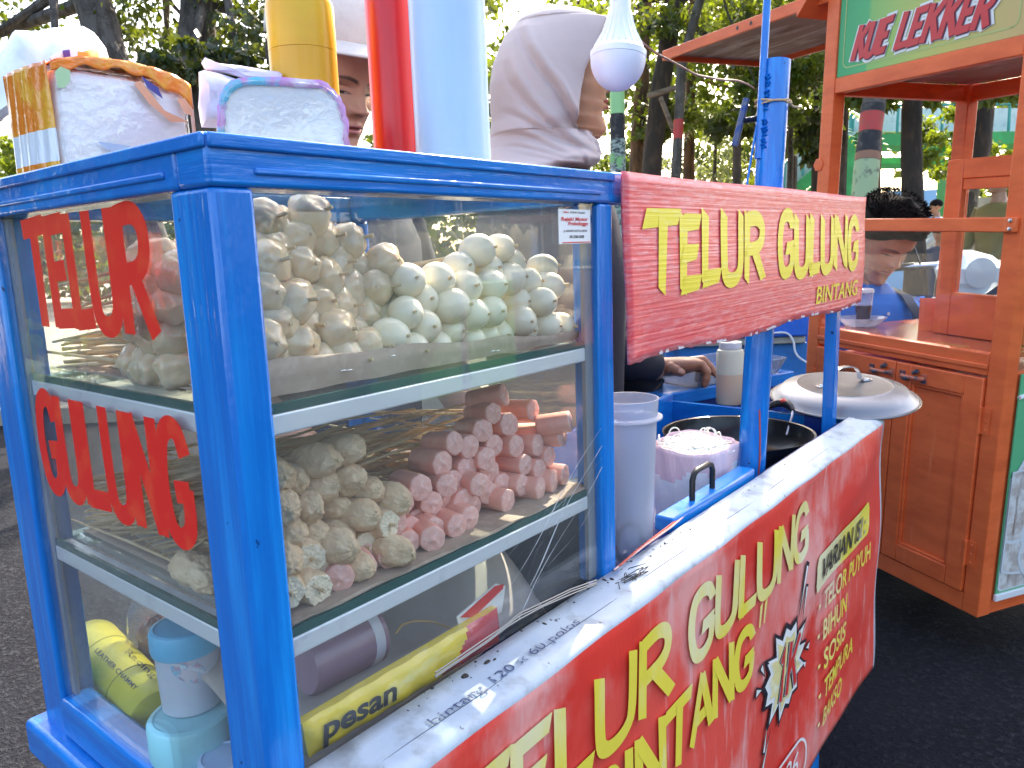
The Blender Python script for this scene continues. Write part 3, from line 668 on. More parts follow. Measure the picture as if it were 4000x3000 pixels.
def proto(name, label, cat, group, pieces):
    t = thing(name, label, cat, (0, 0, -5), group)
    for pn, me, off in pieces:
        o = bpy.data.objects.new(pn, me); COL.objects.link(o); o.parent = t; o.location = off
    return t
STK = [stick_mesh('stick', .0005, .20), stick_mesh('stick', .0005, .20, bend=.006), stick_mesh('stick', .0005, .19, bend=-.008)]
STT = [stick_mesh('stick', .0175, .20, .0013), stick_mesh('stick', .020, .19, .0013, bend=.006), stick_mesh('stick', .0165, .20, .0012, bend=-.006)]
STB = [stick_mesh('stick', .0215, .18, .0014), stick_mesh('stick', .019, .19, .0014, bend=.006), stick_mesh('stick', .016, .19, .0013, bend=-.006)]
GS = 'pink sausage skewers piled on the lower shelf'; GT = 'fried fish roll skewers piled on the lower shelf'; GE = 'quail egg skewers piled on the upper shelf'; GB = 'glassy dumpling skewers piled on the upper shelf'
PS = [proto('sausage_skewer', 'pink sausage chunk on a bamboo stick in the lower shelf heap', 'skewer', GS, [('sausage', sausage_mesh(k), (0, 0, 0)), ('stick', STK[k], (-.030, 0, 0))]) for k in range(3)]
PE = [proto('egg_skewer', 'shiny white quail egg on a bamboo stick in the upper shelf heap', 'skewer', GE, [('egg', lump_mesh('egg', EGG, k, (.0155, .0165, .0148)[k], (.0134, .0130, .0138)[k], .0132, .035, 1.2, 40), (0, 0, 0)), ('stick', STT[k], (0, 0, 0))]) for k in range(3)]
def bakp(k):
    return [('dumpling', lump_mesh('dumpling', BAK, k, .0145, .0147, .0142, .17, 1.5, 36), (0, 0, 0)), ('dumpling', lump_mesh('dumpling', BAK, k + 9, .0142, .0142, .0138, .20, 1.6, 36), (-.026, .001, .0005)), ('stick', STB[k], (0, 0, 0))]
PB = [proto('dumpling_skewer', 'glassy cream dumpling balls on a bamboo stick in the upper shelf heap', 'skewer', GB, bakp(k)) for k in range(3)]
PT = []
for k in range(3): PT.append(proto('fish_roll_skewer', 'wrinkled cream fish roll on a bamboo stick in the lower shelf heap', 'skewer', GT, [('fish_roll', lump_mesh('fish_roll', TEM, k, .0205, .0122, .0118, .12, 1.5, 64, -.002, wr=.11), (0, 0, 0)), ('stick', STT[k], (0, 0, 0))]))
for k in range(2): PT.append(proto('fish_roll_skewer', 'wrinkled fish roll with a cut white face in the lower shelf heap', 'skewer', GT, [('fish_roll', lump_mesh('fish_roll', TEM, k + 5, .025, .0118, .0114, .10, 1.5, 56, -.008, .006, TEMC, wr=.12), (0, 0, 0)), ('stick', stick_mesh('stick', .012, .2, .0013), (0, 0, 0))]))
used = set()
def spread(items, protos, y0, z0, k, zshelf, rad, thd, xmax=.362, jit=10, zmin=None, choose=None, plane=None, ymin=.0125, gap=1.86, lift=0.):
    pos = []
    for it in items:
        u, v = it[0], it[1]
        if plane: P = SP(u, v, *plane)
        else:
            P = SPL(u, v, (0, y0, z0), np.array([0, 1, -k]))
            if P[0] > xmax - rad: P = SP(u, v, 0, xmax - rad)
            if P[1] < ymin + rad: P = SP(u, v, 1, ymin + rad)
        if len(it) > 3 and it[3]: P = CAM + (P - CAM) * it[3]
        P[2] = max(P[2], zshelf + rad); pos.append(P)
    Q = np.array(pos); Q = Q + np.random.default_rng(3).normal(size=Q.shape) * .0006
    for _ in range(60):                       # let the pieces settle so that none sits inside another
        D_ = Q[:, None] - Q[None]; ds = np.linalg.norm(D_, axis=2) + np.eye(len(Q)) + 1e-5; ov = np.maximum(0, gap * rad - ds) * (1 - np.eye(len(Q)))
        far = (Q - CAM) @ CR[2]; ray_ = (Q - CAM) / np.linalg.norm(Q - CAM, axis=1)[:, None]
        back = (far[:, None] > far[None]).astype(float)
        Q = Q + (D_ / ds[:, :, None] * ov[:, :, None]).sum(1) * .18 + ray_ * (ov * back).sum(1)[:, None] * .22
        Q[:, 2] = np.maximum(Q[:, 2], zshelf + rad)
        if not plane: Q[:, 1] = np.maximum(Q[:, 1], ymin + rad); Q[:, 0] = np.minimum(Q[:, 0], xmax - rad)
    for n, it in enumerate(items):
        P = Q[n].copy(); P[2] += lift; th = math.radians(it[2] if len(it) > 2 and it[2] is not None else thd + rnd.uniform(-jit, jit))
        d = math.cos(th) * np.array([.627, -.778]) + math.sin(th) * np.array([-.775, -.632])
        d = d / np.linalg.norm(d); tail = .225
        for _ in range(60):
            tx, ty = P[0] - d[0] * tail, P[1] - d[1] * tail
            if tx < .034 and d[0] > -.9: a_ = math.atan2(d[1], d[0]) - .03
            elif tx > .355: a_ = math.atan2(d[1], d[0]) + .03
            else: break
            d = np.array([math.cos(a_), math.sin(a_)])
        zt = zshelf + .004 + (P[2] - zshelf) * rnd.uniform(.35, .7)
        pitch = math.asin(max(-.5, min(.5, (P[2] - zt) / tail)))
        pr_ = choose(n, it) if choose else protos[rnd.randrange(len(protos))]
        if pr_.name in used: o = copy_tree(pr_)
        else: o = pr_; used.add(pr_.name)
        o.location = Vector(P); o.rotation_euler = (Matrix.Rotation(math.atan2(d[1], d[0]), 4, 'Z') @ Matrix.Rotation(-pitch, 4, 'Y') @ Matrix.Rotation(rnd.uniform(0, 6.28), 4, 'X')).to_euler()
        s = rnd.uniform(.93, 1.06); o.scale = (s, s, s)
        yield o, it
ZA = lambda x, y: (1300 + x * .6329, 950 + y * .6329)
ZB = lambda x, y: (1300 + x * .6329, 1950 + y * .6329)
ZC = lambda x, y: (1000 + x * .5424, 1600 + y * .5424)
ZD = lambda x, y: (950 + x * .4218, 800 + y * .4218)
ZF = lambda x, y: (0 + x * .6329, 1950 + y * .6329)
sa = [(ZA(*p), th) for p, th in [((1050, 935), 15), ((1240, 1030), 35), ((1000, 1045), 45), ((1085, 1120), 50), ((1465, 1100), 12), ((1320, 1180), 25), ((1415, 1185), 30), ((940, 1175), 55), ((990, 1240), 50), ((1140, 1260), 40), ((1275, 1250), 30), ((850, 1285), 45), ((1350, 1310), 35), ((690, 1390), 45), ((850, 1420), 45), ((965, 1375), 50), ((1000, 1415), 50), ((1200, 1370), 38), ((1275, 1400), 35), ((1445, 1430), 25), ((1050, 1450), 45), ((1130, 1485), 35), ((1375, 1505), 20), ((555, 1515), 50), ((680, 1535), 60), ((790, 1535), 55), ((880, 1495), 50), ((920, 1560), 50), ((1275, 1565), 25), ((1085, 1600), 35), ((760, 1235), 40)]]
sa += [(ZB(*p), th) for p, th in [((600, 55), 60), ((720, 45), 60), ((800, 40), 50), ((590, 135), 60), ((690, 165), 55), ((825, 200), 45), ((410, 60), 60), ((415, 140), 60), ((530, 195), 55), ((700, 265), 50), ((510, 325), 65), ((575, 365), 65), ((210, 370), 65), ((200, 515), 65), ((350, 495), 60), ((50, 605), 70), ((850, 95), 50), ((650, 245), 55)]]
items = [(p[0], p[1], th) for p, th in sa]
for o, it in spread(items, PS, .030, .100, .38, ZS2, .0098, 50, gap=1.92): pass
sau_top = o
te = [(ZC(*p), th, c) for p, th, c in [((620, 290), 20, 0), ((440, 430), 30, 0), ((280, 520), 60, 0), ((470, 570), 15, 0), ((640, 550), 45, 0), ((790, 590), 40, 0), ((905, 640), 35, 0), ((320, 745), 50, 0), ((560, 740), 35, 0), ((750, 790), 30, 0), ((905, 830), 35, 1), ((270, 870), 45, 0), ((450, 890), 45, 0), ((390, 1030), 55, 1), ((570, 1035), 45, 0), ((680, 950), 45, 1), ((970, 985), 30, 0), ((640, 1185), 30, 0), ((320, 1270), 55, 1), ((500, 1290), 55, 1), ((430, 1450), 40, 1), ((180, 720), 50, 0), ((170, 480), 50, 0), ((260, 1050), 50, 0), ((560, 905), 40, 0)]]
items = [(p[0], p[1], th, .985, c) for p, th, c in te]
ti = 0
for o, it in spread(items, PT, .030, .100, .38, ZS2, .0112, 40, gap=1.85, choose=lambda n, it: PT[3 + n % 2] if it[4] else PT[n % 3]):
    if ti == 0: o['label'] = 'topmost wrinkled fish roll, alone on top of the heap beside the sausages'
    ti += 1
# three more fish rolls seen past the corner post through the left pane
items = [(*ZF(1215, 130), 50, None, 0), (*ZF(1270, 545), 60, None, 1), (*ZF(1240, 640), 40, None, 0)]
for o, it in spread(items, PT, 0, 0, 0, ZS2, .0105, 40, plane=(0, .030), choose=lambda n, it: PT[n]):
    o['label'] = 'wrinkled fish roll skewer seen through the left pane just behind the blue corner post'
eg = [ZA(*p) for p in [(870, 100), (1040, 105), (1110, 150), (800, 180), (990, 165), (1360, 200), (475, 260), (640, 290), (815, 270), (975, 265), (1070, 235), (1195, 225), (1300, 280), (550, 350), (715, 395), (840, 420), (975, 425), (1135, 345), (1255, 370), (1345, 390), (1480, 370), (440, 440), (560, 525), (1145, 500), (1310, 500), (1440, 510), (365, 575), (740, 550), (845, 590), (1020, 545), (1535, 490), (490, 620), (620, 625), (1180, 560), (1330, 545), (930, 575)]]
tips = {5: 5, 12: 8, 11: 12, 0: 20}
items = [(u, v, tips.get(i, None)) for i, (u, v) in enumerate(eg)]
ei = 0
for o, it in spread(items, PE, .026, .25, .38, ZS1, .0122, 38, jit=22, xmax=.366, ymin=.0222):
    if ei == 2: o['label'] = 'topmost white quail egg of the heap, with a peeled flap, on the upper shelf'
    ei += 1
bk = [ZD(*p) for p in [(570, 190), (430, 200), (220, 240), (490, 350), (230, 390), (260, 540), (480, 520), (660, 580), (920, 440), (720, 440), (850, 560), (1000, 580), (400, 690), (560, 640), (660, 670), (790, 720), (900, 800), (980, 850), (1230, 630), (1100, 630), (1260, 760), (250, 920), (200, 830), (480, 940), (720, 960), (890, 980), (1060, 900), (1100, 960), (1380, 900), (1250, 990), (1000, 1090), (770, 1190), (860, 1120), (560, 1090), (300, 1160), (1060, 1270), (900, 1280), (380, 1330), (240, 1280), (480, 1330), (620, 1300), (720, 1360), (600, 1410), (960, 1370), (1150, 800)]]
items = [(u, v) for i, (u, v) in enumerate(bk) if i % 5 != 1]
for o, it in spread(items, PB, .034, .25, .33, ZS1, .0138, 18, jit=16, ymin=.0222, gap=1.45): pass
# the same heap seen past the post through the left pane
LG = lambda x, y: (500 + x * .4219, 900 + y * .4219)
items = [(*LG(*p), th) for p, th in [((320, 300), 20), ((300, 580), 30), ((420, 680), 30), ((260, 850), 20), ((420, 990), 10), ((230, 1330), 50), ((480, 1420), 30), ((420, 390), 20)]]
for o, it in spread(items, PB, 0, 0, 0, ZS1, .0118, 20, plane=(0, .034)): pass
o['label'] = 'pear shaped glassy dumpling skewer lying low beside the left pane, nearest the corner post'
# loose sticks whose food lies deep in the two heaps
LS = thing('bare_skewer', 'thin bare bamboo skewer lying among the others behind the food in the glass case', 'skewer', (0, 0, -5), 'bare bamboo skewers in the case')
o = bpy.data.objects.new('stick', stick_mesh('stick', .0, .2, .0013)); COL.objects.link(o); o.parent = LS
for k in range(235):
    c = LS if k == 0 else copy_tree(LS)
    zs = ZS2 if k % 3 else ZS1; lvl = rnd.random()
    if k % 3: x = .11 + .22 * rnd.random(); a = rnd.uniform(2.0, 3.1)
    else: x = .08 + .27 * rnd.random(); a = rnd.uniform(1.9, 2.9)
    y = .10 + .10 * rnd.random(); z = zs + .003 + lvl * (.072 if k % 3 else .045)
    d = Vector((math.cos(a), math.sin(a), 0)) * .2
    if x + d.x < .036: d.x = .036 - x
    if y + d.y > .31: d.y = .31 - y
    d.z = -(z - zs - .003) * rnd.uniform(.1, .9); c.scale = (d.length / .2, 1, 1)
    c.location = (x, y, z); c.rotation_euler = (-d).to_track_quat('X', 'Z').to_euler()
# a few sticks with their ends toward the left pane
for (u0, v0, u1, v1, z) in [(200, 1290, 345, 1285, ZS1), (180, 1355, 350, 1275, ZS1), (500, 1325, 560, 1400, ZS1), (400, 1405, 720, 1385, ZS1), (450, 1380, 640, 1320, ZS1), (310, 2050, 700, 2060, ZS2), (330, 2075, 700, 2040, ZS2), (345, 2050, 690, 2090, ZS2), (400, 2045, 790, 2200, ZS2), (515, 2085, 760, 2290, ZS2), (340, 2000, 720, 2010, ZS2), (320, 2020, 700, 1990, ZS2), (330, 1985, 740, 1975, ZS2)]:
    A = Vector(SP(u0, v0, 0, .036 + .02 * rnd.random())); A.z = max(A.z, z + .003); A.y = min(A.y, .305); B_ = Vector(SP(u1, v1, 2, max(z + .006, A.z - .02)))
    if B_.x < .05 or B_.x > .3: B_ = A + Vector((.10, -.10, 0))
    d = (B_ - A); d = d.normalized()
    c = copy_tree(LS); ln_ = min(.2, (B_ - A).length * 1.6, (A.y - .035) / max(.05, -d.y)); c.location = A + d * ln_; c.scale = (ln_ / .2, 1, 1); c.rotation_euler = d.to_track_quat('X', 'Z').to_euler()

# ------------------------------------------------------------------ paper liners
KRAFT = mat('brown_paper', (.38, .29, .22, 1), .75, vars=((14, (.31, .23, .17, 1), .4, .7), (120, (.45, .36, .28, 1), .5, .75)), bumps=((25, .35, .004), (300, .2, .0006)))
def liner(z, lip, label, y0=.027, leftlip=.0, xin=.03):
    b = MB(); nx = 60; prof = [(y0 - .0010, lip), (y0 - .0005, lip * .5), (y0, .0022), (y0 + .008, .0012)] + [(y0 + .008 + (.29 - .008) * k / 6, .0012) for k in range(1, 7)]
    vs = []
    for k, (y, h) in enumerate(prof):
        for i in range(nx):
            t = i / (nx - 1); x = xin + (.362 - xin) * t
            hh = h * (1 - .72 * t ** 1.5 + .05 * math.sin(t * 21)) if k < 3 else h
            vs.append((x, y + .0008 * math.sin(t * 30 + k) + (.001 * math.sin(t * 8) if k < 3 else 0), z + hh + .0003 * math.sin(t * 40)))
    b.add(vs, [(j * nx + i, j * nx + i + 1, (j + 1) * nx + i + 1, (j + 1) * nx + i) for j in range(len(prof) - 1) for i in range(nx - 1)])
    o = b.build('paper_liner', KRAFT, None, solid=.0006); tag(o, label, 'paper liner'); return o
l1 = liner(Z1 + .0186, .0235, 'folded brown paper liner with a stapled upright lip under the dumplings and quail eggs', y0=.0205)
b = MB()
for u in (1340, 1365, 1535, 1925, 1945, 2000): P = SP(u, {1340: 1448, 1365: 1446, 1535: 1390, 1925: 1372, 1945: 1370, 2000: 1346}[u], 1, .0198); b.tube([P + np.array([-.002, -.0003, .0]), P + np.array([0, -.0006, .0004]), P + np.array([.002, -.0003, .0])], .00035, 5)
b.build('staple', STEEL, l1)
liner(Z2 + .0190, .0012, 'flat brown paper liner under the sausages and fish rolls on the lower shelf', y0=.0120)
# triangular paper corner showing through the left pane
for z, lab in ((Z1 + .0190, 'white greaseproof paper sheet angled across the upper shelf by the left pane'), (Z2 + .0192, 'pale greaseproof paper sheet angled across the lower shelf by the left pane')):
    b = MB(); b.prism([(.0275, .035), (.10, .035), (.16, .29), (.05, .26)], 0, .0006); o = b.build('paper_sheet', mat('greaseproof_paper', (.66, .62, .54, 1), .6, vars=((20, (.55, .5, .42, 1), .4, .7),)), None, smooth=False)
    o.location = (0, 0, z + .0022); tag(o, lab, 'paper')

# ------------------------------------------------------------------ things in the bottom of the case
ZFL = -.0855
def cyl_between(A, B_, prof, n=40):
    A = Vector(A); d = Vector(B_) - A; return Matrix.Translation(A) @ d.to_track_quat('Z', 'Y').to_matrix().to_4x4(), d.length
CH = mat('yellow_plastic_tub', (.62, .56, .03, 1), .38, sss=.1, vars=((8, (.52, .47, .02, 1), .4, .7),))
A = SP(620, 2810, 2, ZFL + .024); B_ = SP(355, 2500, 2, ZFL + .026)
A = Vector(A); B_ = Vector(B_); Rr = SIZE(115, (A - Vector(CAM)) @ Vector(CR[2]))
A.z = ZFL + Rr; B_ = Vector((B_.x, B_.y, ZFL + Rr)); M, Ln = cyl_between(A, B_, None)
tub = thing('cleaning_cloth_tub', 'yellow plastic tub of leather chammy lying on its side in the bottom of the case', 'tub', (A.x, A.y, ZFL))
MB().lathe([(0, 0), (Rr * .75, .001), (Rr * .92, Rr * .12), (Rr, Rr * .4), (Rr, Ln - Rr * .3), (Rr * .93, Ln - Rr * .08), (Rr * .7, Ln), (0, Ln)], 48, M=M).build('tub_body', CH, tub)
b = MB()
for s in (.30, .70):
    z = Ln * s; b.tube([M @ Vector(((Rr + .0001) * math.cos(a), (Rr + .0001) * math.sin(a), z)) for a in [k * math.pi / 20 for k in range(41)]], .0003, 5, cap=False)
b.build('seam', BLACK, tub)
tbody = [o for o in tub.children if o.name.startswith('tub_body')][0]
b = MB(); text_hit(b, tbody, 'LEATHER CHAMMY', (368, 2545), (525, 2698), 22, .012); b.build('tub_lettering', BLACK, tub, smooth=False)
b = MB(); text_hit(b, tbody, 'Racing', (478, 2552), (590, 2655), 34, .02, skew=.2); b.build('tub_lettering', mat('faded_black_print', (.05, .05, .02, 1), .5, vars=((60, (.4, .36, .04, 1), .45, .6),)), tub, smooth=False)

def jar(px, vtop, vlid, vbot, wpx, t, lidc, body, lab, zbase=None, name='storage_jar', deco=True):
    P = SD(px, vbot, t); r = SIZE(wpx / 2, t); zb = max(P[2], ZFL) if zbase is None else zbase; zt = SD(px, vtop, t)[2]; zl_ = SD(px, vlid, t)[2]
    j = thing(name, lab, 'jar', (P[0], P[1], zb)); M = Matrix.Translation((P[0], P[1], 0))
    MB().lathe([(0, zb), (r * .84, zb + .0003), (r * .9, zb + .002), (r * .95, zl_ - .006), (r * .95, zl_ + .002), (r * .92, zl_ + .002), (r * .92, zl_ - .005), (r * .86, zb + .003), (0, zb + .002)], 48, M=M).build('jar_body', body, j)
    MB().lathe([(0, zl_ + .001), (r * .955, zl_ - .002), (r * 1.03, zl_ - .002), (r * 1.06, zl_ + .001), (r * 1.05, zt - .003), (r * 1.0, zt - .0008), (r * .9, zt), (r * .86, zt - .0012), (0, zt - .0012)], 48, M=M).build('lid', lidc, j)
    return j, P, r, zb, zl_, M
LID1 = mat('sky_blue_lid', (.10, .50, .78, 1), .35, sss=.1); LID2 = mat('teal_lid', (.28, .62, .68, 1), .38, sss=.1); LID3 = mat('pale_blue_lid', (.42, .58, .82, 1), .35, sss=.1)
JB = mat('milky_jar_plastic', (.62, .64, .74, 1), .3, sss=.3, vars=((28, (.70, .27, .14, 1), .58, .66), (12, (.66, .62, .68, 1), .4, .7)))
JB2 = mat('milky_jar_with_crackers', (.60, .56, .52, 1), .3, sss=.3, vars=((35, (.55, .40, .28, 1), .5, .7),))
t_ = .585
j2, P, r, zb, zl2, M = jar(790, 2735, 2880, 3160, 300, t_, LID2, JB2, 'wide milky storage jar with a teal lid, lowest of the jar stack')
ztop2 = SD(790, 2735, t_)[2]
j1, P, r, zb, zl1, M = jar(758, 2405, 2490, 2770, 245, t_, LID1, JB, 'milky storage jar with a sky blue lid, stacked on the teal lidded jar', zbase=ztop2 - .001)
# oval label on the upper jar
jb_ = [o for o in j1.children if o.name.startswith('jar_body')][0]
def oval_on(o, cu, cv, au, av, tilt, lift):
    n = 40; rows = []; b = MB(); pts = []
    for s_ in (1, .75, .5, .25):
        for k in range(n):
            a = 2 * math.pi * k / n; x, y = au * s_ * math.cos(a), av * s_ * math.sin(a); pts.append(hit_on(o, cu + x, cv + y + tilt * x, lift))
    pts.append(hit_on(o, cu, cv, lift))
    if any(q is None for q in pts): return None
    b.add([tuple(q) for q in pts], [(r_ * n + k, (r_ + 1) * n + k, (r_ + 1) * n + (k + 1) % n, r_ * n + (k + 1) % n) for r_ in range(3) for k in range(n)] + [(3 * n + k, 4 * n, 3 * n + (k + 1) % n) for k in range(n)]); return b
b = oval_on(jb_, 738, 2621, 72, 46, .2, .0003)
if b:
    lb = b.build('oval_label', mat('label_print', (.55, .36, .45, 1), .3, vars=((150, (.25, .55, .72, 1), .48, .54), (90, (.7, .62, .68, 1), .5, .56), (70, (.2, .12, .25, 1), .62, .68))), j1)
    b = MB(); text_hit(b, jb_, 'Storage Collection', (666, 2605), (808, 2638), 22, .03, .0008, skew=.1); b.build('label_lettering', mat('label_white', (.8, .85, .9, 1), .4), lb, smooth=False)
jar(905, 2915, 3010, 3200, 190, .555, LID3, JB2, 'milky jar with a pale blue lid tucked low beside the blue corner post')
# clear plum coloured tumbler with ribbon
PLUM = mat('plum_plastic', (.38, .24, .30, 1), .25, sss=.2, coat=.4)
A = Vector(SP(1170, 2600, 1, .085)); B_ = Vector(SP(1420, 2480, 1, .085)); rr = SIZE(130, (A - Vector(CAM)) @ Vector(CR[2]))
M, Ln = cyl_between(A, B_, None); Ln *= 1.1
tu = thing('plum_tumbler', 'plum coloured plastic tumbler with a pale band lying under the lower shelf', 'tumbler', (A.x, A.y, A.z - rr))
MB().lathe([(0, 0), (rr * .9, 0), (rr, .004), (rr, Ln), (rr * .94, Ln), (rr * .9, .006), (0, .005)], 40, M=M).build('tumbler_body', PLUM, tu)
MB().lathe([(rr * 1.004, Ln * .80), (rr * 1.02, Ln * .81), (rr * 1.02, Ln * .93), (rr * 1.004, Ln * .94)], 40, M=M).build('ribbon', mat('pale_band', (.7, .68, .74, 1), .4), tu)
# dark red carton behind it
P = SP(1470, 2560, 1, .16); bx = thing('dark_red_carton', 'small dark red carton with white print behind the plum tumbler', 'carton', (P[0], P[1], ZFL))
MB().box((P[0] - .022, P[1], ZFL), (P[0] + .024, P[1] + .03, P[2] + .028)).build('carton_body', mat('dark_red_card', (.10, .012, .02, 1), .4, vars=((12, (.03, .01, .02, 1), .5, .6),)), bx, bev=.001)
b = MB(); text_on(b, 'BERSATU', (P[0] - .014, P[1], P[2] + .016), UX, UZ, .022, .0045, .02, 0, 0, .0005); text_on(b, '2021 KAMI', (P[0] - .014, P[1], P[2] + .009), UX, UZ, .018, .0035, .02, 0, 0, .0005)
b.build('carton_print', WHITE, bx, smooth=False)
# clear bag and pouch beside the tub
P = SP(600, 2420, 2, ZFL + .06); pb_ = thing('clear_pouch', 'crumpled clear plastic pouch behind the yellow tub in the case', 'pouch', (P[0], P[1], ZFL))
me = lump_mesh('pouch_film', CLEAR, 4, .026, .016, .05, .2, 1.6, 30); o = bpy.data.objects.new('pouch_film', me); COL.objects.link(o); o.parent = pb_; o.location = (0, 0, .05)
me = lump_mesh('contents', mat('red_brown_snack', (.30, .10, .07, 1), .5, vars=((90, (.6, .45, .4, 1), .5, .6),)), 6, .018, .011, .03, .3, 2.2, 24); o = bpy.data.objects.new('contents', me); COL.objects.link(o); o.parent = pb_; o.location = (0, 0, .034)
# big curled sheet of grey brown paper
GP = mat('grey_brown_paper', (.46, .40, .36, 1), .8, vars=((7, (.30, .25, .22, 1), .4, .7),), bumps=((6, .3, .01), (200, .12, .0006)))
b = MB()
def sheet(u, v):
    # u along the case, v from the front edge up over the roll to the back
    x = .035 + .315 * u; yy = .028 + .15 * v; a = v * 2.2
    z = ZFL + .074 + .070 * math.sin(min(a, 2.0)) * (.50 + .50 * u) - .035 * (1 - u) * (1 - v) + .003 * math.sin(u * 9)
    e = max(0, (u - .82) / .18)
    return (x - .012 * e * e * (1 - v), yy + .02 * u, z - .024 * e ** 2)
b.grid(sheet, 40, 26); o = b.build('paper_roll', GP, None, solid=.001); tag(o, 'large curled grey brown paper sheet filling the bottom of the glass case', 'paper')
b = MB(); b.tube([SP(u, v, 1, .045) for u, v in [(1545, 2475), (1570, 2440), (1620, 2425), (1690, 2428), (1760, 2455)]], .0008, 6)
tag(b.build('rubber_band', mat('tan_rubber', (.45, .28, .10, 1), .5), None), 'thin tan rubber band on the grey brown paper under the lower shelf', 'rubber band')
# yellow and red packet standing behind the front pane
YP = mat('yellow_packet_film', (.80, .56, .015, 1), .22, coat=.5, vars=(((16, 16, 40), (.80, .72, .36, 1), .60, .76),), bumps=((45, .5, .004),)); RP = mat('red_packet_film', (.58, .03, .04, 1), .25, coat=.5, vars=((60, (.68, .25, .27, 1), .6, .75),), bumps=((45, .5, .004),))
yk = .0105
c = [SP(u, v, 1, yk) for u, v in [(1195, 2905), (1200, 2840), (1745, 2490), (1785, 2487), (1965, 2380), (1972, 2515), (1700, 2700), (1230, 2975)]]
q = [(p[0], p[2]) for p in c]
pk = thing('flour_packet', 'yellow and red printed packet standing along the inside of the front pane', 'packet', (.13, .02, ZFL))
def lerp2(a, b_, t): return (a[0] + (b_[0] - a[0]) * t, a[1] + (b_[1] - a[1]) * t)
def packet(u, v):
    top = lerp2((c[1][0], c[1][2]), (c[4][0], c[4][2]), u); bot = lerp2((c[7][0], c[7][2]), (c[5][0], c[5][2]), u); p = lerp2(bot, top, v)
    bul = .006 * math.sin(math.pi * v) ** .5 * (math.sin(math.pi * min(1, max(0, u))) ** .4)
    return (p[0], yk + .006 - bul + .0006 * math.sin(u * 40 + v * 5), p[1])
nu, nv = 60, 12; b = MB(); vs = [packet(i / (nu - 1), j / (nv - 1)) for j in range(nv) for i in range(nu)]
back = [(x, yk + .0125, z) for x, y, z in vs]
fs = []; ms = []
for j in range(nv - 1):
    for i in range(nu - 1):
        fs.append((j * nu + i, j * nu + i + 1, (j + 1) * nu + i + 1, (j + 1) * nu + i)); ms.append(1 if i / nu > .66 + .16 * (j / nv - .1) - (.05 if j < 3 else 0) else 0)
n0 = len(vs); fs += [tuple(n0 + k for k in reversed(f)) for f in fs]; ms += ms
edge = [i for i in range(nu)] + [j * nu + nu - 1 for j in range(1, nv)] + [(nv - 1) * nu + i for i in range(nu - 2, -1, -1)] + [j * nu for j in range(nv - 2, 0, -1)]
for a, b_ in zip(edge, edge[1:] + edge[:1]): fs.append((b_, a, n0 + a, n0 + b_)); ms.append(0)
b.add(vs + back, fs, ms); b.build('packet_film', [YP, RP], pk)
A = np.array(packet(.045, .14)); Bp = np.array(packet(.36, .12)); U = Bp - A; U = U / np.linalg.norm(U); V = np.array(packet(.2, .9)) - np.array(packet(.2, .1)); V = V - U * (V @ U); V /= np.linalg.norm(V)
b = MB(); text_on(b, 'pesan', A - np.array([0, .0022, 0]), U, V, .062, .0165, .03, .08, 0, .0008); b.build('packet_lettering', BLACK, pk, smooth=False)
# small folded red and white card behind the packet
P = [SP(u, v, 1, .024) for u, v in [(1780, 2440), (1780, 2480), (1935, 2300), (1968, 2275), (1975, 2320), (1880, 2440)]]
b = MB(); b.prism([(p[0], p[2]) for p in [SP(u, v, 1, .024) for u, v in [(1785, 2410), (1800, 2475), (1960, 2390), (1975, 2290), (1940, 2280)]]], 0, .0012, M=Matrix(((1, 0, 0, 0), (0, 0, 1, .024), (0, 1, 0, 0), (0, 0, 0, 1))))
cd_ = b.build('folded_card', mat('white_card', (.72, .70, .68, 1), .5), None, smooth=False); tag(cd_, 'folded red and white card peeking over the red end of the packet', 'card')
b = MB(); b.prism([(p[0], p[2]) for p in [SP(u, v, 1, .0232) for u, v in [(1800, 2412), (1850, 2412), (1965, 2300), (1968, 2282), (1935, 2290)]]], 0, .0006, M=Matrix(((1, 0, 0, 0), (0, 0, 1, .0232), (0, 1, 0, 0), (0, 0, 0, 1))))
b.build('card_print', REDP, cd_, smooth=False)
# ================================================================== on top of the case
TIS = mat('tissue_paper', (.86, .86, .87, 1), .85, vars=((30, (.80, .81, .84, 1), .5, .7),), bumps=(((14, 14, 190), .25, .001),))
FOIL = pane_mat('wrinkled_film', tint=(.985, .985, .99, 1), dust=.05, dsc=30, base=.10, rough=.08)
def film_bump(m, sc, st):
    nt = m.node_tree; tc = nt.nodes.new('ShaderNodeTexCoord'); t = nt.nodes.new('ShaderNodeTexNoise'); t.inputs['Scale'].default_value = sc; t.inputs['Detail'].default_value = 3; t.inputs['Distortion'].default_value = .6
    b = nt.nodes.new('ShaderNodeBump'); b.inputs['Strength'].default_value = st; b.inputs['Distance'].default_value = .006
    nt.links.new(tc.outputs['Object'], t.inputs['Vector']); nt.links.new(t.outputs[0], b.inputs['Height'])
    for n in nt.nodes:
        if n.type in ('BSDF_GLOSSY',): nt.links.new(b.outputs[0], n.inputs['Normal'])
film_bump(FOIL, 110, .30); film_bump(CLEAR, 60, .7)
OF = mat('orange_print_film', (.80, .20, .015, 1), .25, coat=.4, vars=((26, (.82, .36, .03, 1), .5, .6), (17, (.75, .70, .6, 1), .66, .70)), bumps=((60, .5, .004),))
WF = mat('white_print_film', (.72, .72, .72, 1), .25, coat=.4, bumps=(((60, 60, 12), .6, .004),))
PKF = mat('pink_print_film', (.62, .25, .55, 1), .25, coat=.4, vars=((22, (.10, .50, .68, 1), .55, .62), (30, (.75, .62, .74, 1), .55, .7)), bumps=((60, .5, .004),))
GRN = mat('green_print', (.36, .55, .30, 1), .3); NAVY = mat('navy_print', (.05, .05, .25, 1), .35)
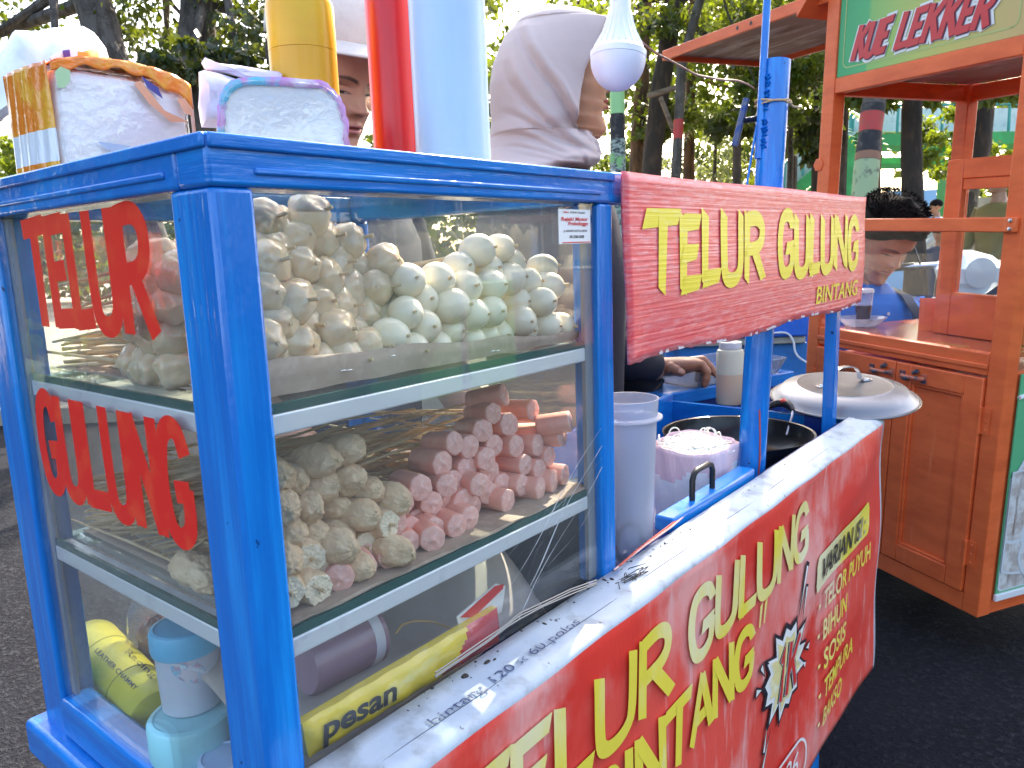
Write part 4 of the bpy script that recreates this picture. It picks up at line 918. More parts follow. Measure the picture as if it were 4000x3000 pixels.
def rounded_block(mb, w, d, h, r, crown, M, mi=0, n=5, sub=10, wob=.001, seed=0, faces=None):
    """soft sided block: x width, y depth, z height, top swelling by crown"""
    off = Vector((seed, seed * 2, 0))
    prof = []
    def ring(inset, z): return rrect(-w / 2 + inset, w / 2 - inset, -d / 2 + inset, d / 2 - inset, max(r - inset * .3, .001), n)
    lv = [(r, 0), (r * .3, r * .3), (0, r)] + [(0, r + (h - 2 * r) * k / sub) for k in range(1, sub + 1)] + [(r * .3, h - r * .3), (r, h), (w * .3, h + crown)]
    vs = []; N_ = None
    for i, (ins, z) in enumerate(lv):
        ins = min(ins, min(w, d) * .45); p = ring(ins, z); N_ = len(p)
        for x, y in p:
            q = Vector((x * 60, y * 60, z * 60)) + off; k = mnoise.noise(q) * wob + mnoise.noise(q * 2.5) * wob * .5
            cz = crown * (1 - (2 * x / w) ** 2) * max(0, (z - h * .5) / (h * .5)) if z <= h else crown
            vs.append((x * (1 + k / w), y * (1 + k / d), z + cz))
    fs = [(i * N_ + j, i * N_ + (j + 1) % N_, (i + 1) * N_ + (j + 1) % N_, (i + 1) * N_ + j) for i in range(len(lv) - 1) for j in range(N_)]
    fs += [tuple(range(N_ - 1, -1, -1)), tuple((len(lv) - 1) * N_ + j for j in range(N_))]
    mb.add(vs, fs, mi, M)
def facing(P, yaw): return Matrix.Translation(P) @ Matrix.Rotation(yaw, 4, 'Z')
def yaw_to_cam(P, extra=0):   # rotation that turns local -Y to the camera
    d = CAM - np.array(P); return math.atan2(d[1], d[0]) + math.pi / 2 + extra
# tissue pack with orange print
tA = .640
cA = SD(505, 500, tA); pA = Vector((cA[0], cA[1], H)); wA = SIZE(535, tA); hA = SIZE(372, tA) ; dA = .075
yA = yaw_to_cam(pA, .50)
MA = facing(pA, yA) @ Matrix.Translation((0, dA * .5, 0))
tp = thing('tissue_pack', 'tissue pack in clear and orange film on the case, left of the pink pack', 'tissue pack', pA)
zbA = .0005; HA = SD(480, 290, tA)[2] - H
b = MB(); rounded_block(b, wA * .97, dA * .94, HA * .94, .006, HA * .05, MA @ Matrix.Translation((0, 0, .0006)), 0, seed=3, wob=.0014); b.build('tissues', TIS, tp)
b = MB(); rounded_block(b, wA * 1.0, dA * 1.0, HA * .985, .006, HA * .06, MA @ Matrix.Translation((0, -.0006, .0001)), 0, seed=5, wob=.0016)
film = b.build('film', FOIL, tp)
b = MB()   # printed parts of the film: the left end, the top and its edge
w2, d2, h2 = wA * .5 + .0012, dA * .5 + .0012, HA
def endf(u, v):  # left end with pleats
    y = -d2 + 2 * d2 * u; z = h2 * .98 * v + .0005; return (-w2 - .0022 - .0028 * math.sin(math.pi * u) + .0006 * math.sin(u * 31 + v * 4), y - .0015, z)
vs_n = 30; vv = [endf(i / 29, j / 29) for j in range(30) for i in range(30)]; ff = []; mm = []
for j in range(29):
    for i in range(29): ff.append((j * 30 + i, j * 30 + i + 1, (j + 1) * 30 + i + 1, (j + 1) * 30 + i)); mm.append(1 if .16 < j / 29 < .42 else 0)
b.add(vv, ff, mm, MA)
def topf(u, v):
    x = -w2 + 2 * w2 * u; y = -d2 - .0012 + (2 * d2) * v; drop = 0 if v > .03 else -.05
    return (x, y, h2 * 1.0 + .0015 + HA * .075 * (1 - (2 * u - 1) ** 2) - .004 * (2 * u - 1) ** 6 + .0008 * math.sin(u * 37))
b.grid(topf, 40, 10, 0, MA)
def lipf(u, v):   # strip of print that folds down over the front
    x = -w2 + 2 * w2 * u; zt = h2 + .0015 + HA * .075 * (1 - (2 * u - 1) ** 2) - .004 * (2 * u - 1) ** 6
    dep_ = (.006 + .05 * HA * 0 + .012 * (u > .55) * (u - .55) * 2 + .004 * math.sin(u * 14) ** 2)
    return (x, -d2 - .0022 + .0005 * math.sin(u * 50), zt - dep_ * v)
b.grid(lipf, 40, 6, 0, MA)
b.grid(lambda u, v: (w2 + .0005 - .0035 * u, -d2 - .0022, h2 * (.02 + .93 * v)), 3, 14, 2, MA)
b.build('printed_film', [OF, WF, mat('peach_print_film', (.75, .45, .35, 1), .3, bumps=((60, .5, .004),))], tp, solid=.0004)
for pts_, m_ in ((((-.96, .90), (-.88, .95), (-.76, .93), (-.78, .84), (-.86, .78), (-.95, .77)), GRN), (((.22, .98), (.46, .90), (.52, .80), (.30, .88)), NAVY), (((-.52, .36), (-.05, .345), (-.18, .25), (-.40, .30)), mat('pale_blue_print', (.40, .50, .68, 1), .4)), (((.74, .82), (.86, .84), (.97, .76), (.96, .68), (.84, .70)), mat('peach_print', (.75, .36, .22, 1), .35)), (((.10, .90), (.20, .94), (.52, .70), (.90, .62), (.60, .60), (.30, .74)), mat('salmon_print', (.72, .34, .20, 1), .35))):
    b = MB(); b.add([(w2 * a, -d2 - .0034, h2 * c) for a, c in pts_], [tuple(reversed(range(len(pts_))))], 0, MA); b.build('film_print', m_, tp)
# tissue pack with pink and blue print, corners well rounded
tB = .635
cB = SD(1110, 450, tB); pB = Vector((cB[0], cB[1], H)); wB = SIZE(500, tB); dB = .05; HB = SD(1110, 312, tB)[2] - H
MBm = facing(pB, yaw_to_cam(pB, .10)) @ Matrix.Translation((0, dB * .5, 0))
tp2 = thing('tissue_pack', 'tissue pack with pink and turquoise edges on the case, before the yellow bottle', 'tissue pack', pB)
def arch(s, w, h, top=.0, n=44):
    pts = []
    for k in range(n + 1):
        a = math.pi * k / n; c, q = math.cos(a), math.sin(a)
        pts.append((w / 2 * (abs(c) ** .42) * (1 if c > 0 else -1) * s, h * (abs(q) ** .42) * s + (0 if k not in (0, n) else 0)))
    return pts
def extr(mb, outline, y0, y1, mi, M, rnd_=.004):
    n = len(outline); cx = 0; cz = HB * .5
    lv = [(y0, .93), (y0 - rnd_ * .0 - .0005, .955), (y0 + rnd_ * .4, .99), (y0 + rnd_, 1.0), (y1 - rnd_, 1.0), (y1, .95)]
    vs = []
    for y, s in lv:
        for i, (x, z) in enumerate(outline):
            q = Vector((x * 70, y * 70, z * 70)); k = .0008 * mnoise.noise(q)
            vs.append((x * s + k, y + k, max(.0003, (z - cz) * s + cz + k)))
    fs = [(i * n + j, (i + 1) * n + j, (i + 1) * n + (j + 1) % n, i * n + (j + 1) % n) for i in range(len(lv) - 1) for j in range(n)]
    fs += [tuple(range(n)), tuple(reversed([(len(lv) - 1) * n + j for j in range(n)]))]
    mb.add(vs, fs, mi, M)
b = MB(); extr(b, arch(1, wB * .965, HB * .965), -dB / 2 + .001, dB / 2 - .001, 0, MBm); b.build('tissues', TIS, tp2, ang=60)
b = MB(); o_ = arch(1, wB, HB); i_ = arch(1, wB * .90, HB * .915); n = len(o_)
vs = []
for y, sh in ((-dB / 2 - .0012, i_), (-dB / 2 + .001, o_), (dB / 2, o_)):
    for i, (x, z) in enumerate(sh): q = Vector((x * 80, y * 80, z * 80)); k = .0014 * mnoise.noise(q); vs.append((x + k + .0006 * math.sin(i * 2.1), y, z + k + .0012))
b.add(vs, [(k * n + j, (k + 1) * n + j, (k + 1) * n + j + 1, k * n + j + 1) for k in range(2) for j in range(n - 1)], 0, MBm); b.build('printed_film', PKF, tp2, solid=.0004)
b = MB(); extr(b, arch(1, wB * .985, HB * .985), -dB / 2 - .0018, dB / 2, 0, MBm); b.build('film', FOIL, tp2)
# crumpled white carrier bags behind the packs
BAG = mat('white_carrier_bag', (.76, .78, .82, 1), .4, spec=.4, sss=.0, bumps=((18, .5, .01), (60, .3, .003)))
def crumple(pts_px, t0, depth_, seed, lab, mats=BAG, vfold=None, name='carrier_bag', ztop=None):
    """bag: front outline from the photo at distance t0, its belly and back depth_ metres thick"""
    cx = sum(p[0] for p in pts_px) / len(pts_px); cy = sum(p[1] for p in pts_px) / len(pts_px)
    n = len(pts_px); b = MB(); vs = []
    lv = [(1.0, 0.0), (.90, -.22), (.70, -.40), (.45, -.47), (.2, -.5)]; lvb = [(.93, .25), (.72, .5), (.35, .6)]
    def rg(s, dd):
        for k, (u, v) in enumerate(pts_px):
            P = SD(cx + (u - cx) * s, cy + (v - cy) * s, t0 + dd * depth_); q = Vector((u * .006, v * .006, s * 3 + seed)); w_ = mnoise.noise(q) * depth_ * .16 + mnoise.noise(q * 2.7) * depth_ * .08
            vs.append(tuple(P - CR[2] * w_))
    for s, dd in lv: rg(s, dd)
    for s, dd in lvb: rg(s, dd)
    seq = [4, 3, 2, 1, 0, 5, 6, 7]; fs = []
    for a, c in zip(seq, seq[1:]): fs += [(a * n + j, a * n + (j + 1) % n, c * n + (j + 1) % n, c * n + j) for j in range(n)]
    fs += [tuple(4 * n + j for j in reversed(range(n))), tuple(7 * n + j for j in range(n))]
    b.add(vs, fs); o = b.build(name, mats, None, ang=55); return tag(o, lab, 'carrier bag')
def dens(p, k=4):
    out = []
    for a, c in zip(p, p[1:] + p[:1]): out += [(a[0] + (c[0] - a[0]) * i / k, a[1] + (c[1] - a[1]) * i / k) for i in range(k)]
    return out
E_ = dens([(-140, 560), (-60, 330), (45, 125), (60, 118), (200, 112), (265, 110), (315, 95), (370, 130), (415, 190), (425, 240), (400, 330), (330, 420), (240, 420), (120, 400), (70, 420), (0, 480)])
wb = crumple(E_, .705, .055, 2.0, 'white carrier bag with a purple letter and orange shape, slumped behind the orange tissue pack')
us = [(212, 245), (225, 265), (240, 272), (255, 262), (262, 230), (258, 195)]; p2 = smooth_line([(a, -v) for a, v in us], 6); sp_ = stroke_poly(p2, 24, 28)
def decal(obj, strips, m, nm, lift=.0016):
    b = MB(); h = [[hit_on(obj, q[0], q[1], lift) for q in row] for row in strips]
    if any(q is None for row in h for q in row): return
    nc = len(h[0]); b.add([tuple(q) for row in h for q in row], [(i * nc + j, i * nc + j + 1, (i + 1) * nc + j + 1, (i + 1) * nc + j) for i in range(len(h) - 1) for j in range(nc - 1)]); b.build(nm, m, obj)
decal(wb, [[(a[0] * (1 - f) + c[0] * f, -(a[1] * (1 - f) + c[1] * f)) for f in (0, .33, .66, 1)] for a, c in sp_], mat('purple_print', (.09, .05, .30, 1), .4), 'bag_print')
ORP = mat('orange_print', (.75, .28, .02, 1), .4)
decal(wb, [[(303 + 84 * x / 6, 200 + 58 * y / 5 - 6 * (x / 6) + 4 * math.sin(x * 1.3) * (y == 0)) for x in range(7)] for y in range(6)], ORP, 'bag_print'); decal(wb, [[(184 + 20 * x / 3 + 6 * y / 3, 262 + 26 * y / 3) for x in range(4)] for y in range(4)], ORP, 'bag_print')
LIL = mat('lilac_carrier_bag', (.66, .60, .74, 1), .4, spec=.4, bumps=((18, .4, .01),))
crumple(dens([(790, 500), (778, 420), (780, 285), (800, 276), (860, 290), (900, 300), (1000, 330), (950, 370), (880, 420), (850, 500)]), .70, .03, 7.0, 'lilac white carrier bag pressed between the two tissue packs', LIL)
crumple(dens([(790, 250), (805, 228), (812, 240), (900, 258), (1090, 282), (1105, 292), (1100, 330), (980, 320), (880, 292), (800, 272)]), .715, .03, 9.0, 'lilac bag flap with a pointed corner sticking up above the pink tissue pack', LIL)
# sauce bottles
def bottle(uc, wpx, t, prof_px, lab, m, m2=None, fill_v=None, cap=None, name='sauce_bottle', vbase=620, caprib=True, lean=0):
    P = SD(uc, vbase, t); B0 = Vector((P[0], P[1], H)); r = SIZE(wpx / 2, t); zt = lambda v: SD(uc, v, t)[2] - H
    o = thing(name, lab, 'bottle', B0); M = Matrix.Translation(B0) @ Matrix.Rotation(lean, 4, Vector((.77, .63, 0)))
    pr_ = [(0, 0), (r * .9, .0005), (r, .004)]
    sh = prof_px.get('shoulder')
    zs_ = zt(sh) if sh is not None else .26
    if m2 is not None:
        zf = zt(fill_v)
        MB().lathe(pr_ + [(r, zf - .006), (r * 1.0, zf)] + [(r * .985, zf + .0002)], 56, M=M).build('bottle_body', m, o)
        MB().lathe([(r * .985, zf + .0003), (r, zf + .0005), (r, zs_ - .004), (r * .97, zs_), (r * .8, zs_ + .004), (r * .72, zs_ + .005), (0, zs_ + .005)], 56, M=M).build('empty_upper_part', m2, o)
    else:
        MB().lathe(pr_ + [(r, zs_ - .004), (r * .97, zs_), (r * .78, zs_ + .004), (0, zs_ + .004)], 56, M=M).build('bottle_body', m, o)
    zc_ = zs_ + .0045; b = MB(); n = 72; vs = []
    for z, k in ((zc_, .74), (zc_ + .001, .77), (zc_ + .017, .75), (zc_ + .019, .70)):
        for j in range(n): a = 2 * math.pi * j / n; q = r * k * (1 + (.018 if (j // 2) % 2 else 0)); vs.append((q * math.cos(a), q * math.sin(a), z))
    b.add(vs, [(i * n + j, i * n + (j + 1) % n, (i + 1) * n + (j + 1) % n, (i + 1) * n + j) for i in range(3) for j in range(n)] + [tuple(3 * n + j for j in range(n))], 0, M)
    b.lathe([(r * .3, zc_ + .019), (r * .22, zc_ + .03), (r * .08, zc_ + .062), (0, zc_ + .063)], 20, M=M); b.build('cap', cap or m, o); return o
YB_ = mat('yellow_bottle', (.72, .42, .012, 1), .3, sss=.15, vars=(((3, 3, 10), (.70, .36, .01, 1), .4, .6),)); YB2 = mat('yellow_bottle_filled', (.66, .34, .015, 1), .3, sss=.15)
YC = mat('yellow_cap', (.80, .50, .012, 1), .3)
bottle(1215, 253, .76, {'shoulder': 46}, 'stout yellow squeeze bottle on top of the case, left of the red one', YB2, YB_, 225, YC)
RB = mat('red_bottle', (.56, .012, .016, 1), .28, sss=.1, bumps=((22, .12, .003),), vars=(((40, 40, 5), (.62, .06, .05, 1), .62, .72),))
bottle(1562, 198, .79, {}, 'tall slim red squeeze bottle on the case between the yellow and pale blue ones', RB)
CBL = mat('filled_clear_bottle', (.42, .58, .76, 1), .3, sss=.3, vars=(((20, 20, 3), (.50, .64, .80, 1), .4, .7),)); CBU = mat('empty_clear_bottle', (.56, .58, .70, 1), .3, sss=.2)
bottle(1772, 290, .73, {}, 'tall pale blue translucent bottle on top of the case, nearest the woman', CBL, CBU, 22, WHITE)

# ================================================================== bulb on its cable
tb = .84
bulb = thing('light_bulb', 'white plastic bulb hanging unlit from a brown cable before the woman in the headscarf', 'light bulb', SD(2405, 190, tb))
BU = lambda v: SIZE(355 - v, tb) ; k_ = SIZE(1, tb)
c0_ = Vector(SD(2409, 355, tb)); Mb = Matrix.Translation(c0_) @ Matrix.Rotation(math.radians(4), 4, Vector(CR[2])) @ Matrix.Rotation(math.radians(-6), 4, Vector(CR[0]))
DIF = mat('bulb_diffuser', (.66, .66, .74, 1), .35, sss=.25); BUW = mat('bulb_body', (.72, .74, .78, 1), .3)
MB().lathe([(0, 0)] + [(k_ * 107 * math.sin(a), k_ * (122 - 122 * math.cos(a))) for a in [math.pi / 2 * j / 12 for j in range(1, 13)]] + [(k_ * 104, k_ * 124)], 56, M=Mb).build('diffuser', DIF, bulb)
prof = [(104, 122), (108, 124), (109, 146), (105, 150), (98, 158), (84, 185), (66, 220), (54, 255), (48, 285), (46, 300), (40, 302), (40, 345), (38, 350), (0, 350)]
b = MB(); b.lathe([(r * k_, z * k_) for r, z in prof], 56, M=Mb)
for j in range(22):
    a = 2 * math.pi * j / 22; b.tube([Mb @ Vector((k_ * (r + .6) * math.cos(a), k_ * (r + .6) * math.sin(a), k_ * z)) for r, z in [(94, 165), (82, 189), (65, 222), (53, 257), (49, 280)]], [k_ * 3.2, k_ * 3, k_ * 2.6, k_ * 2.2, k_ * .8], 6)
b.build('bulb_housing', BUW, bulb)
b = MB(); b.lathe([(r * k_, z * k_) for r, z in [(34, 350), (34, 372), (28, 380), (0, 380)]], 28, M=Mb)
b.build('socket', mat('grey_socket', (.05, .05, .055, 1), .4), bulb)
MB().tube([Mb @ Vector((k_ * 40 * s, 0, k_ * z)) for s, z in [(-1, 330), (-1.15, 340), (-1.2, 355), (-.9, 390), (-.3, 420), (.3, 420), (.9, 390), (1.2, 355), (1.15, 340), (1, 330)]], k_ * 4, 8).build('hook', WHITE, bulb)
CW = mat('brown_cable', (.20, .085, .06, 1), .45)
pts = [(2400, -140), (2402, -60), (2404, 3), (2425, 45), (2455, 92), (2500, 155), (2560, 205), (2610, 232), (2665, 262), (2720, 292), (2770, 303), (2820, 312), (2880, 316), (2920, 330), (2945, 345)]
b = MB()
for dz in (-1.6, 1.6):
    b.tube([SD(u + dz * .6, v + dz, tb - .012 + (.155) * max(0, min(1, (u - 2404) / 540))) for u, v in smooth_line(pts, 3)], SIZE(3.4, .9), 7)
tag(b.build('bulb_cable', CW, None), 'thin brown twin cable looping from the bulb down to the blue clamp tube', 'cable')

# ================================================================== on the open counter
# tall cloudy plastic pitcher with red ladle inside
tp_ = .852
pc = thing('plastic_pitcher', 'tall cloudy white plastic container with tongs inside, behind the thin blue post', 'container', SD(2460, 2190, tp_))
P = SD(2455, 2200, tp_); r1 = SIZE(118, tp_); z0 = -.074; zr = SD(2475, 1530, tp_)[2]
Mp = Matrix.Translation((P[0], P[1], 0))
MB().lathe([(0, z0), (r1 * .70, z0), (r1 * .72, z0 + .003), (r1 * .93, zr - .028), (r1 * .94, zr - .022), (r1 * 1.12, zr - .0215), (r1 * 1.12, zr - .0195), (r1 * .96, zr - .018), (r1 * 1.0, zr), (r1 * .965, zr), (r1 * .92, zr - .02), (r1 * .69, z0 + .005), (0, z0 + .004)], 56, M=Mp).build('container_body', mat('cloudy_container', (.84, .87, 1.0, 1), .3, trans=.62, sss=.0, ior=1.15), pc)
b = MB(); ring = [(P[0] - .008 + .016 * math.cos(a), P[1] - .006 - .012 * math.cos(a) * .6, -.004 + .022 * math.sin(a)) for a in [k * 2 * math.pi / 24 for k in range(25)]]
b.tube(ring, .0032, 8); b.tube([(P[0] + .006, P[1] - .004, -.06), (P[0] - .002, P[1] - .01, -.025)], .003, 8)
tg = thing('scissors', 'red handled kitchen scissors standing inside the cloudy plastic container', 'scissors', (P[0], P[1], z0 + .004))
b.build('grip', mat('red_grip', (.6, .05, .06, 1), .4), tg); MB().box((P[0] - .004, P[1] + .004, z0 + .005), (P[0] + .004, P[1] + .006, -.02)).build('blade', STEEL, tg)
# noodle bag
tn = 1.10
NB = SD(2710, 1990, tn); nb = thing('noodle_tub', 'tub lined with a pink edged plastic bag and heaped with white rice noodles', 'noodle tub', (NB[0], NB[1], -.02))
FB = mat('thin_white_bag', (.90, .90, .90, 1), .3, spec=.5, sss=.3, bumps=(((60, 60, 14), .8, .006), (40, .5, .004))); PKB = mat('pink_bag_rim', (.86, .62, .66, 1), .35, bumps=(((70, 70, 12), .8, .006),))
rN = SIZE(148, tn); zN0 = -.074; zN1 = SD(2700, 1700, tn + .02)[2]
b = MB(); nA, nZ = 64, 18; vs = []
for j in range(nZ):
    t = j / (nZ - 1)
    for i in range(nA):
        a = 2 * math.pi * i / nA; pl_ = .018 * math.sin(a * 13 + t * 3) + .02 * math.sin(a * 17 + 1 + t * 5)
        rr = rN * (.80 + .20 * t ** .6 + pl_ * (.25 + .9 * t)); k = (abs(math.cos(a)) ** 5 + abs(math.sin(a)) ** 5) ** -.19
        vs.append((NB[0] + rr * k * math.cos(a + .15), NB[1] + rr * k * math.sin(a + .15), zN0 + (zN1 - zN0) * t + .004 * math.sin(a * 3 + 1) * t))
fs = [(j * nA + i, j * nA + (i + 1) % nA, (j + 1) * nA + (i + 1) % nA, (j + 1) * nA + i) for j in range(nZ - 1) for i in range(nA)]; ms = [1 if j > nZ * .62 + 1.5 * math.sin(i * .4) else 0 for j in range(nZ - 1) for i in range(nA)]
fs.append(tuple(reversed(range(nA)))); ms.append(0); b.add(vs, fs, ms); b.build('bag_liner', [FB, PKB], nb, solid=.0006, ang=70)
NOO = mat('rice_noodle', (.74, .76, .74, 1), .3, sss=.3)
b = MB(); rN2 = rN * .93
b.grid(lambda u, v: (NB[0] + rN2 * v * math.cos(2 * math.pi * u), NB[1] + rN2 * v * math.sin(2 * math.pi * u), zN1 - .010 + .012 * math.cos(v * 1.6) + .0015 * mnoise.noise(Vector((u * 20, v * 9, 0)))), 32, 8, 0, closed_u=True)
for k in range(230):
    a0_ = rnd.random() * 6.3; q0 = rN2 * math.sqrt(rnd.random()) * .92; cx, cy = NB[0] + q0 * math.cos(a0_), NB[1] + q0 * math.sin(a0_); rr = .004 + .012 * rnd.random(); a1 = rnd.random() * 6.3; sp2 = rnd.uniform(1.2, 4.5); zz = zN1 - .010 + .012 * math.cos(q0 / rN2 * 1.6)
    tl_ = rnd.uniform(-.6, .6)
    pts_ = [(cx + rr * math.cos(a1 + sp2 * t), cy + rr * math.sin(a1 + sp2 * t), zz + .001 + .004 * rnd.random() * 0 + rr * .45 * math.sin(a1 + sp2 * t + 1) * tl_ + .002 * t + rnd.random() * .0012) for t in [i / 9 for i in range(10)]]
    b.tube(pts_, .00075, 5)
for k in range(7):   # loops hanging over the rim
    a0_ = rnd.uniform(-.6, 2.4); q0 = rN * .9; cx, cy = NB[0] + q0 * math.cos(a0_), NB[1] + q0 * math.sin(a0_); rr = .004 + .005 * rnd.random()
    b.tube([(cx + rr * math.cos(t) * math.cos(a0_ + 1.5), cy + rr * math.cos(t) * math.sin(a0_ + 1.5), zN1 + .002 + rr * math.sin(t)) for t in [i * .5 for i in range(11)]], .0011, 6)
b.build('noodles', NOO, nb)
# black wok
tw = 1.32
W0 = SD(2880, 1690, tw); rW = SIZE(285, tw); zR = W0[2]
WOKM = mat('oily_wok', (.010, .010, .011, 1), .28, spec=.4, coat=.1, vars=((25, (.03, .025, .02, 1), .55, .7),), bumps=((40, .15, .003),))
wk = thing('wok', 'black frying wok with a red and black side handle sunk in the open counter', 'wok', (W0[0], W0[1], zR - .10))
Mw = Matrix.Translation((W0[0], W0[1], zR))
outer = [(rW * math.sin(a), -rW * .62 * (1 - 0) * (math.cos(a))) for a in [math.pi / 2 * k / 12 for k in range(13)]]
inner = [(max(0, r - .003), z + .002) for r, z in reversed(outer)]
inner[0] = (outer[-1][0] - .002, .0012)
MB().lathe(outer + [(rW * 1.015, .0008), (rW * 1.012, .0022)] + inner, 64, M=Mw).build('wok_bowl', WOKM, wk)
MB().lathe([(0, -.040), (rW * .70, -.0399), (rW * .70, -.0385), (0, -.0384)], 48, M=Mw).build('oil', mat('frying_oil', (.05, .025, .006, 1), .05, coat=1, spec=.8, bumps=((60, .3, .002),)), wk)
ha = math.atan2(-.55, 1.0)
hd = Vector((math.cos(ha), math.sin(ha), 0)); hn = Vector((-hd.y, hd.x, 0))
hd = Vector((.80, .60, 0)).normalized(); hn = Vector((-hd.y, hd.x, 0)); hc = Vector((W0[0], W0[1], zR)) + Vector((.62, -.25, 0)).normalized() * rW
hd = Vector((.985, -.164, 0)).normalized(); hn = Vector((-hd.y, hd.x, 0)); hc = Vector((W0[0], W0[1], zR)) + hd * rW * 1.0
arc = [hc + hn * (.030 * math.cos(t)) + hd * (.026 * math.sin(t)) + Vector((0, 0, .024 * math.sin(t) + .004)) for t in [math.pi * k / 10 for k in range(11)]]
hd_ = MB().tube(arc[2:9], [.0045, .0065, .0075, .0075, .0075, .0065, .0045], 12).build('handle', BLACK, wk)
MB().tube([p + Vector((0, 0, .0030)) - Vector((.77, .63, 0)) * .002 for p in arc[4:7]], [.003, .0062, .003], 10).build('grip_inlay', mat('red_inlay', (.60, .05, .03, 1), .35), hd_)
MB().tube([hc + hn * .03 - hd * .014 - Vector((0, 0, .020)), arc[0], arc[1], arc[2]], .0022, 8).build('handle_wire', STEEL, wk); MB().tube([hc - hn * .03 - hd * .014 - Vector((0, 0, .02)), arc[10], arc[9], arc[8]], .0022, 8).build('handle_wire', STEEL, wk)
# aluminium lid with strap handle
tl = 1.45
L0 = SD(3295, 1530, tl); rL = SIZE(272, tl)
ld = thing('pot_lid', 'large round aluminium lid with a strap handle at the blue cart\'s far end', 'pot lid', (L0[0], L0[1], L0[2] - .02))
nL = Vector((-.10, -.05, 1)).normalized(); Ml = Matrix.Translation((L0[0], L0[1], L0[2])) @ nL.to_track_quat('Z', 'Y').to_matrix().to_4x4()
MB().lathe([(0, .0155), (rL * .60, .0150), (rL * .635, .0162), (rL * .67, .0135), (rL * .83, .0085), (rL * .90, -.001), (rL * .94, -.006), (rL * .97, -.009), (rL * 1.0, -.0085), (rL * 1.008, -.0105), (rL * .995, -.0125), (rL * .93, -.009), (rL * .80, .004), (0, .012)], 96, M=Ml).build('lid_plate', mat('dull_aluminium', (.20, .205, .22, 1), .36, .8, bumps=(((4, 4, 200), .08, .001),), vars=((12, (.30, .31, .33, 1), .5, .75),), rvar=.08), ld)
b = MB(); hx = Vector((.82, -.57, 0)).normalized(); loc = Ml.inverted().to_3x3()
hx = (loc @ Vector((.80, -.60, 0))); hx.z = 0; hx.normalize(); hy = Vector((-hx.y, hx.x, 0)); ph = []
for x, z in [(-.058, .0165), (-.040, .0165), (-.034, .020), (-.031, .032), (-.024, .042), (-.012, .047), (0, .048), (.012, .047), (.024, .042), (.031, .032), (.034, .020), (.040, .0165), (.058, .0165)]: ph.append((x * 1.0, z))
vs = []
for x, z in ph:
    for s in (-1, 1):
        for dz in (0, .0018): q = hx * x + hy * (.0065 * s) + Vector((0, 0, z + dz)); vs.append(q)
fs = []
for i in range(len(ph) - 1):
    a, c = 4 * i, 4 * i + 4
    fs += [(a + 1, a + 3, c + 3, c + 1), (a, c, c + 2, a + 2), (a, a + 1, c + 1, c), (a + 2, c + 2, c + 3, a + 3)]
b.add(vs, fs + [(0, 2, 3, 1), (len(vs) - 4, len(vs) - 3, len(vs) - 1, len(vs) - 2)], 0, Ml)
for s in (-1, 1): b.lathe([(0, .0168), (.004, .0170), (.003, .0200), (0, .0206)], 12, M=Ml @ Matrix.Translation(hx * (.049 * s) + Vector((0, 0, .0012))))
b.build('strap_handle', mat('bright_steel', (.62, .63, .65, 1), .2, .9), ld, bev=.0004)
# the pot under the lid and the burner under the wok
# blue frame box beyond, clear tray and sauce bottle, seen under the sign
tt_ = 1.42
def OBX(u0, v0, u1, v1, t): return SD(u0, v0, t), SD(u1, v1, t)
A = SD(2560, 1500, 1.62); b = MB(); yawb = math.atan2(-.30, .95)
Mx = Matrix.Translation((A[0], A[1], 0)) @ Matrix.Rotation(yawb, 4, 'Z')
bl = thing('side_shelf', 'low blue painted side shelf behind the wok carrying the clear tray', 'side shelf', (A[0], A[1], .0)); zt_ = SD(2640, 1545, 1.59)[2]
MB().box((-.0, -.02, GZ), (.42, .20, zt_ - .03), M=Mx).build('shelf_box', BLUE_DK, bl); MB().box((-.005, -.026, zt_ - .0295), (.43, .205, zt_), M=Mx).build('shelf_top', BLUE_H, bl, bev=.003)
TR = mat('clear_tray_plastic', (.62, .66, .76, 1), .2, trans=.75, ior=1.12)
tr = thing('clear_tray', 'shallow clear plastic tray on the blue side shelf under the woman\'s hand', 'tray', (A[0], A[1], zt_))
Mt = Mx @ Matrix.Translation((.245, .06, zt_)); b = MB(); o1 = rrect(-.15, .15, -.075, .075, .02); o2 = rrect(-.165, .165, -.09, .09, .025); o3 = rrect(-.158, .158, -.083, .083, .023); o4 = rrect(-.146, .146, -.071, .071, .018)
vs = [(x, y, 0.0004) for x, y in o1] + [(x, y, .034) for x, y in o2] + [(x, y, .036) for x, y in o2] + [(x, y, .036) for x, y in o3] + [(x, y, .003) for x, y in o4]; n = len(o1)
b.add(vs, [(k * n + j, k * n + (j + 1) % n, (k + 1) * n + (j + 1) % n, (k + 1) * n + j) for k in range(4) for j in range(n)] + [tuple(reversed(range(n))), tuple(4 * n + j for j in range(n))], 0, Mt); b.build('tray_shell', TR, tr)
P = SD(2850, 1560, 1.56); sb = thing('sauce_bottle', 'short white squeeze bottle half full of pale sauce beside the clear tray', 'bottle', (P[0], P[1], P[2])); r = SIZE(52, 1.56)
zz = lambda v: SD(2850, v, 1.56)[2]; Ms = Matrix.Translation((P[0], P[1], 0)); zb_ = min(zt_ + .0045, zz(1575))
MB().lathe([(0, zb_), (r * .92, zb_), (r, zb_ + .004), (r, zz(1455))], 40, M=Ms).build('sauce_part', mat('pale_sauce', (.66, .46, .32, 1), .35, sss=.3), sb)
MB().lathe([(r, zz(1455) + .0002), (r, zz(1375)), (r * .93, zz(1362)), (r * .7, zz(1355)), (0, zz(1354))], 40, M=Ms).build('bottle_body', mat('creamy_bottle', (.66, .62, .48, 1), .35, sss=.3), sb)
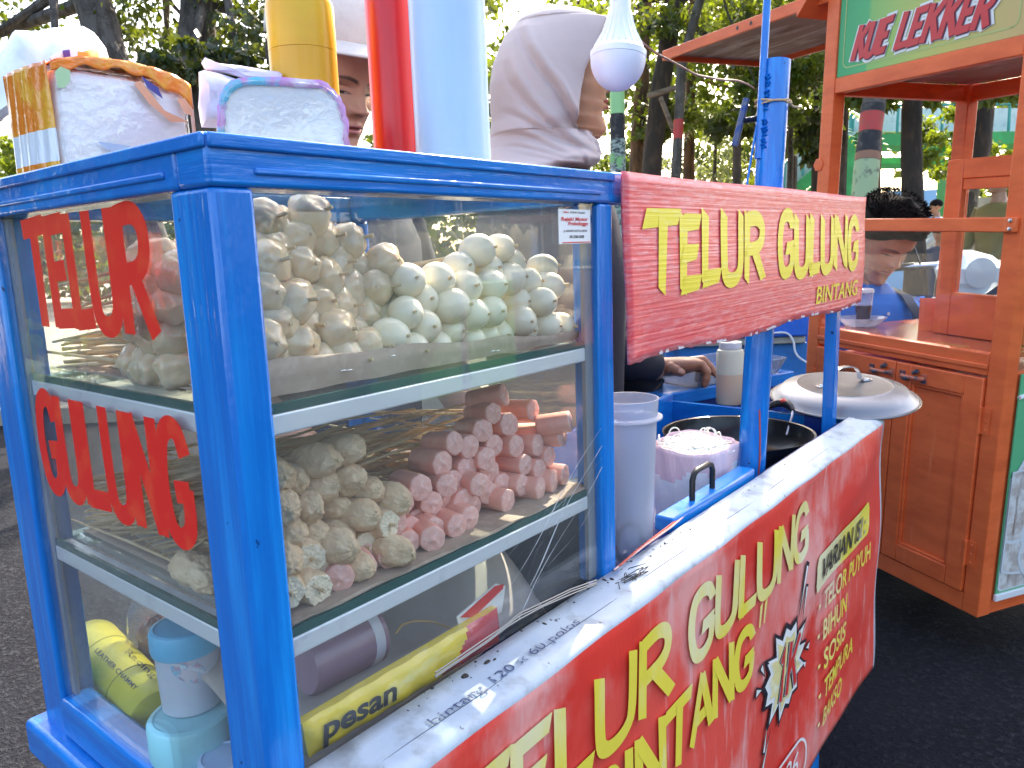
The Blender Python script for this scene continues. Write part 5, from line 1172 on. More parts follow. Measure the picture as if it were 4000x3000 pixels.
MB().lathe([(r * .80, zz(1356)), (r * .82, zz(1354)), (r * .80, zz(1330)), (r * .35, zz(1325)), (r * .2, zz(1310)), (r * .1, zz(1280)), (0, zz(1279))], 40, M=Ms).build('cap', WHITE, sb)
# ================================================================== orange snack cart at the right
e1 = np.array([.4913, .8701, .0400]); e2 = np.array([.8707, -.4917, .0009]); e3 = np.array([-.0205, -.0344, .9992]); O0 = np.array([2.0281, -.1131, -.6985])
OM = Matrix(((-e1[0], e2[0], e3[0], O0[0]), (-e1[1], e2[1], e3[1], O0[1]), (-e1[2], e2[2], e3[2], O0[2]), (0, 0, 0, 1))); OI = OM.inverted()
def OF_(u, v, y=0.): P = SPL(u, v, O0 + e2 * y, e2); q = OI @ Vector(P); return q            # photo pixel on the plane y of the cart
def OR_(u, v, x=0.): P = SPL(u, v, O0 - e1 * x, e1); return OI @ Vector(P)
oc = bpy.data.objects.new('snack_cart', None); COL.objects.link(oc); oc.matrix_world = OM
tag(oc, 'orange painted wooden snack cart with cupboard doors, glass counter box and gabled roof sign', 'food cart')
A_, DP = .684, .62; zC = .709; TOP = 1.66
def ob(name, b, m, parent=oc, **k): return b.build(name, m, parent, local=True, **k)
pw = .047
for x0, y0, z1 in ((-A_, 0, 1.80), (-pw, 0, 1.98), (-A_, DP - pw, 1.80), (-pw, DP - pw, 1.80)):
    ob('post', MB().box((x0, y0, 0), (x0 + pw, y0 + pw, z1)), ORANGE, bev=.003)
# cupboard carcass
ob('cabinet', MB().box((-A_ + pw, .012, .0), (-pw, DP - .01, .62)), ORANGE, bev=.002)
ob('bottom_rail', MB().box((-A_ + pw + .001, .001, .0), (-pw - .001, .0115, .05)), ORANGE, bev=.002)
ob('side_panel', MB().box((-.03, pw, .0), (-.006, DP - pw, .66)), ORANGE)
ob('counter_rail', MB().box((-A_ + pw + .001, .001, .652), (-pw - .001, .03, zC)), ORANGE, bev=.003); ob('counter_rail', MB().box((-A_ + pw + .001, -.004, .668), (-pw - .001, .0008, .681)), ORANGE, bev=.003)
ob('counter_top', MB().box((-A_ + pw + .001, .031, .69), (-pw - .001, DP - .02, zC - .004)), mat('glossy_orange_counter', (.50, .12, .055, 1), .15, spec=.6, vars=((3, (.55, .36, .06, 1), .55, .7),)), bev=.001)
# two doors with recessed panels
dx0, dx1 = -A_ + pw + .004, -pw - .004; mid = OF_(3640, 1440)[0]; mid = max(dx0 + .2, min(dx1 - .2, (dx0 + dx1) / 2 + .02))
for a, c in ((dx0, mid - .002), (mid + .002, dx1)):
    s = .052; b = MB(); b.box((a, -.006, .055), (a + s, .011, .645)); b.box((c - s, -.006, .055), (c, .011, .645)); b.box((a + s + .0004, -.006, .055), (c - s - .0004, .011, .055 + s)); b.box((a + s + .0004, -.006, .645 - s), (c - s - .0004, .011, .645))
    dr = ob('door', b, ORANGE, bev=.0025)
    b = MB(); b.box((a + s - .001, .0055, .055 + s - .001), (c - s + .001, .010, .645 - s + .001)); ob('door_panel', b, ORANGE, dr)
    b = MB(); q = .008
    for lo, hi in (((a + s, -.002, .055 + s), (a + s + q, .006, .645 - s)), ((c - s - q, -.002, .055 + s), (c - s, .006, .645 - s)), ((a + s + q, -.002, .055 + s), (c - s - q, .006, .055 + s + q)), ((a + s + q, -.002, .645 - s - q), (c - s - q, .006, .645 - s))): b.box(lo, hi)
    ob('panel_moulding', b, ORANGE, dr, bev=.002)
    # latch pull
    cx = c - .045 if c < dx1 - .01 else a + .06; zt = .612
    b = MB()
    for s2 in (-1, 1): b.box((cx + s2 * .036 - .009, -.0085, zt - .013), (cx + s2 * .036 + .009, -.0062, zt + .013))
    b.tube([(cx - .036, -.008, zt), (cx - .026, -.022, zt), (cx + .026, -.022, zt), (cx + .036, -.008, zt)], .0058, 10)
    lt_ = ob('latch', b, mat('painted_latch', (.52, .13, .07, 1), .4, vars=((60, (.05, .06, .08, 1), .5, .56),)), dr, bev=.0006)
    b = MB(); b.tube([(cx - .016, -.0225, zt - .004), (cx - .002, -.023, zt - .003)], .0068, 10); b.tube([(cx + .004, -.012, zt + .012), (cx + .018, -.014, zt + .020)], .0065, 8)
    ob('latch_knob', b, mat('worn_latch_knob', (.05, .06, .08, 1), .4), lt_)
    # hinges at the outer side
    hx_ = a if a < dx0 + .01 else c
    for z in (.17, .535):
        b = MB(); sg = -1 if hx_ == a else 1; b.tube([(hx_ + sg * .002, -.008, z - .035), (hx_ + sg * .002, -.008, z + .035)], .0045, 10)
        b.box((min(hx_, hx_ + sg * .026), -.0035, z - .035), (max(hx_, hx_ + sg * .026), -.0008, z + .035))
        for k in (-.024, 0, .024): b.lathe([(0, -.002), (.004, -.001), (.003, .001), (0, .0016)], 8, M=Matrix.Translation((hx_ + sg * .016, -.004, z + k)) @ Matrix.Rotation(math.pi / 2, 4, 'X'))
        ob('hinge', b, ORANGE, dr)
# front glass guard: rail across, glass under it
ra, rb_ = OF_(3370, 853)[2], OF_(3370, 902)[2]
b = MB(); b.box((-A_ + .01, -.014, 1.012), (-.008, -.0005, 1.048)); rl = ob('guard_rail', b, ORANGE, bev=.003)
b = MB()
for z in (1.020, 1.040): b.lathe([(0, -.003), (.0055, -.0018), (.0045, .001), (0, .002)], 12, M=Matrix.Translation((-.022, -.0155, z)) @ Matrix.Rotation(math.pi / 2, 4, 'X'))
ob('screw', b, STEEL, rl)
OG = pane_mat('guard_glass', dust=.010, base=.02)
ob('glass_pane', MB().box((-A_ + pw, .006, zC + .002), (-pw, .009, 1.012)), OG)
ob('glass_pane', MB().box((-.028, pw, zC), (-.025, DP - pw, 1.30)), OG)
# bolt on the far post
ob('bolt', MB().lathe([(0, -.006), (.02, -.005), (.022, 0), (0, .002)], 6, M=Matrix.Translation((-A_ + .004, -.003, 1.215)) @ Matrix.Rotation(math.pi / 2, 4, 'X')), ORANGE, bev=.002)
# small glass box standing on the counter by the near post
y1 = .20; q0, q1 = OF_(3760, 620, y1), OF_(3985, 600, y1); lo_ = OF_(3690, 1270, y1)
gx0, gx1, gz0, gz1 = -.385, -.052, zC - .002, q0[2] + .0
gbx = ob('counter_box_frame', (lambda b: (b.box((gx0, y1, gz0), (gx0 + .052, y1 + .025, gz1)), b.box((gx1 - .052, y1, gz0), (gx1, y1 + .025, gz1)), b.box((gx0 + .0525, y1, gz0), (gx1 - .0525, y1 + .025, gz0 + .125)), b.box((gx0 + .0525, y1, gz1 - .055), (gx1 - .0525, y1 + .025, gz1)), b.box((gx0, y1 + .0255, gz1 - .02), (gx1, y1 + .30, gz1)), b.box((gx0, y1 + .0255, gz0), (gx1, y1 + .30, gz0 + .02)), b.box((gx0, y1 + .27, gz0 + .0205), (gx0 + .03, y1 + .30, gz1 - .0205)), b)[-1])(MB()), ORANGE, bev=.003)
ob('inner_bar', MB().box((gx0 + .053, y1 + .004, gz1 - .085), (gx1 - .053, y1 + .018, gz1 - .0555)), ORANGE, gbx, bev=.002)
ob('box_glass', MB().box((gx0 + .053, y1 + .010, gz0 + .126), (gx1 - .053, y1 + .013, gz1 - .086)), OG, gbx)
# top: sign rails, roof
zs0 = 1.420
ob('sign_rail', MB().box((-A_ + pw + .001, .002, zs0), (-pw - .001, .03, zs0 + .045)), ORANGE, bev=.003)
ob('sign_rail', MB().box((-A_ + pw + .001, .002, 1.735), (-pw - .001, .03, 1.78)), ORANGE, bev=.003)
ob('side_rail', MB().box((-.035, pw + .001, zs0), (-.005, DP - pw - .001, zs0 + .05)), ORANGE, bev=.003)
ob('side_rail', MB().box((-A_ + .005, pw + .001, zs0 + .0), (-A_ + .035, DP - pw - .001, zs0 + .05)), ORANGE, bev=.003); ob('back_rail', MB().box((-A_ + pw + .001, DP - .03, zs0), (-pw - .001, DP - .002, zs0 + .05)), ORANGE, bev=.003)
ob('ceiling_board', MB().box((-A_ + .036, .031, zs0 + .052), (-.036, DP - .031, zs0 + .060)), mat('worn_plywood', (.33, .24, .19, 1), .7, vars=((8, (.5, .42, .36, 1), .5, .65), ((4, 30, 4), (.22, .12, .08, 1), .55, .7))))
ob('hook', MB().tube([(-.20, .50, zs0 - .0), (-.20, .50, zs0 - .03), (-.195, .49, zs0 - .055), (-.18, .48, zs0 - .06), (-.17, .475, zs0 - .04)], .003, 8), BLACK)
# awning board out past the far post
aw = OF_(2586, 238); zA = aw[2]; xA = aw[0]; za2 = OF_(3240, 75)[2]
b = MB(); b.box((xA, -.0, zA), (-A_ - .001, .014, zA + .038)); b.box((xA, .0145, zA), (xA + .014, .52, zA + .038)); b.box((xA + .0145, .506, zA), (-A_ - .001, .52, zA + .038)); b.box((-A_ - .02, .0145, zA), (-A_ - .001, .5055, zA + .038))
aw_ = ob('awning_frame', b, ORANGE, bev=.002)
ob('awning_board', MB().box((xA + .0145, .0145, zA + .020), (-A_ - .021, .5055, zA + .030)), mat('stained_plywood', (.30, .20, .15, 1), .7, vars=(((3, 14, 3), (.56, .49, .43, 1), .50, .62), ((2, 8, 2), (.16, .07, .04, 1), .55, .7))), aw_)
b = MB()
for k in (.28, .36): b.lathe([(0, 0), (.007, 0), (.007, .0006), (0, .0006)], 10, M=Matrix.Translation((xA + (-A_ - xA) * (k + .25), -.0004, zA + .02)) @ Matrix.Rotation(math.pi / 2, 4, 'X'))
ob('nail_hole', b, BLACK, aw_)
# gabled roof
ga = OF_(3140, 80); zg = ga[2]
b = MB(); rx = -A_ * .5; xl, xr = -A_ - .075, .075; zr_ = zg + .42
for (xa, xb) in ((xl, rx), (xr, rx)):
    b.add([(xa, -.05, zg), (xb, -.05, zr_), (xb, DP + .05, zr_), (xa, DP + .05, zg), (xa, -.05, zg + .025), (xb, -.05, zr_ + .025), (xb, DP + .05, zr_ + .025), (xa, DP + .05, zg + .025)], [(0, 1, 2, 3), (7, 6, 5, 4), (0, 4, 5, 1), (1, 5, 6, 2), (2, 6, 7, 3), (3, 7, 4, 0)])
ob('roof', b, ORANGE, smooth=False)
b = MB(); b.prism([(-A_ - .03, 1.79), (.03, 1.79), (rx, zr_ - .03)], -.02, -.004, M=Matrix(((1, 0, 0, 0), (0, 0, -1, 0), (0, 1, 0, 0), (0, 0, 0, 1)))); ob('gable_board', b, ORANGE, smooth=False)
# sign panel
sgn = bpy.data.objects.new('cart_sign', None); COL.objects.link(sgn); sgn.matrix_world = OM @ Matrix.Translation((-A_ / 2, 0, zs0 + .05))
tag(sgn, 'green and yellow cart sign with outlined red words KUE LEKKER under the orange roof', 'sign')
def sg(name, b, m, parent=sgn, **k):
    b.v = [(x + A_ / 2, y, z - zs0 - .05) for x, y, z in b.v]; return b.build(name, m, parent, local=True, **k)
X0, X1, ZZ0, ZZ1 = -A_ + pw + .003, -pw - .003, zs0 + .046, 1.7345
SGN = bpy.data.materials.new('sign_face_print'); SGN.use_nodes = True; nt = SGN.node_tree; p = nt.nodes['Principled BSDF']; p.inputs['Roughness'].default_value = .4
tcx = nt.nodes.new('ShaderNodeTexCoord'); sx_ = nt.nodes.new('ShaderNodeSeparateXYZ'); cr_ = nt.nodes.new('ShaderNodeValToRGB'); mr_ = nt.nodes.new('ShaderNodeMapRange'); nz_ = nt.nodes.new('ShaderNodeTexNoise'); nz_.inputs['Scale'].default_value = 30
mr_.inputs[1].default_value = -.30; mr_.inputs[2].default_value = .30
nt.links.new(tcx.outputs['Object'], sx_.inputs[0]); nt.links.new(sx_.outputs[0], mr_.inputs[0]); nt.links.new(mr_.outputs[0], cr_.inputs[0]); nt.links.new(cr_.outputs[0], p.inputs['Base Color'])
el = cr_.color_ramp.elements; el[0].position = 0; el[0].color = (.015, .30, .10, 1); el[1].position = .95; el[1].color = (.52, .36, .13, 1)
for ps, c in ((.19, (.05, .36, .12, 1)), (.21, (.20, .42, .10, 1)), (.45, (.38, .44, .10, 1)), (.65, (.48, .42, .10, 1))): q = el.new(ps); q.color = c
sg('sign_face', MB().box((X0, .006, ZZ0), (X1, .014, ZZ1)), SGN)
b = MB(); rr_ = rrect(X0 + .022, X1 - .02, ZZ0 + .022, ZZ1 - .022, .02, 5); sp_ = stroke_poly(rr_ + rr_[:2], .0035); b.add([(q[0], .0052, q[1]) for pr_ in sp_ for q in pr_], [(2 * i, 2 * i + 1, 2 * i + 3, 2 * i + 2) for i in range(len(sp_) - 1)])
sg('border_line', b, mat('pale_green_line', (.38, .46, .16, 1), .4), smooth=False)
UXo, VZo = (1, 0, 0), (0, 0, 1)
tA_, tB_ = OF_(3310, 240), OF_(3915, 80)
WL = X1 - X0
for nm, th_, e_, c_ in (('outline', .036, .0010, (.70, .68, .66, 1)), ('shadow', .0225, .0022, (.10, .02, .05, 1)), ('words', .018, .0032, (.56, .04, .04, 1))):
    b = MB(); dxs = -.0025 if nm == 'words' else 0
    for wd_, xs_, w_ in (('KUE', X0 + .058 + dxs, .120), ('LEKKER', X0 + .212 + dxs, .275)):
        brush_word(b, wd_, (xs_, .0055, ZZ0 + .038 - dxs * .5), UXo, VZo, w_, .088, th_, gap=.11, eps=e_, slant=.1, shear=.30, widths={'E': .8, 'L': .75, 'K': 1, 'U': .95, 'R': .95})
    sg('sign_lettering', b, mat('sign_print_' + nm, c_, .4), smooth=False)
# picture panel on the right side: a framed print of pale rolled crepes under a green band
b = MB(); zt0 = OR_(3860, 2355)[2]
pn = ob('picture_panel', MB().box((.0005, .055, .060), (.004, DP - .03, .66)), mat('green_banner_print', (.10, .42, .20, 1), .35, vars=(((5, 5, 3), (.30, .55, .35, 1), .5, .7),)))
b = MB(); rng = random.Random(4)
for k in range(16):
    cy, cz = .08 + rng.random() * .44, .08 + rng.random() * .40; rr = .08 + .05 * rng.random(); a0_ = rng.random() * 6
    pts_ = [(cy + rr * 1.3 * math.cos(a), cz + rr * math.sin(a) * (1.1 + .3 * math.sin(a + a0_))) for a in [2 * math.pi * i / 26 for i in range(26)]]
    pts_ = [(min(DP - .035, max(.058, y)), min(.57 - .2 * abs(y - .2), max(.066, z))) for y, z in pts_]
    b.add([(.0046 + .0004 * k, y, z) for y, z in pts_], [tuple(range(26))], 0)
    inn = [(cy + (y - cy) * .93, cz + (z - cz) * .93) for y, z in pts_]; b.add([(.0048 + .0004 * k, y, z) for y, z in inn], [tuple(range(26))], 1)
ob('crepe_print', b, [mat('crepe_edge_print', (.62, .66, .70, 1), .4), mat('crepe_print_face', (.46, .40, .37, 1), .4, vars=(((22, 22, 30), (.66, .65, .64, 1), .40, .58), ((50, 50, 8), (.20, .13, .10, 1), .55, .7)))], pn, smooth=False)
ob('white_trim', MB().box((.0005, .052, .040), (.010, DP - .02, .0595)), WHITE, pn, bev=.002); ob('white_trim', MB().tube([(.0045, .055 + .6 * t, .60 + .02 * math.sin(t * 5)) for t in [k / 12 for k in range(12)]], .006, 6), WHITE, pn)
# wheels and legs under the cart so that it stands on the street
for x in (-A_ + .10, -.36):
    w_ = ob('wheel', MB().lathe([(.05, -.012), (.064, -.015), (.072, -.008), (.074, 0), (.072, .008), (.064, .015), (.05, .012)], 28, M=Matrix.Translation((x, .36, GZ - O0[2] + .078)) @ Matrix.Rotation(math.pi / 2, 4, 'Y')), BLACK)
    ob('hub', MB().lathe([(.01, -.02), (.052, -.008), (.052, .008), (.01, .02)], 20, M=Matrix.Translation((x, .36, GZ - O0[2] + .078)) @ Matrix.Rotation(math.pi / 2, 4, 'Y')), mat('dark_hub', (.03, .02, .02, 1), .6), w_)
# ------------------------------------------------------------------ things on its counter
def OW(u, v, y): return OM @ OF_(u, v, y)
zCt = zC - .004
q = OF_(3372, 1245, .16); P = OM @ Vector((q[0], .16, zCt)); cup = thing('drink_cup', 'clear takeaway cup of dark iced drink with a white lid behind the red sign board', 'cup', P)
k_ = SIZE(1, 2.25); z_ = lambda v: (OM @ OF_(3372, v, .16)).z
b0 = P.z + .004; h_ = z_(1140) - b0; r = k_ * 36
Mc = Matrix.Translation((P.x, P.y, b0))
MB().lathe([(0, 0), (r * .72, 0), (r * .98, h_ * .58), (0, h_ * .58)], 32, M=Mc).build('drink', mat('dark_cola', (.03, .01, .012, 1), .15, coat=.3), cup)
MB().lathe([(r * .74, -.0006), (r * 1.05, h_), (r * 1.03, h_), (r * .73, 0)], 32, M=Mc).build('cup_wall', CLEAR, cup)
MB().lathe([(r * 1.10, h_ - .002), (r * 1.12, h_ + .002), (r * 1.05, h_ + .009), (r * .9, h_ + .011), (0, h_ + .010)], 32, M=Mc).build('lid', WHITE, cup)
q = OF_(3335, 1275, .10); P = OM @ Vector((q[0], .13, zCt)); ds = thing('glass_dish', 'shallow clear glass dish on the orange counter beside the cup', 'dish', P)
MB().lathe([(0, .002), (.045, .002), (.075, .028), (.078, .030), (.074, .030), (.044, .005), (0, .005)], 40, M=Matrix.Translation(P)).build('dish_bowl', FROST, ds)
P = OM @ Vector((-.165, y1 + .12, gz0 + .021)); cb = thing('crepe_bag', 'stack of round crepes under a crumpled clear bag inside the orange counter box', 'food bag', P)
b = MB()
for k in range(6): b.lathe([(0, 0), (.055 - .002 * (k % 3), .001), (.057, .004), (.05, .008), (0, .008)], 30, M=Matrix.Translation(P + Vector((.003 * math.sin(k * 2), .003 * math.cos(k * 3), .001 + .0078 * k))))
b.build('crepes', mat('pale_crepe', (.60, .46, .26, 1), .7, vars=((60, (.45, .28, .12, 1), .55, .7),)), cb)
b = MB(); b.lathe([(.04, .049), (.055, .06), (.058, .085), (.04, .11), (0, .115)], 30, M=Matrix.Translation(P)); b.build('dough', mat('peach_dough', (.68, .46, .34, 1), .6), cb)
me = lump_mesh('bag_film', FB, 11, .052, .050, .045, .35, 2.2, 40); o = bpy.data.objects.new('bag_film', me); COL.objects.link(o); o.parent = cb; o.location = (0, 0, .155)
P = OM @ Vector((-.43, y1 + .05, zCt)); tn_ = thing('small_tin', 'small square grey tin in an orange holder beside the counter glass box', 'tin', P)
MB().box((P.x - .022, P.y - .022, P.z + .001), (P.x + .022, P.y + .022, P.z + .085)).build('tin_body', mat('dull_tin', (.35, .34, .33, 1), .4, .7), tn_, bev=.003); MB().box((P.x - .028, P.y - .03, P.z), (P.x - .0225, P.y + .03, P.z + .10)).build('holder', ORANGE, tn_)
# ================================================================== trees
BARK = [mat('grey_bark', (.10, .085, .075, 1), .9, vars=(((14, 14, 4), (.045, .036, .03, 1), .42, .6), (30, (.2, .18, .16, 1), .60, .75)), bumps=(((25, 25, 6), .9, .02),)),
        mat('dark_bark', (.035, .026, .02, 1), .9, vars=(((14, 14, 4), (.09, .055, .035, 1), .5, .7),), bumps=(((25, 25, 6), .9, .02),)),
        mat('brown_bark', (.16, .08, .035, 1), .9, vars=(((14, 14, 4), (.06, .035, .02, 1), .42, .6),), bumps=(((25, 25, 6), .9, .02),))]
LEAF = [leaf_mat('leaf_deep', (.003, .012, .003, 1), (.024, .070, .007, 1), .28), leaf_mat('leaf_bright', (.012, .04, .005, 1), (.075, .15, .010, 1), .38), leaf_mat('leaf_blue_green', (.003, .013, .007, 1), (.015, .045, .016, 1), .22)]
TP = [[(200, 0, 0), (600, 1.8, 0)], ]
def leaves_mesh(name, centers, rads, n, size, m, seed, droop=.5, flat=.6):
    g = np.random.default_rng(seed); k = len(centers); C_ = np.array(centers); R_ = np.array(rads)
    idx = g.integers(0, k, n); d = g.normal(size=(n, 3)); d /= np.linalg.norm(d, axis=1)[:, None]; r = g.random(n) ** .45
    P = C_[idx] + d * (r * R_[idx])[:, None] * np.array([1, 1, flat])
    ax = g.normal(size=(n, 3)); ax[:, 2] -= droop * 1.6; ax /= np.linalg.norm(ax, axis=1)[:, None]
    sd = np.cross(ax, g.normal(size=(n, 3))); sd /= np.linalg.norm(sd, axis=1)[:, None] + 1e-9; nn = np.cross(ax, sd)
    s = size * (.6 + .8 * g.random(n)); Lx = ax * s[:, None]; Wx = sd * (s * .30)[:, None]; F = nn * (s * .08)[:, None]
    V = np.stack([P, P + Lx * .4 + Wx + F, P + Lx, P + Lx * .4 - Wx + F, P + Lx * .45], 1).reshape(-1, 3)
    b_ = np.arange(n)[:, None] * 5
    T = np.concatenate([b_ + np.array([[0, 1, 4]]), b_ + np.array([[1, 2, 4]]), b_ + np.array([[2, 3, 4]]), b_ + np.array([[3, 0, 4]])], 0)
    me = bpy.data.meshes.new(name); me.vertices.add(len(V)); me.vertices.foreach_set('co', V.astype('f').ravel()); me.loops.add(T.size); me.loops.foreach_set('vertex_index', T.astype('i').ravel())
    me.polygons.add(len(T)); me.polygons.foreach_set('loop_start', np.arange(0, T.size, 3, dtype='i')); me.materials.append(m); me.update(calc_edges=True); return me
def tree(line, wpx, t, bark, crown, lab, seed, leaf=0, nl=3000, size=.075, base_z=GZ + .119, name='shade_tree', bands=None, group='street trees in the row behind the carts'):
    """line: photo points from low to high along the trunk at depth t; crown: list of (du right, dz above trunk start, radius)"""
    r = random.Random(seed); pts = [Vector(SD(u, v, t)) for u, v in line]; R0 = SIZE(wpx / 2, t)
    d = (pts[-1] - pts[0]); low = pts[0] + (pts[0] - pts[-1]) * ((pts[0].z - base_z) / max(d.z, .05)); low = Vector((pts[0].x + max(-.25, min(.25, low.x - pts[0].x)), pts[0].y + max(-.25, min(.25, low.y - pts[0].y)), base_z))
    top = pts[-1] + Vector((max(-.3, min(.3, d.x)), max(-.3, min(.3, d.y)), 1.3)); top.z = max(top.z, 2.6)
    o = thing(name, lab, 'tree', low, group)
    P = [low, low + (pts[0] - low) * .12, low + (pts[0] - low) * .6] + pts + [top]; RR = [R0 * 1.5, R0 * 1.2, R0 * 1.05] + [R0 * (1 - .08 * i) for i in range(len(pts))] + [R0 * .6]
    # subdivide for a knotted outline
    Q = []; S = []
    for i in range(len(P) - 1):
        for k in range(6):
            f = k / 6; q = P[i].lerp(P[i + 1], f); rr = RR[i] * (1 - f) + RR[i + 1] * f; w_ = mnoise.noise(q * 2.3 + Vector((seed, 0, 0))) * rr * .22
            Q.append(q + Vector((w_, -w_ * .7, 0))); S.append(rr * (1 + .10 * mnoise.noise(q * 5 + Vector((0, seed, 0)))))
    Q.append(P[-1]); S.append(RR[-1])
    b = MB(); b.tube(Q, S, 14)
    C_ = []; Rd = []
    for (du, dz, cr) in crown:
        c = Vector((top.x, top.y, 0)) + Vector((RGT[0], RGT[1], 0)) * du + Vector((FWD[0], FWD[1], 0)) * r.uniform(-.8, .8); c.z = dz
        C_.append(c); Rd.append(cr)
        a = Q[-1 - r.randrange(1, 8)]; mid_ = a.lerp(c, .55) + Vector((r.uniform(-.15, .15), r.uniform(-.15, .15), r.uniform(-.05, .2)))
        b.tube([a, mid_, c], [R0 * .38, R0 * .25, R0 * .08], 7)
    b.build('trunk', BARK[bark], o)
    if bands:
        for (va, vb, m_) in bands:
            ia = min(range(len(Q)), key=lambda i: abs(Q[i].z - SD(line[0][0], va, t)[2])); za, zb = SD(line[0][0], va, t)[2], SD(line[0][0], vb, t)[2]
            seg = []
            for k in range(9):
                z = zb + (za - zb) * k / 8
                for i in range(len(Q) - 1):
                    if Q[i].z <= z <= Q[i + 1].z:
                        f = (z - Q[i].z) / (Q[i + 1].z - Q[i].z + 1e-9); seg.append((Q[i].lerp(Q[i + 1], f), (S[i] * (1 - f) + S[i + 1] * f) * 1.025)); break
            MB().tube([s[0] for s in seg], [s[1] for s in seg], 18, cap=False).build('painted_band', m_, o)
    # each limb end carries several clumps
    cc = []; cr_ = []
    for c, q in zip(C_, Rd):
        for k in range(7):
            dd = Vector((r.gauss(0, 1), r.gauss(0, 1), r.gauss(0, .8))); dd = dd.normalized() * q * r.uniform(.3, 1); cc.append(c + dd); cr_.append(q * r.uniform(.28, .5))
    cm = leaves_mesh('crown', [tuple(c) for c in cc], cr_, nl, size, LEAF[leaf], seed); co = bpy.data.objects.new('crown', cm); COL.objects.link(co); co.parent = o; co.location = -o.location
    return o
BK = mat('black_band_paint', (.015, .015, .017, 1), .7, vars=((20, (.08, .07, .06, 1), .5, .7),)); RDB = mat('red_band_paint', (.42, .045, .04, 1), .65, vars=((20, (.25, .08, .05, 1), .5, .7),)); GNB = mat('pale_green_band_paint', (.30, .40, .22, 1), .7, vars=((16, (.12, .12, .09, 1), .55, .66),)); BRB = mat('faded_brown_band_paint', (.26, .13, .08, 1), .75)
cr = lambda *a: list(a)
tree([(430, 240), (355, 0)], 150, 6.5, 0, cr((-.9, 2.2, .8), (.7, 2.5, .8), (-.2, 3.4, 1.0), (-1.9, 1.8, .7), (-1.5, 3.2, .9), (.1, 1.75, .45), (.9, 3.6, .9)), 'thick grey tree trunk above the white carrier bag at the far left', 11, 0, 5200, .07)
tree([(772, 330), (768, 0)], 150, 6.8, 0, cr((.6, 2.3, .6), (-.7, 2.4, .65), (.2, 3.3, 1.0), (1.5, 2.6, .7), (.1, 1.95, .4), (.5, 1.75, .32), (-.8, 1.6, .3)), 'thick tree trunk with drooping dark leaves between the two tissue packs', 12, 2, 5600, .085)
tree([(2545, 700), (2580, 330), (2640, 0)], 80, 7.5, 1, cr((-.8, 2.4, .8), (.6, 2.6, .8), (0, 3.5, 1.1), (-1.3, 1.8, .6), (.7, 1.9, .5), (-.4, 1.6, .35)), 'dark wide trunk right of the green pole with planks nailed to it', 13, 0, 5200, .07)
tree([(2485, 700), (2515, 150), (2520, 0)], 58, 8.2, 2, cr((-.6, 2.2, .8), (.2, 3.0, 1.0), (-1.4, 2.6, .8), (-2.2, 1.7, .6)), 'brown trunk just right of the green and black pole', 14, 1, 3600, .07)
tree([(2640, 700), (2662, 255), (2735, 0)], 40, 7.0, 0, cr((.5, 2.5, .7), (.9, 1.9, .5), (1.3, 2.7, .8), (.4, 1.55, .35)), 'slim grey trunk with a faded red band leaning right above the orange awning tip', 15, 1, 4200, .06, bands=[(470, 545, RDB)])
tree([(2690, 700), (2695, 480), (2700, 300)], 46, 9.0, 2, cr((.2, 2.5, .8), (1.1, 2.2, .7), (.4, 3.4, 1.0)), 'orange brown trunk lit by the sun behind the slim grey one', 16, 1, 3000, .07)
tree([(3085, 730), (3090, 430)], 24, 8.5, 0, cr((-.5, 2.4, .7), (.4, 2.2, .7), (-.9, 1.7, .5), (0, 1.6, .4)), 'thin grey trunk seen just right of the blue clamp tube', 17, 1, 3600, .07)
tree([(3188, 760), (3195, 420), (3200, 200)], 38, 8.0, 1, cr((-.7, 2.2, .7), (-.1, 2.8, .9), (-.8, 1.6, .4), (-.2, 1.4, .35)), 'dark slim trunk left of the orange cart post', 18, 2, 3600, .09)
tree([(3368, 860), (3395, 560), (3425, 330)], 96, 5.0, 0, cr((-.4, 2.9, .9), (.5, 3.2, 1.0), (0, 4.2, 1.3), (-1.1, 3.6, 1.0), (1.2, 3.8, 1.0), (.0, 2.2, .45), (.8, 1.9, .35)), 'grey trunk with black, red and green painted bands behind the orange cart', 19, 0, 6500, .08,
     bands=[(415, 445, BK), (447, 520, RDB), (522, 598, BK), (600, 630, BRB), (632, 1050, GNB)])  # high crown clumps, out of view, sized to shade the carts
tree([(3415, 860), (3425, 560), (3432, 400)], 40, 5.8, 2, cr((.4, 2.0, .5), (.2, 2.8, .8), (.8, 1.5, .35)), 'thin brown trunk close behind the painted one', 20, 1, 3000, .06)
tree([(3570, 900), (3565, 560), (3560, 330)], 84, 6.2, 1, cr((-.7, 2.3, .6), (.6, 2.5, .7), (0, 3.6, 1.3), (1.0, 3.9, 1.2), (-1.0, 4.0, 1.2), (.45, 1.75, .4), (-.45, 1.55, .35), (.4, 1.35, .3)), 'dark trunk behind the head of the man in the blue shirt', 21, 1, 7500, .07)  # upper crown spread out of view to keep sun off the carts
tree([(3770, 760), (3815, 560), (3845, 350)], 100, 6.8, 1, cr((-.3, 2.3, .6), (.6, 2.4, .7), (0, 3.7, 1.3), (1.3, 4.0, 1.2), (-1.1, 4.3, 1.3), (-.6, 1.8, .4), (.3, 1.75, .4)), 'dark leaning trunk above the small glass box of the orange cart', 22, 0, 7000, .075)  # upper crown likewise enlarged out of view as sun shade for the carts
tree([(4300, 900), (4310, 300)], 110, 6.0, 1, cr((-.3, 3.6, 1.3), (-1.2, 4.2, 1.3), (.8, 3.8, 1.2), (0, 5.0, 1.4), (-.9, 2.3, .6)), 'dark trunk at the right behind the orange roof', 23, 0, 6500, .10)  # tree unseen beyond the right edge, its crown added to prolong that shade
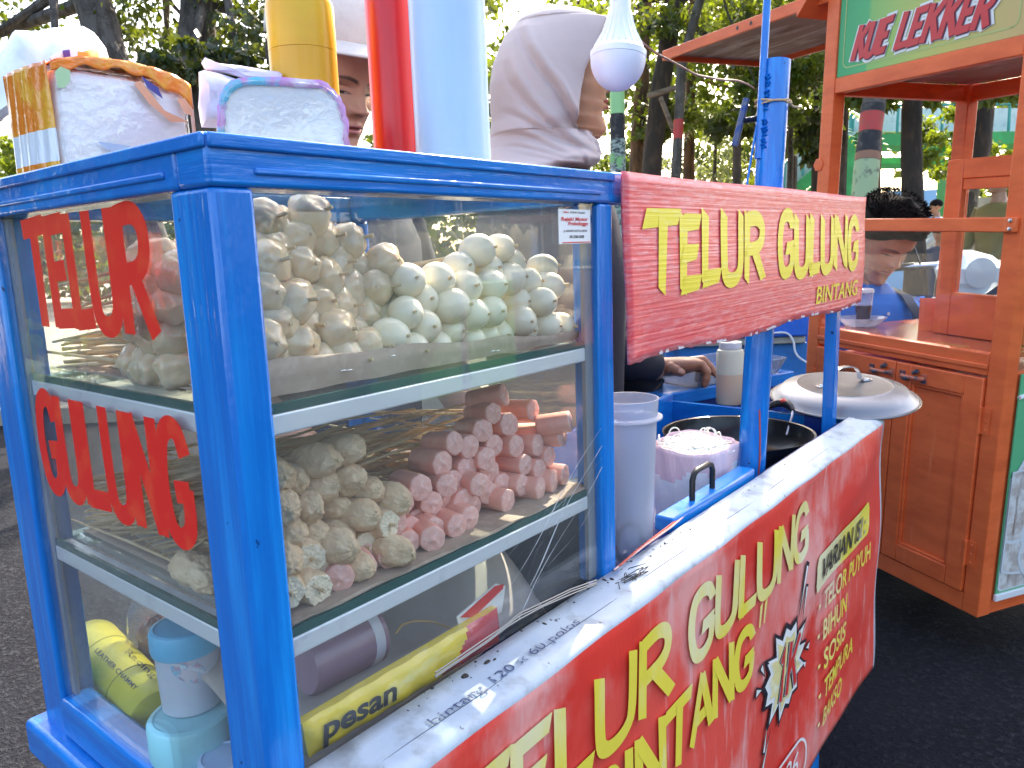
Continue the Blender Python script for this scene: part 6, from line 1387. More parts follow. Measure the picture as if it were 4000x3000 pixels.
# a palm sapling and a pale shrub between the trunks
def palm(u, v, t, lab, seed, n=9, ln=.9, m=1, h=.2):
    base = Vector(SD(u, v, t)); r = random.Random(seed); o = thing('palm', lab, 'plant', (base.x, base.y, GZ + .119)); MB().tube([(base.x, base.y, GZ + .119), (base.x + .02, base.y, (GZ + base.z) / 2), base], [.06, .05, .045], 8).build('trunk', BARK[0], o); b = MB()
    for k in range(n):
        a = 6.283 * k / n + r.uniform(-.3, .3); d = Vector((math.cos(a), math.sin(a), 0)); pts = [base + d * (ln * s) + Vector((0, 0, h * 3 * s - ln * 1.1 * s * s)) for s in [i / 8 for i in range(9)]]
        sd = Vector((-d.y, d.x, 0))
        for i in range(1, 9):
            for q in (0, .33, .66):
                p = pts[i - 1].lerp(pts[i], q); l = .20 * ln * (1.15 - i / 9)
                for s in (-1, 1): tip = p + sd * s * l + d * .06 - Vector((0, 0, l * .5)); b.add([p, p + d * .022, tip], [(0, 1, 2)])
    b.build('fronds', LEAF[m], o)
palm(2880, 470, 8.0, 'small palm with drooping fronds beside the wing bolt of the clamp tube', 3)
palm(3105, 430, 9.5, 'small palm with drooping fronds behind the blue clamp tube', 4, ln=1.1)
palm(3300, 380, 8.2, 'small palm between the orange post and the painted trunk', 5, ln=.7)
def shrub(u, v, t, rad, lab, seed, m, n=1500, size=.06, nm='shrub'):
    P = SD(u, v, t); o = thing(nm, lab, 'plant', (P[0], P[1], GZ + .119)); MB().tube([(P[0], P[1], GZ + .119), (P[0] + .03, P[1], P[2])], [.04, .02], 7).build('stem', BARK[0], o); r = random.Random(seed)
    cc = [(P[0] + r.gauss(0, rad * .5), P[1] + r.gauss(0, rad * .5), P[2] + r.gauss(0, rad * .55)) for k in range(12)]
    me = leaves_mesh('foliage', cc, [rad * .35] * 12, n, size, m, seed); q = bpy.data.objects.new('foliage', me); COL.objects.link(q); q.parent = o; q.location = -o.location
PALEL = leaf_mat('leaf_dusty', (.16, .20, .12, 1), (.28, .30, .20, 1), .3)
shrub(2790, 560, 9.5, .55, 'dusty grey green shrub left of the wing bolt', 31, PALEL, 1800, .05)
shrub(2440, 640, 10, .35, 'low leafy shrub behind the green and black pole', 32, LEAF[1]); shrub(2750, 690, 11, .5, 'dark low shrub behind the red sign board', 33, LEAF[2])
shrub(3720, 560, 8.5, .45, 'bright yellow green bush by the green bridge column', 34, LEAF[1], 2200)
shrub(60, 760, 7.5, .5, 'sunlit bush at the left edge under the white bag', 35, LEAF[1], 2400)
shrub(1480, 560, 9, .5, 'bush glimpsed between the red bottle and the young man', 36, LEAF[1], 1500)
# far belt of foliage closing the view, one mass
g = np.random.default_rng(5); cc = []
for k in range(240):
    rr = g.uniform(-17, 17); dd = g.uniform(17, 24); z = g.uniform(-.4, 7.2) * (1 if rr > -2.5 else .45); cc.append(along(rr, dd, z))
FAR = leaf_mat('leaf_far', (.006, .02, .006, 1), (.055, .10, .014, 1), .32)
me = leaves_mesh('far_trees', cc, [1.0] * 240, 42000, .24, FAR, 6); o = bpy.data.objects.new('far_trees', me); COL.objects.link(o); tag(o, kind='stuff')
# planks nailed across the dark trunk
PL = mat('weathered_plank', (.20, .14, .10, 1), .85, vars=(((4, 4, 20), (.10, .07, .05, 1), .45, .65),))
for (a, c, lab, wd) in (((2530, 375), (2665, 335), 'rough plank nailed level across the dark trunk', 18), ((2580, 380), (2632, 515), 'rough plank slanting down from the level one on the dark trunk', 15)):
    A = Vector(SD(*a, 7.15)); B_ = Vector(SD(*c, 7.15)); d = (B_ - A).normalized(); nrm = Vector(-CR[2]); s = d.cross(nrm).normalized(); h = SIZE(wd / 2, 7.15); b = MB(); vs = []
    for p in (A, B_):
        for i, j in ((-1, -1), (1, -1), (1, 1), (-1, 1)): vs.append(p + s * h * i + nrm * .02 * j)
    b.add(vs, [(0, 1, 2, 3), (7, 6, 5, 4), (0, 4, 5, 1), (1, 5, 6, 2), (2, 6, 7, 3), (3, 7, 4, 0)]); tag(b.build('plank', PL, None, bev=.004), lab, 'plank')
# ================================================================== pole, bridge, walls
tpole = 5.9; pz = lambda v: SD(2413, v, tpole)[2]; P = SD(2413, 600, tpole); rP = SIZE(28, tpole)
pole_ = thing('street_pole', 'round street pole painted green and black with peeling bills, beside the woman\'s face', 'pole', (P[0], P[1], GZ))
Pt = SD(2413, 0, tpole); lean_ = Vector((Pt[0] - P[0], Pt[1] - P[1], 0)) * .25
def pseg(za, zb, m, nm, k=1.0): MB().tube([(P[0] + lean_.x * (za - pz(600)), P[1] + lean_.y * (za - pz(600)), za), (P[0] + lean_.x * (zb - pz(600)), P[1] + lean_.y * (zb - pz(600)), zb)], rP * k, 24).build(nm, m, pole_)
pseg(GZ, pz(545), mat('bill_covered_pole', (.28, .34, .30, 1), .8, vars=(((30, 30, 60), (.05, .06, .06, 1), .50, .56), (9, (.20, .42, .16, 1), .55, .62), (14, (.5, .52, .5, 1), .6, .66))), 'lower_pole', 1.1); pseg(pz(545), pz(450), BK, 'black_band', 1.04); pseg(pz(450), 5.0, mat('pale_green_pole_paint', (.26, .52, .22, 1), .5), 'upper_pole')
b = MB(); q = Vector(SD(2411, 418, tpole - rP - .002)); text_on(b, '4V', q, Vector(CR[0]), Vector((0, 0, 1)), SIZE(30, tpole), SIZE(18, tpole), .03, .3, 0, .004); b.build('bill', mat('torn_white_bill', (.72, .74, .72, 1), .7), pole_, smooth=False)
BG = mat('green_steel', (.02, .26, .06, 1), .5, vars=((5, (.03, .36, .09, 1), .5, .7),)); BWH = mat('white_panel', (.62, .66, .68, 1), .6, vars=((8, (.45, .5, .52, 1), .5, .7),)); TEAL = mat('teal_rail', (.03, .28, .25, 1), .5)
tbz = 11.0
fb = thing('footbridge', 'green steel footbridge with sloping stairs and pale railing panels behind the trees', 'footbridge', SD(3300, 900, tbz))
def beam(name, a, c, wd, m, dp=.15, t=tbz, par=fb):
    A = Vector(SD(*a, t)); B_ = Vector(SD(*c, t)); d = (B_ - A).normalized(); nrm = Vector(-CR[2]); nrm = (nrm - d * nrm.dot(d)).normalized(); s = d.cross(nrm); h = SIZE(wd / 2, t); b = MB(); vs = []
    for p in (A, B_):
        for i, j in ((-1, -1), (1, -1), (1, 1), (-1, 1)): vs.append(p + s * h * i + nrm * dp * .5 * j)
    b.add(vs, [(0, 1, 2, 3), (7, 6, 5, 4), (0, 4, 5, 1), (1, 5, 6, 2), (2, 6, 7, 3), (3, 7, 4, 0)]); return b.build(name, m, par, smooth=False)
gv = 1500 - ((GZ + .119 - CAM[2]) / tbz - CR[2][2]) / CR[1][2] * FPX * 1.0
gv = 1205
for u, wd in ((3296, 42), (3705, 58), (4080, 60)): beam('column', (u - 12, gv), (u + 8, 540), wd, BG, .25)
for (a, c) in (((2800, 1000), (3330, 560)), ((2860, 1010), (3390, 575))): beam('stair_stringer', a, c, 44, BG, .12, tbz + (.5 if a[0] > 2810 else 0))
beam('deck_beam', (3330, 560), (4200, 545), 46, BG, .3); beam('deck_beam', (3330, 640), (4200, 628), 24, BG, .3, tbz + .8)
for (a, c) in (((2950, 810), (3320, 480)), ((3330, 480), (4200, 470))):
    beam('rail_panel', (a[0], a[1] - 10), (c[0], c[1] - 0), 90, BWH, .05, tbz + .2)
    for k in range(11): q = (a[0] + (c[0] - a[0]) * k / 10, a[1] + (c[1] - a[1]) * k / 10); beam('railing', (q[0], q[1] + 40), (q[0] + 6, q[1] - 70), 6, TEAL, .04)
    beam('railing', (a[0], a[1] - 66), (c[0], c[1] - 66), 7, TEAL, .05)
# low beige wall with a blue awning roof far behind
def slab(name, u0, u1, v0, t, thick, m, lab, cat, zb=GZ + .119, zt=None):
    A = np.array(SD(u0, 900, t)); B_ = np.array(SD(u1, 900, t)); z1 = SD((u0 + u1) / 2, v0, t)[2]; d = Vector((B_[0] - A[0], B_[1] - A[1], 0)); ln = d.length; d.normalize(); n_ = Vector((d.y, -d.x, 0)); b = MB()
    b.add([(A[0], A[1], zb), (B_[0], B_[1], zb), (B_[0] - n_.x * thick, B_[1] - n_.y * thick, zb), (A[0] - n_.x * thick, A[1] - n_.y * thick, zb), (A[0], A[1], z1), (B_[0], B_[1], z1), (B_[0] - n_.x * thick, B_[1] - n_.y * thick, z1), (A[0] - n_.x * thick, A[1] - n_.y * thick, z1)],
          [(3, 2, 1, 0), (4, 5, 6, 7), (0, 1, 5, 4), (1, 2, 6, 5), (2, 3, 7, 6), (3, 0, 4, 7)]); return tag(b.build(name, m, None, smooth=False), lab, cat)
slab('low_wall', 2900, 4600, 775, 15.5, .2, mat('beige_wall', (.40, .33, .24, 1), .85, vars=((3, (.30, .25, .18, 1), .4, .6), ((.5, .5, 14), (.24, .2, .15, 1), .6, .64))), 'long low beige wall far behind the orange cart', 'wall')
slab('wall_panel', 3465, 3650, 745, 15.0, .1, mat('pale_blue_board', (.20, .38, .62, 1), .6), 'pale blue board standing before the beige wall behind the man in blue', 'board')
slab('low_wall', 2300, 2900, 720, 16.5, .2, mat('pale_grey_wall', (.42, .42, .38, 1), .85), 'pale grey low wall far behind the green pole', 'wall')
# blue stall with grey plank in the gap between the sign and the orange cart
tq = 2.25
A = SD(2900, 1420, tq); bt = thing('blue_stall', 'weathered blue wooden stall side with a grey plank, behind the clamp tube', 'stall', (A[0], A[1], GZ)); Mq = Matrix.Translation((A[0], A[1], 0)) @ Matrix.Rotation(math.atan2(RGT[1], RGT[0]), 4, 'Z')
zq = lambda v: SD(3050, v, tq)[2]; ww = SIZE(1, tq)
WBL = mat('weathered_blue_boards', (.015, .16, .45, 1), .6, vars=((9, (.02, .09, .24, 1), .5, .62), (26, (.10, .18, .22, 1), .64, .70)), bumps=((30, .4, .004),))
MB().box((-300 * ww, 0, GZ), (250 * ww, .3, zq(1340)), M=Mq).build('side_boards', WBL, bt); MB().box((-300 * ww, -.02, zq(1338)), (235 * ww, .3, zq(1312)), M=Mq).build('plank_top', mat('grey_plank', (.36, .35, .30, 1), .8, vars=(((20, 4, 40), (.22, .22, .2, 1), .45, .65),)), bt, bev=.003)
MB().box((-300 * ww, -.03, zq(1310)), (238 * ww, .3, zq(1225)), M=Mq).build('blue_tarp', mat('blue_tarp', (.01, .12, .55, 1), .45, bumps=((14, .5, .01),)), bt, bev=.006)
b = MB(); b.tube([SD(u, v, tq - .05) for u, v in smooth_line([(3010, 1302), (3070, 1300), (3098, 1330), (3105, 1370), (3120, 1395), (3150, 1415)])], SIZE(4, tq), 7); b.build('white_cable', WHITE, bt)
# ------------------------------------------------------------------ scooters
def scooter(P, yaw, c1, c2, lab):
    o = thing('motor_scooter', lab, 'scooter', P); M = Matrix.Translation(P) @ Matrix.Rotation(yaw, 4, 'Z')   # local +X is its front
    for x in (-.60, .62):
        w_ = MB().lathe([(.17, -.045), (.24, -.05), (.275, -.02), (.28, 0), (.275, .02), (.24, .05), (.17, .045)], 32, M=M @ Matrix.Translation((x, 0, .28)) @ Matrix.Rotation(math.pi / 2, 4, 'X')).build('wheel', BLACK, o)
        MB().lathe([(.03, -.05), (.17, -.03), (.17, .03), (.03, .05)], 20, M=M @ Matrix.Translation((x, 0, .28)) @ Matrix.Rotation(math.pi / 2, 4, 'X')).build('rim', STEEL, w_)
    fr = [(.62, .28, .03), (.52, .62, .05), (.44, .92, .05)]
    b = MB(); b.tube([M @ Vector((x, 0, z)) for x, z, _ in fr], .035, 10); b.tube([M @ Vector((.40, 0, .40)), M @ Vector((.0, 0, .32)), M @ Vector((-.5, 0, .40))], .07, 10); b.build('frame', BLACK, o)
    def shell(ws, m, nm):   # list of (x, z, half width, half depth)
        b = MB(); n = 16; vs = []
        for x, z, hw, hd in ws:
            for k in range(n): a = 2 * math.pi * k / n; vs.append(M @ Vector((x + hd * math.cos(a), hw * math.sin(a), z)))
        k_ = len(ws); b.add(vs, [(i * n + j, i * n + (j + 1) % n, (i + 1) * n + (j + 1) % n, (i + 1) * n + j) for i in range(k_ - 1) for j in range(n)] + [tuple(range(n - 1, -1, -1)), tuple((k_ - 1) * n + j for j in range(n))]); b.build(nm, m, o)
    shell([(.50, .35, .10, .06), (.54, .50, .19, .07), (.52, .70, .23, .07), (.46, .85, .19, .07)], c1, 'front_shield')
    shell([(.42, .86, .08, .07), (.44, .92, .15, .10), (.43, .99, .17, .11), (.38, 1.05, .12, .08), (.36, 1.08, .03, .03)], c1, 'headlight_cowl')
    shell([(-.35, .36, .12, .30), (-.36, .52, .16, .36), (-.38, .66, .14, .38), (-.38, .70, .10, .34)], c2, 'rear_body')
    b = MB(); b.box((-.75, -.13, .70), (.02, .13, .79), M=M); b.build('seat', BLACK, o, bev=.03, seg=3)
    b = MB(); b.tube([M @ Vector((.33, -.36, 1.0)), M @ Vector((.40, -.14, 1.01)), M @ Vector((.40, .14, 1.01)), M @ Vector((.33, .36, 1.0))], .015, 8)
    hb = b.build('handlebar', STEEL, o)
    for s in (-1, 1):
        MB().tube([M @ Vector((.33, .36 * s, 1.0)), M @ Vector((.36, .24 * s, 1.006))], .02, 10).build('grip', BLACK, hb); MB().tube([M @ Vector((.38, .22 * s, 1.01)), M @ Vector((.38, .26 * s, 1.11)), M @ Vector((.36, .30 * s, 1.16))], .006, 6).build('mirror_arm', BLACK, hb)
        MB().lathe([(0, -.008), (.06, -.006), (.062, .004), (0, .010)], 20, M=M @ Matrix.Translation((.36, .32 * s, 1.19)) @ Matrix.Rotation(-math.pi / 2, 4, 'Y'), sx=.7).build('mirror', BLACK, hb)
    b = MB(); b.lathe([(0, 0), (.07, .004), (.075, .01), (0, .02)], 20, M=M @ Matrix.Translation((.53, 0, .97)) @ Matrix.Rotation(math.pi / 2, 4, 'Y')); b.build('headlight', mat('lamp_glass', (.6, .62, .65, 1), .1), o)
    return o
SW = mat('white_scooter_paint', (.70, .74, .78, 1), .25, coat=.5); SB = mat('slate_scooter_paint', (.06, .10, .15, 1), .3, coat=.4); SK = mat('black_scooter_paint', (.012, .012, .016, 1), .3, coat=.4)
P = SD(3640, 1060, 4.3); scooter((P[0], P[1], GZ), math.atan2(-.5, -.75), SW, SB, 'white and grey motor scooter parked behind the man in the blue shirt')
P = SD(2600, 1380, 2.45); scooter((P[0] + .5, P[1] + .4, GZ), math.atan2(-.55, -.8), SK, SK, 'black motor scooter glimpsed behind the woman\'s hand')
# ================================================================== across the street: seen in the panes only as reflections
def tent(P, lab, m):
    o = thing('market_tent', lab, 'tent', (P[0], P[1], GZ)); x, y = P; s = 1.5; h = GZ + 2.15
    for i in (-1, 1):
        for j in (-1, 1): MB().tube([(x + s * i, y + s * j, GZ), (x + s * i, y + s * j, h)], .02, 8).build('leg', STEEL, o)
    b = MB(); b.add([(x - s, y - s, h), (x + s, y - s, h), (x + s, y + s, h), (x - s, y + s, h), (x, y, h + .75)], [(0, 1, 4), (1, 2, 4), (2, 3, 4), (3, 0, 4)]); b.build('roof', m, o, smooth=False, solid=.006)
    b = MB()
    for a, c in (((-s, -s), (s, -s)), ((s, -s), (s, s)), ((s, s), (-s, s)), ((-s, s), (-s, -s))): b.add([(x + a[0], y + a[1], h - .25), (x + c[0], y + c[1], h - .25), (x + c[0], y + c[1], h), (x + a[0], y + a[1], h)], [(0, 1, 2, 3)])
    b.build('valance', m, o, smooth=False, solid=.006)
TC1 = mat('peach_tent_cloth', (.62, .50, .42, 1), .7); TC2 = mat('blue_tent_cloth', (.06, .10, .28, 1), .7)
tent((4.3, -3.9), 'peach market tent across the street, mirrored in the front pane', TC1); tent((7.8, -5.2), 'blue market tent farther along the street opposite', TC2); tent((7.6, -9.0), 'second peach market tent behind the first row opposite', TC1)
for (x, y, c, lab) in ((4.5, -4.2, (.10, .32, .06, 1), 'green snack stall under the peach tent opposite'), (7.4, -5.0, (.45, .07, .05, 1), 'red snack stall under the blue tent opposite')):
    o = thing('snack_stall', lab, 'stall', (x, y, GZ)); m = mat('stall_paint', c, .5)
    MB().box((x - .6, y - .3, GZ), (x + .6, y + .3, GZ + .9)).build('counter', m, o, bev=.01); MB().box((x - .55, y - .25, GZ + .9), (x + .55, y + .25, GZ + 1.45)).build('glass_case', OG, o)
    MB().box((x - .6, y - .3, GZ + 1.451), (x + .6, y + .3, GZ + 1.53)).build('case_top', m, o)
for k, (x, y) in enumerate(((10.5, -7.5), (7.5, -12.0), (12, -11), (2.5, -12), (-3, -12), (-9, -8))):
    o = thing('shade_tree', ['big shade tree across the street behind the blue tent', 'big shade tree across the street behind the peach tents', 'tall shade tree farthest along the street opposite', 'shade tree straight across the street', 'shade tree across the street to the left', 'shade tree down the street at the left'][k], 'tree', (x, y, GZ), 'trees across the street')
    MB().tube([(x, y, GZ), (x + .1, y, GZ + 2), (x, y + .1, GZ + 4)], [.22, .17, .1], 10).build('trunk', BARK[1], o); r = random.Random(k)
    cc = [(x + r.gauss(0, 1.0), y + r.gauss(0, 1.0), GZ + 2.9 + r.gauss(0, .65)) for q in range(16)]
    me = leaves_mesh('crown', cc, [.8] * 16, 2200, .28, LEAF[0], 60 + k); q = bpy.data.objects.new('crown', me); COL.objects.link(q); q.parent = o; q.location = -o.location

# trees and a dark shop wall added out of view to darken the left pane
for k, (x, y) in enumerate(((-4.2, 6.4), (-6.5, 9.0), (-2.6, 8.5))):
    o = thing('shade_tree', ['leafy tree down the street left of the frame, nearest the cart', 'leafy tree down the street left of the frame, farthest away', 'leafy tree down the street left of the frame, nearest the row'][k], 'tree', (x, y, GZ), 'trees down the street')
    MB().tube([(x, y, GZ), (x + .1, y, GZ + 2), (x, y + .1, GZ + 3.4)], [.2, .16, .1], 10).build('trunk', BARK[1], o); r = random.Random(k + 40)
    cc = [(x + r.gauss(0, 1.1), y + r.gauss(0, 1.0), GZ + 2.5 + r.gauss(0, .8)) for q in range(20)]
    me = leaves_mesh('crown', cc, [.8] * 20, 3600, .22, LEAF[0], 80 + k); q = bpy.data.objects.new('crown', me); COL.objects.link(q); q.parent = o; q.location = -o.location
o = thing('shop_wall', 'dark shop front down the street, mirrored in the left pane', 'building', (-7.5, 6.0, GZ)); MB().box((-12, 12.0, GZ), (-2.5, 12.4, GZ + 3.2)).build('wall', mat('shop_wall_paint', (.10, .10, .11, 1), .8), o)
MB().box((-12.2, 11.4, GZ + 2.4), (-2.3, 11.98, GZ + 2.5)).build('awning', mat('shop_awning', (.16, .10, .06, 1), .7), o)
for k in range(4): MB().box((-11.2 + 2.2 * k, 11.94, GZ + .1), (-9.6 + 2.2 * k, 11.99, GZ + 2.2)).build('shutter', mat('shop_shutter', (.05, .10, .16, 1), .6), o)
# ================================================================== people
def interp(tab, s):
    for (a, *x), (b_, *y) in zip(tab, tab[1:]):
        if a <= s <= b_:
            f = (s - a) / (b_ - a); f = f * f * (3 - 2 * f); return [p + (q - p) * f for p, q in zip(x, y)]
    return list(tab[-1][1:]) if s > tab[-1][0] else list(tab[0][1:])
HT = [(0, .016, .070, -.030), (.03, .030, .080, -.020), (.08, .040, .084, .0), (.16, .050, .081, .035), (.26, .0575, .083, .060), (.38, .0635, .083, .082), (.50, .069, .081, .096), (.62, .073, .085, .103), (.74, .074, .081, .102), (.86, .065, .064, .086), (.94, .047, .042, .060), (.985, .024, .020, .03), (1.0, .004, .003, .005)]
def gs(d, s): return math.exp(-(d / s) ** 2)
def head_pts(nu=190, nv=180, down=True, mouth=0.):
    """rows from chin to crown; front is +Y. returns vertices and per-face feature ids: 0 skin 1 lips 2 brow/lash 3 eye white"""
    H_ = .23; vs = []; meta = []
    ang = []
    for i in range(nu):
        q = i / nu; a = 2 * math.pi * q; ang.append(a - .42 * math.sin(a))     # denser towards the front
    for j in range(nv):
        s = .5 - .5 * math.cos(math.pi * (j / (nv - 1))) ; s = .35 * s + .65 * (j / (nv - 1)); w_, f_, b_ = interp(HT, s); z = s * H_ - .115
        for a in ang:
            ca, sa = math.cos(a), math.sin(a)
            x = w_ * (abs(sa) ** .88) * (1 if sa >= 0 else -1)
            y = f_ * (abs(ca) ** .80) if ca > 0 else -b_ * (abs(ca) ** .9)
            zz = z
            if ca > -.2:
                fr = max(0, min(1, (ca + .2) * 2)); ax_ = abs(x); d = 0.
                if .34 < s < .62:       # nose
                    t = (s - .395) / .18
                    hgt = (.0200 * (1 - .80 * max(0, t)) if s >= .395 else .0200 * max(0, 1 - ((.395 - s) / .042) ** 2)); hgt = hgt * (1 if s < .57 else max(0, (.62 - s) / .05))
                    d += hgt * gs(x, .0080 + .0045 * max(0, 1 - abs(s - .395) / .09))
                    d += .0090 * gs(ax_ - .0130, .0062) * gs(s - .398, .030)
                d -= .0115 * gs(ax_ - .032, .0165) * gs(s - .515, .050) * (1 - gs(x, .010))
                d += .0062 * gs(ax_ - .032, .0125) * gs(s - .508, .026)      # eyeball under the lid
                d -= .0022 * gs(ax_ - .032, .012) * gs(s - .490, .006)       # lower lid crease
                d -= .0020 * gs(ax_ - .032, .014) * gs(s - .540, .008)       # upper lid crease
                d += .0040 * gs(ax_ - .028, .020) * gs(s - .585, .026)       # brow
                d += .0062 * gs(ax_ - .006, .011) * gs(s - .292, .017) * (1 - .2 * gs(x, .003)); d += .0085 * gs(x, .0155) * gs(s - .248, .020); d -= .0060 * gs(x, .021) * gs(s - .2705, .0065); d -= .0035 * gs(x, .02) * gs(s - .205, .022)
                d -= .0018 * gs(x, .0035) * gs(s - .325, .02)
                d += .0065 * gs(x, .016) * gs(s - .105, .055); d += .0042 * gs(ax_ - .042, .019) * gs(s - .40, .075)
                y += d * fr
            vs.append((x, y, zz)); meta.append((x, s, ca))
    fs = [(j * nu + i, j * nu + (i + 1) % nu, (j + 1) * nu + (i + 1) % nu, (j + 1) * nu + i) for j in range(nv - 1) for i in range(nu)]
    fs += [tuple(reversed(range(nu))), tuple((nv - 1) * nu + i for i in range(nu))]
    st = lambda d, w_: max(0., min(1., .5 - d / w_)); feat = []
    for k, (x, s, ca) in enumerate(meta):
        ax_ = abs(x); lip = dark = white = 0.
        if ca > .1:
            up = .2705 + .034 * max(0, 1 - (ax_ / .0250) ** 1.7) - .008 * gs(x, .004); lo = .2705 - .042 * max(0, 1 - (ax_ / .0235) ** 1.9)
            lip = st(max(s - up, lo - s), .010) * st(ax_ - .0245, .004)
            dark = max(dark, .85 * gs(s - .2705 - .004 * gs(x, .006), .0042) * st(ax_ - .024, .006))
            bl = .585 + .017 * (1 - ((ax_ - .034) / .02) ** 2); wd = .0125 * (1 - .65 * max(0, (ax_ - .028) / .024))
            dark = max(dark, .93 * st(abs(s - bl + .005) - wd, .010) * st(ax_ - .053, .008) * st(.011 - ax_, .008) * (.92 + .08 * math.sin(ax_ * 2600 + s * 900)))
            e = (ax_ - .032) / .0155
            if abs(e) < 1.15:
                q = max(0., 1 - e * e); ul = .4965 + .018 * q * (.42 if down else 1.0); ll = .4945 - .012 * q * (.55 if down else 1)
                dark = max(dark, .95 * gs(s - ul, .0050) * st(abs(e) - 1.05, .2), .5 * gs(s - ll, .0035) * st(abs(e) - 1., .2), .30 * gs(s - .535 - .01 * q, .005) * st(abs(e) - 1.05, .3))
                ins = st(max(s - ul, ll - s), .004) * st(abs(e) - .95, .1); white = ins; dark = max(dark, ins * st(abs(e + .05) - .40, .10))
            dark = max(dark, .75 * gs(ax_ - .0085, .0042) * gs(s - .372, .011) )          # nostrils
            lip = max(lip, .25 * gs(ax_ - .012, .012) * gs(s - .39, .03))
        feat.append((lip, dark, white, 1))
    return vs, fs, feat
def ring_loft(mb, rings, n=28, mi=0, M=None, p=.9):
    """rings: (z, rx, ry, cx, cy)"""
    vs = []
    for z, rx, ry, cx, cy in rings:
        for k in range(n):
            a = 2 * math.pi * k / n; c, s = math.cos(a), math.sin(a); vs.append((cx + rx * abs(c) ** p * (1 if c > 0 else -1), cy + ry * abs(s) ** p * (1 if s > 0 else -1), z))
    k_ = len(rings); mb.add(vs, [(i * n + j, (i + 1) * n + j, (i + 1) * n + (j + 1) % n, i * n + (j + 1) % n) for i in range(k_ - 1) for j in range(n)] + [tuple(range(n)), tuple(reversed([(k_ - 1) * n + j for j in range(n)]))], mi, M)
TORSO = [(-.085, .050, .054, 0, -.018), (-.12, .051, .055, 0, -.020), (-.150, .058, .060, 0, -.024), (-.172, .085, .068, 0, -.027), (-.190, .135, .080, 0, -.03), (-.215, .180, .096, 0, -.03), (-.26, .200, .108, 0, -.03), (-.36, .185, .118, 0, -.025), (-.50, .160, .108, 0, -.02), (-.62, .155, .105, 0, -.02), (-.76, .172, .115, 0, -.02), (-.84, .16, .105, 0, -.02)]
def ears(mb, M, mi=0):
    for s in (-1, 1):
        vs = []; n = 14
        for (k, out) in ((1, 0), (1, .008), (.72, .012), (.55, .006)):
            for j in range(n): a = 2 * math.pi * j / n; vs.append((s * (.0685 + out + .006 * math.sin(a)), -.006 - .017 * k * math.cos(a) - out * .7, -.002 + .030 * k * math.sin(a)))
        mb.add(vs, [(i * n + j, i * n + (j + 1) % n, (i + 1) * n + (j + 1) % n, (i + 1) * n + j) for i in range(3) for j in range(n)] + [tuple(3 * n + j for j in range(n))], mi, M)
def skin(nm, c, c2, lipc=(.36, .12, .11, 1)):
    m = mat(nm, c, .45, sss=.10, spec=.4, vars=((25, c2, .40, .70), (160, tuple(.8 * q for q in c2[:3]) + (1,), .66, .74)), bumps=((350, .12, .0006),)); nt = m.node_tree; p = nt.nodes['Principled BSDF']; src = p.inputs['Base Color'].links[0].from_socket
    a = nt.nodes.new('ShaderNodeAttribute'); a.attribute_name = 'features'; sp = nt.nodes.new('ShaderNodeSeparateColor'); nt.links.new(a.outputs['Color'], sp.inputs[0])
    for ch, col in ((0, lipc), (2, (.40, .36, .34, 1)), (1, (.012, .009, .008, 1))):
        mx = nt.nodes.new('ShaderNodeMix'); mx.data_type = 'RGBA'; nt.links.new(sp.outputs[ch], mx.inputs[0]); nt.links.new(src, mx.inputs[6]); mx.inputs[7].default_value = col; src = mx.outputs[2]
    nt.links.new(src, p.inputs['Base Color']); return m
LASH = mat('dark_brow_hair', (.012, .009, .008, 1), .6); EYEW = mat('eye_white', (.45, .42, .40, 1), .25)
HAIR = mat('black_hair', (.006, .005, .005, 1), .75, spec=.15, bumps=(((180, 180, 20), .9, .003),))
def look(P_eye, facing, tilt, scale, roll=0.):
    """matrix putting the point between the eyes at P_eye, face turned to facing (horizontal), tilted down by tilt"""
    f = Vector((facing[0], facing[1], 0)).normalized(); yaw = math.atan2(-f.x, f.y)
    R_ = Matrix.Rotation(yaw, 4, 'Z') @ Matrix.Rotation(-tilt, 4, 'X') @ Matrix.Rotation(roll, 4, 'Y')
    S_ = Matrix.Scale(scale, 4); M = R_ @ S_; return Matrix.Translation(Vector(P_eye) - M @ Vector((0, .085, .002))) @ M, yaw
def person(lab, M, yaw, scale, sk, lips, stand=True, arms=None, group=None, lipd=None, T=None, crown=1., hires=True):
    c = M @ Vector((0, 0, 0)); p = thing('person', lab, 'person', (c.x, c.y, GZ), group)
    T = T or Matrix.Translation(c) @ Matrix.Rotation(yaw, 4, 'Z') @ Matrix.Scale(scale, 4)
    b = MB(); v, f, ft = head_pts(*((190, 180) if hires else (64, 70))); v = [(x * (1 if crown == 1 or z < .01 else 1 - .34 * min(1, (z - .0) / .03)), y if crown == 1 or y > .02 else .02 + (y - .02) * .78, z if z < 0 else z * crown) for x, y, z in v]; b.add(v, f, 0, M)
    if crown == 1: ears(b, M)
    ring_loft(b, TORSO, M=T)
    if stand:
        zg = (GZ - c.z) / scale
        for s in (-1, 1): ring_loft(b, [(-.80, .08, .085, .085 * s, -.02), (-.95, .075, .08, .09 * s, -.02), ((-.95 + zg) * .5 - .02, .055, .06, .09 * s, -.015), ((-.95 + zg) * .5 - .12, .05, .058, .09 * s, -.03), (zg + .10, .036, .042, .09 * s, -.03), (zg + .06, .04, .055, .09 * s, -.01), (zg, .045, .11, .09 * s, .03)], 16, M=T)
    for a in (arms or []): b.tube(a[0], a[1], 14)
    o = b.build('body', [sk], p, ang=75)
    at = o.data.color_attributes.new('features', 'FLOAT_COLOR', 'POINT'); arr = np.zeros((len(o.data.vertices), 4), 'f'); arr[:, 3] = 1; arr[:len(ft)] = np.array(ft, 'f'); at.data.foreach_set('color', arr.ravel())
    return p, T, c
LEGC = mat('dark_trousers', (.02, .022, .03, 1), .8)
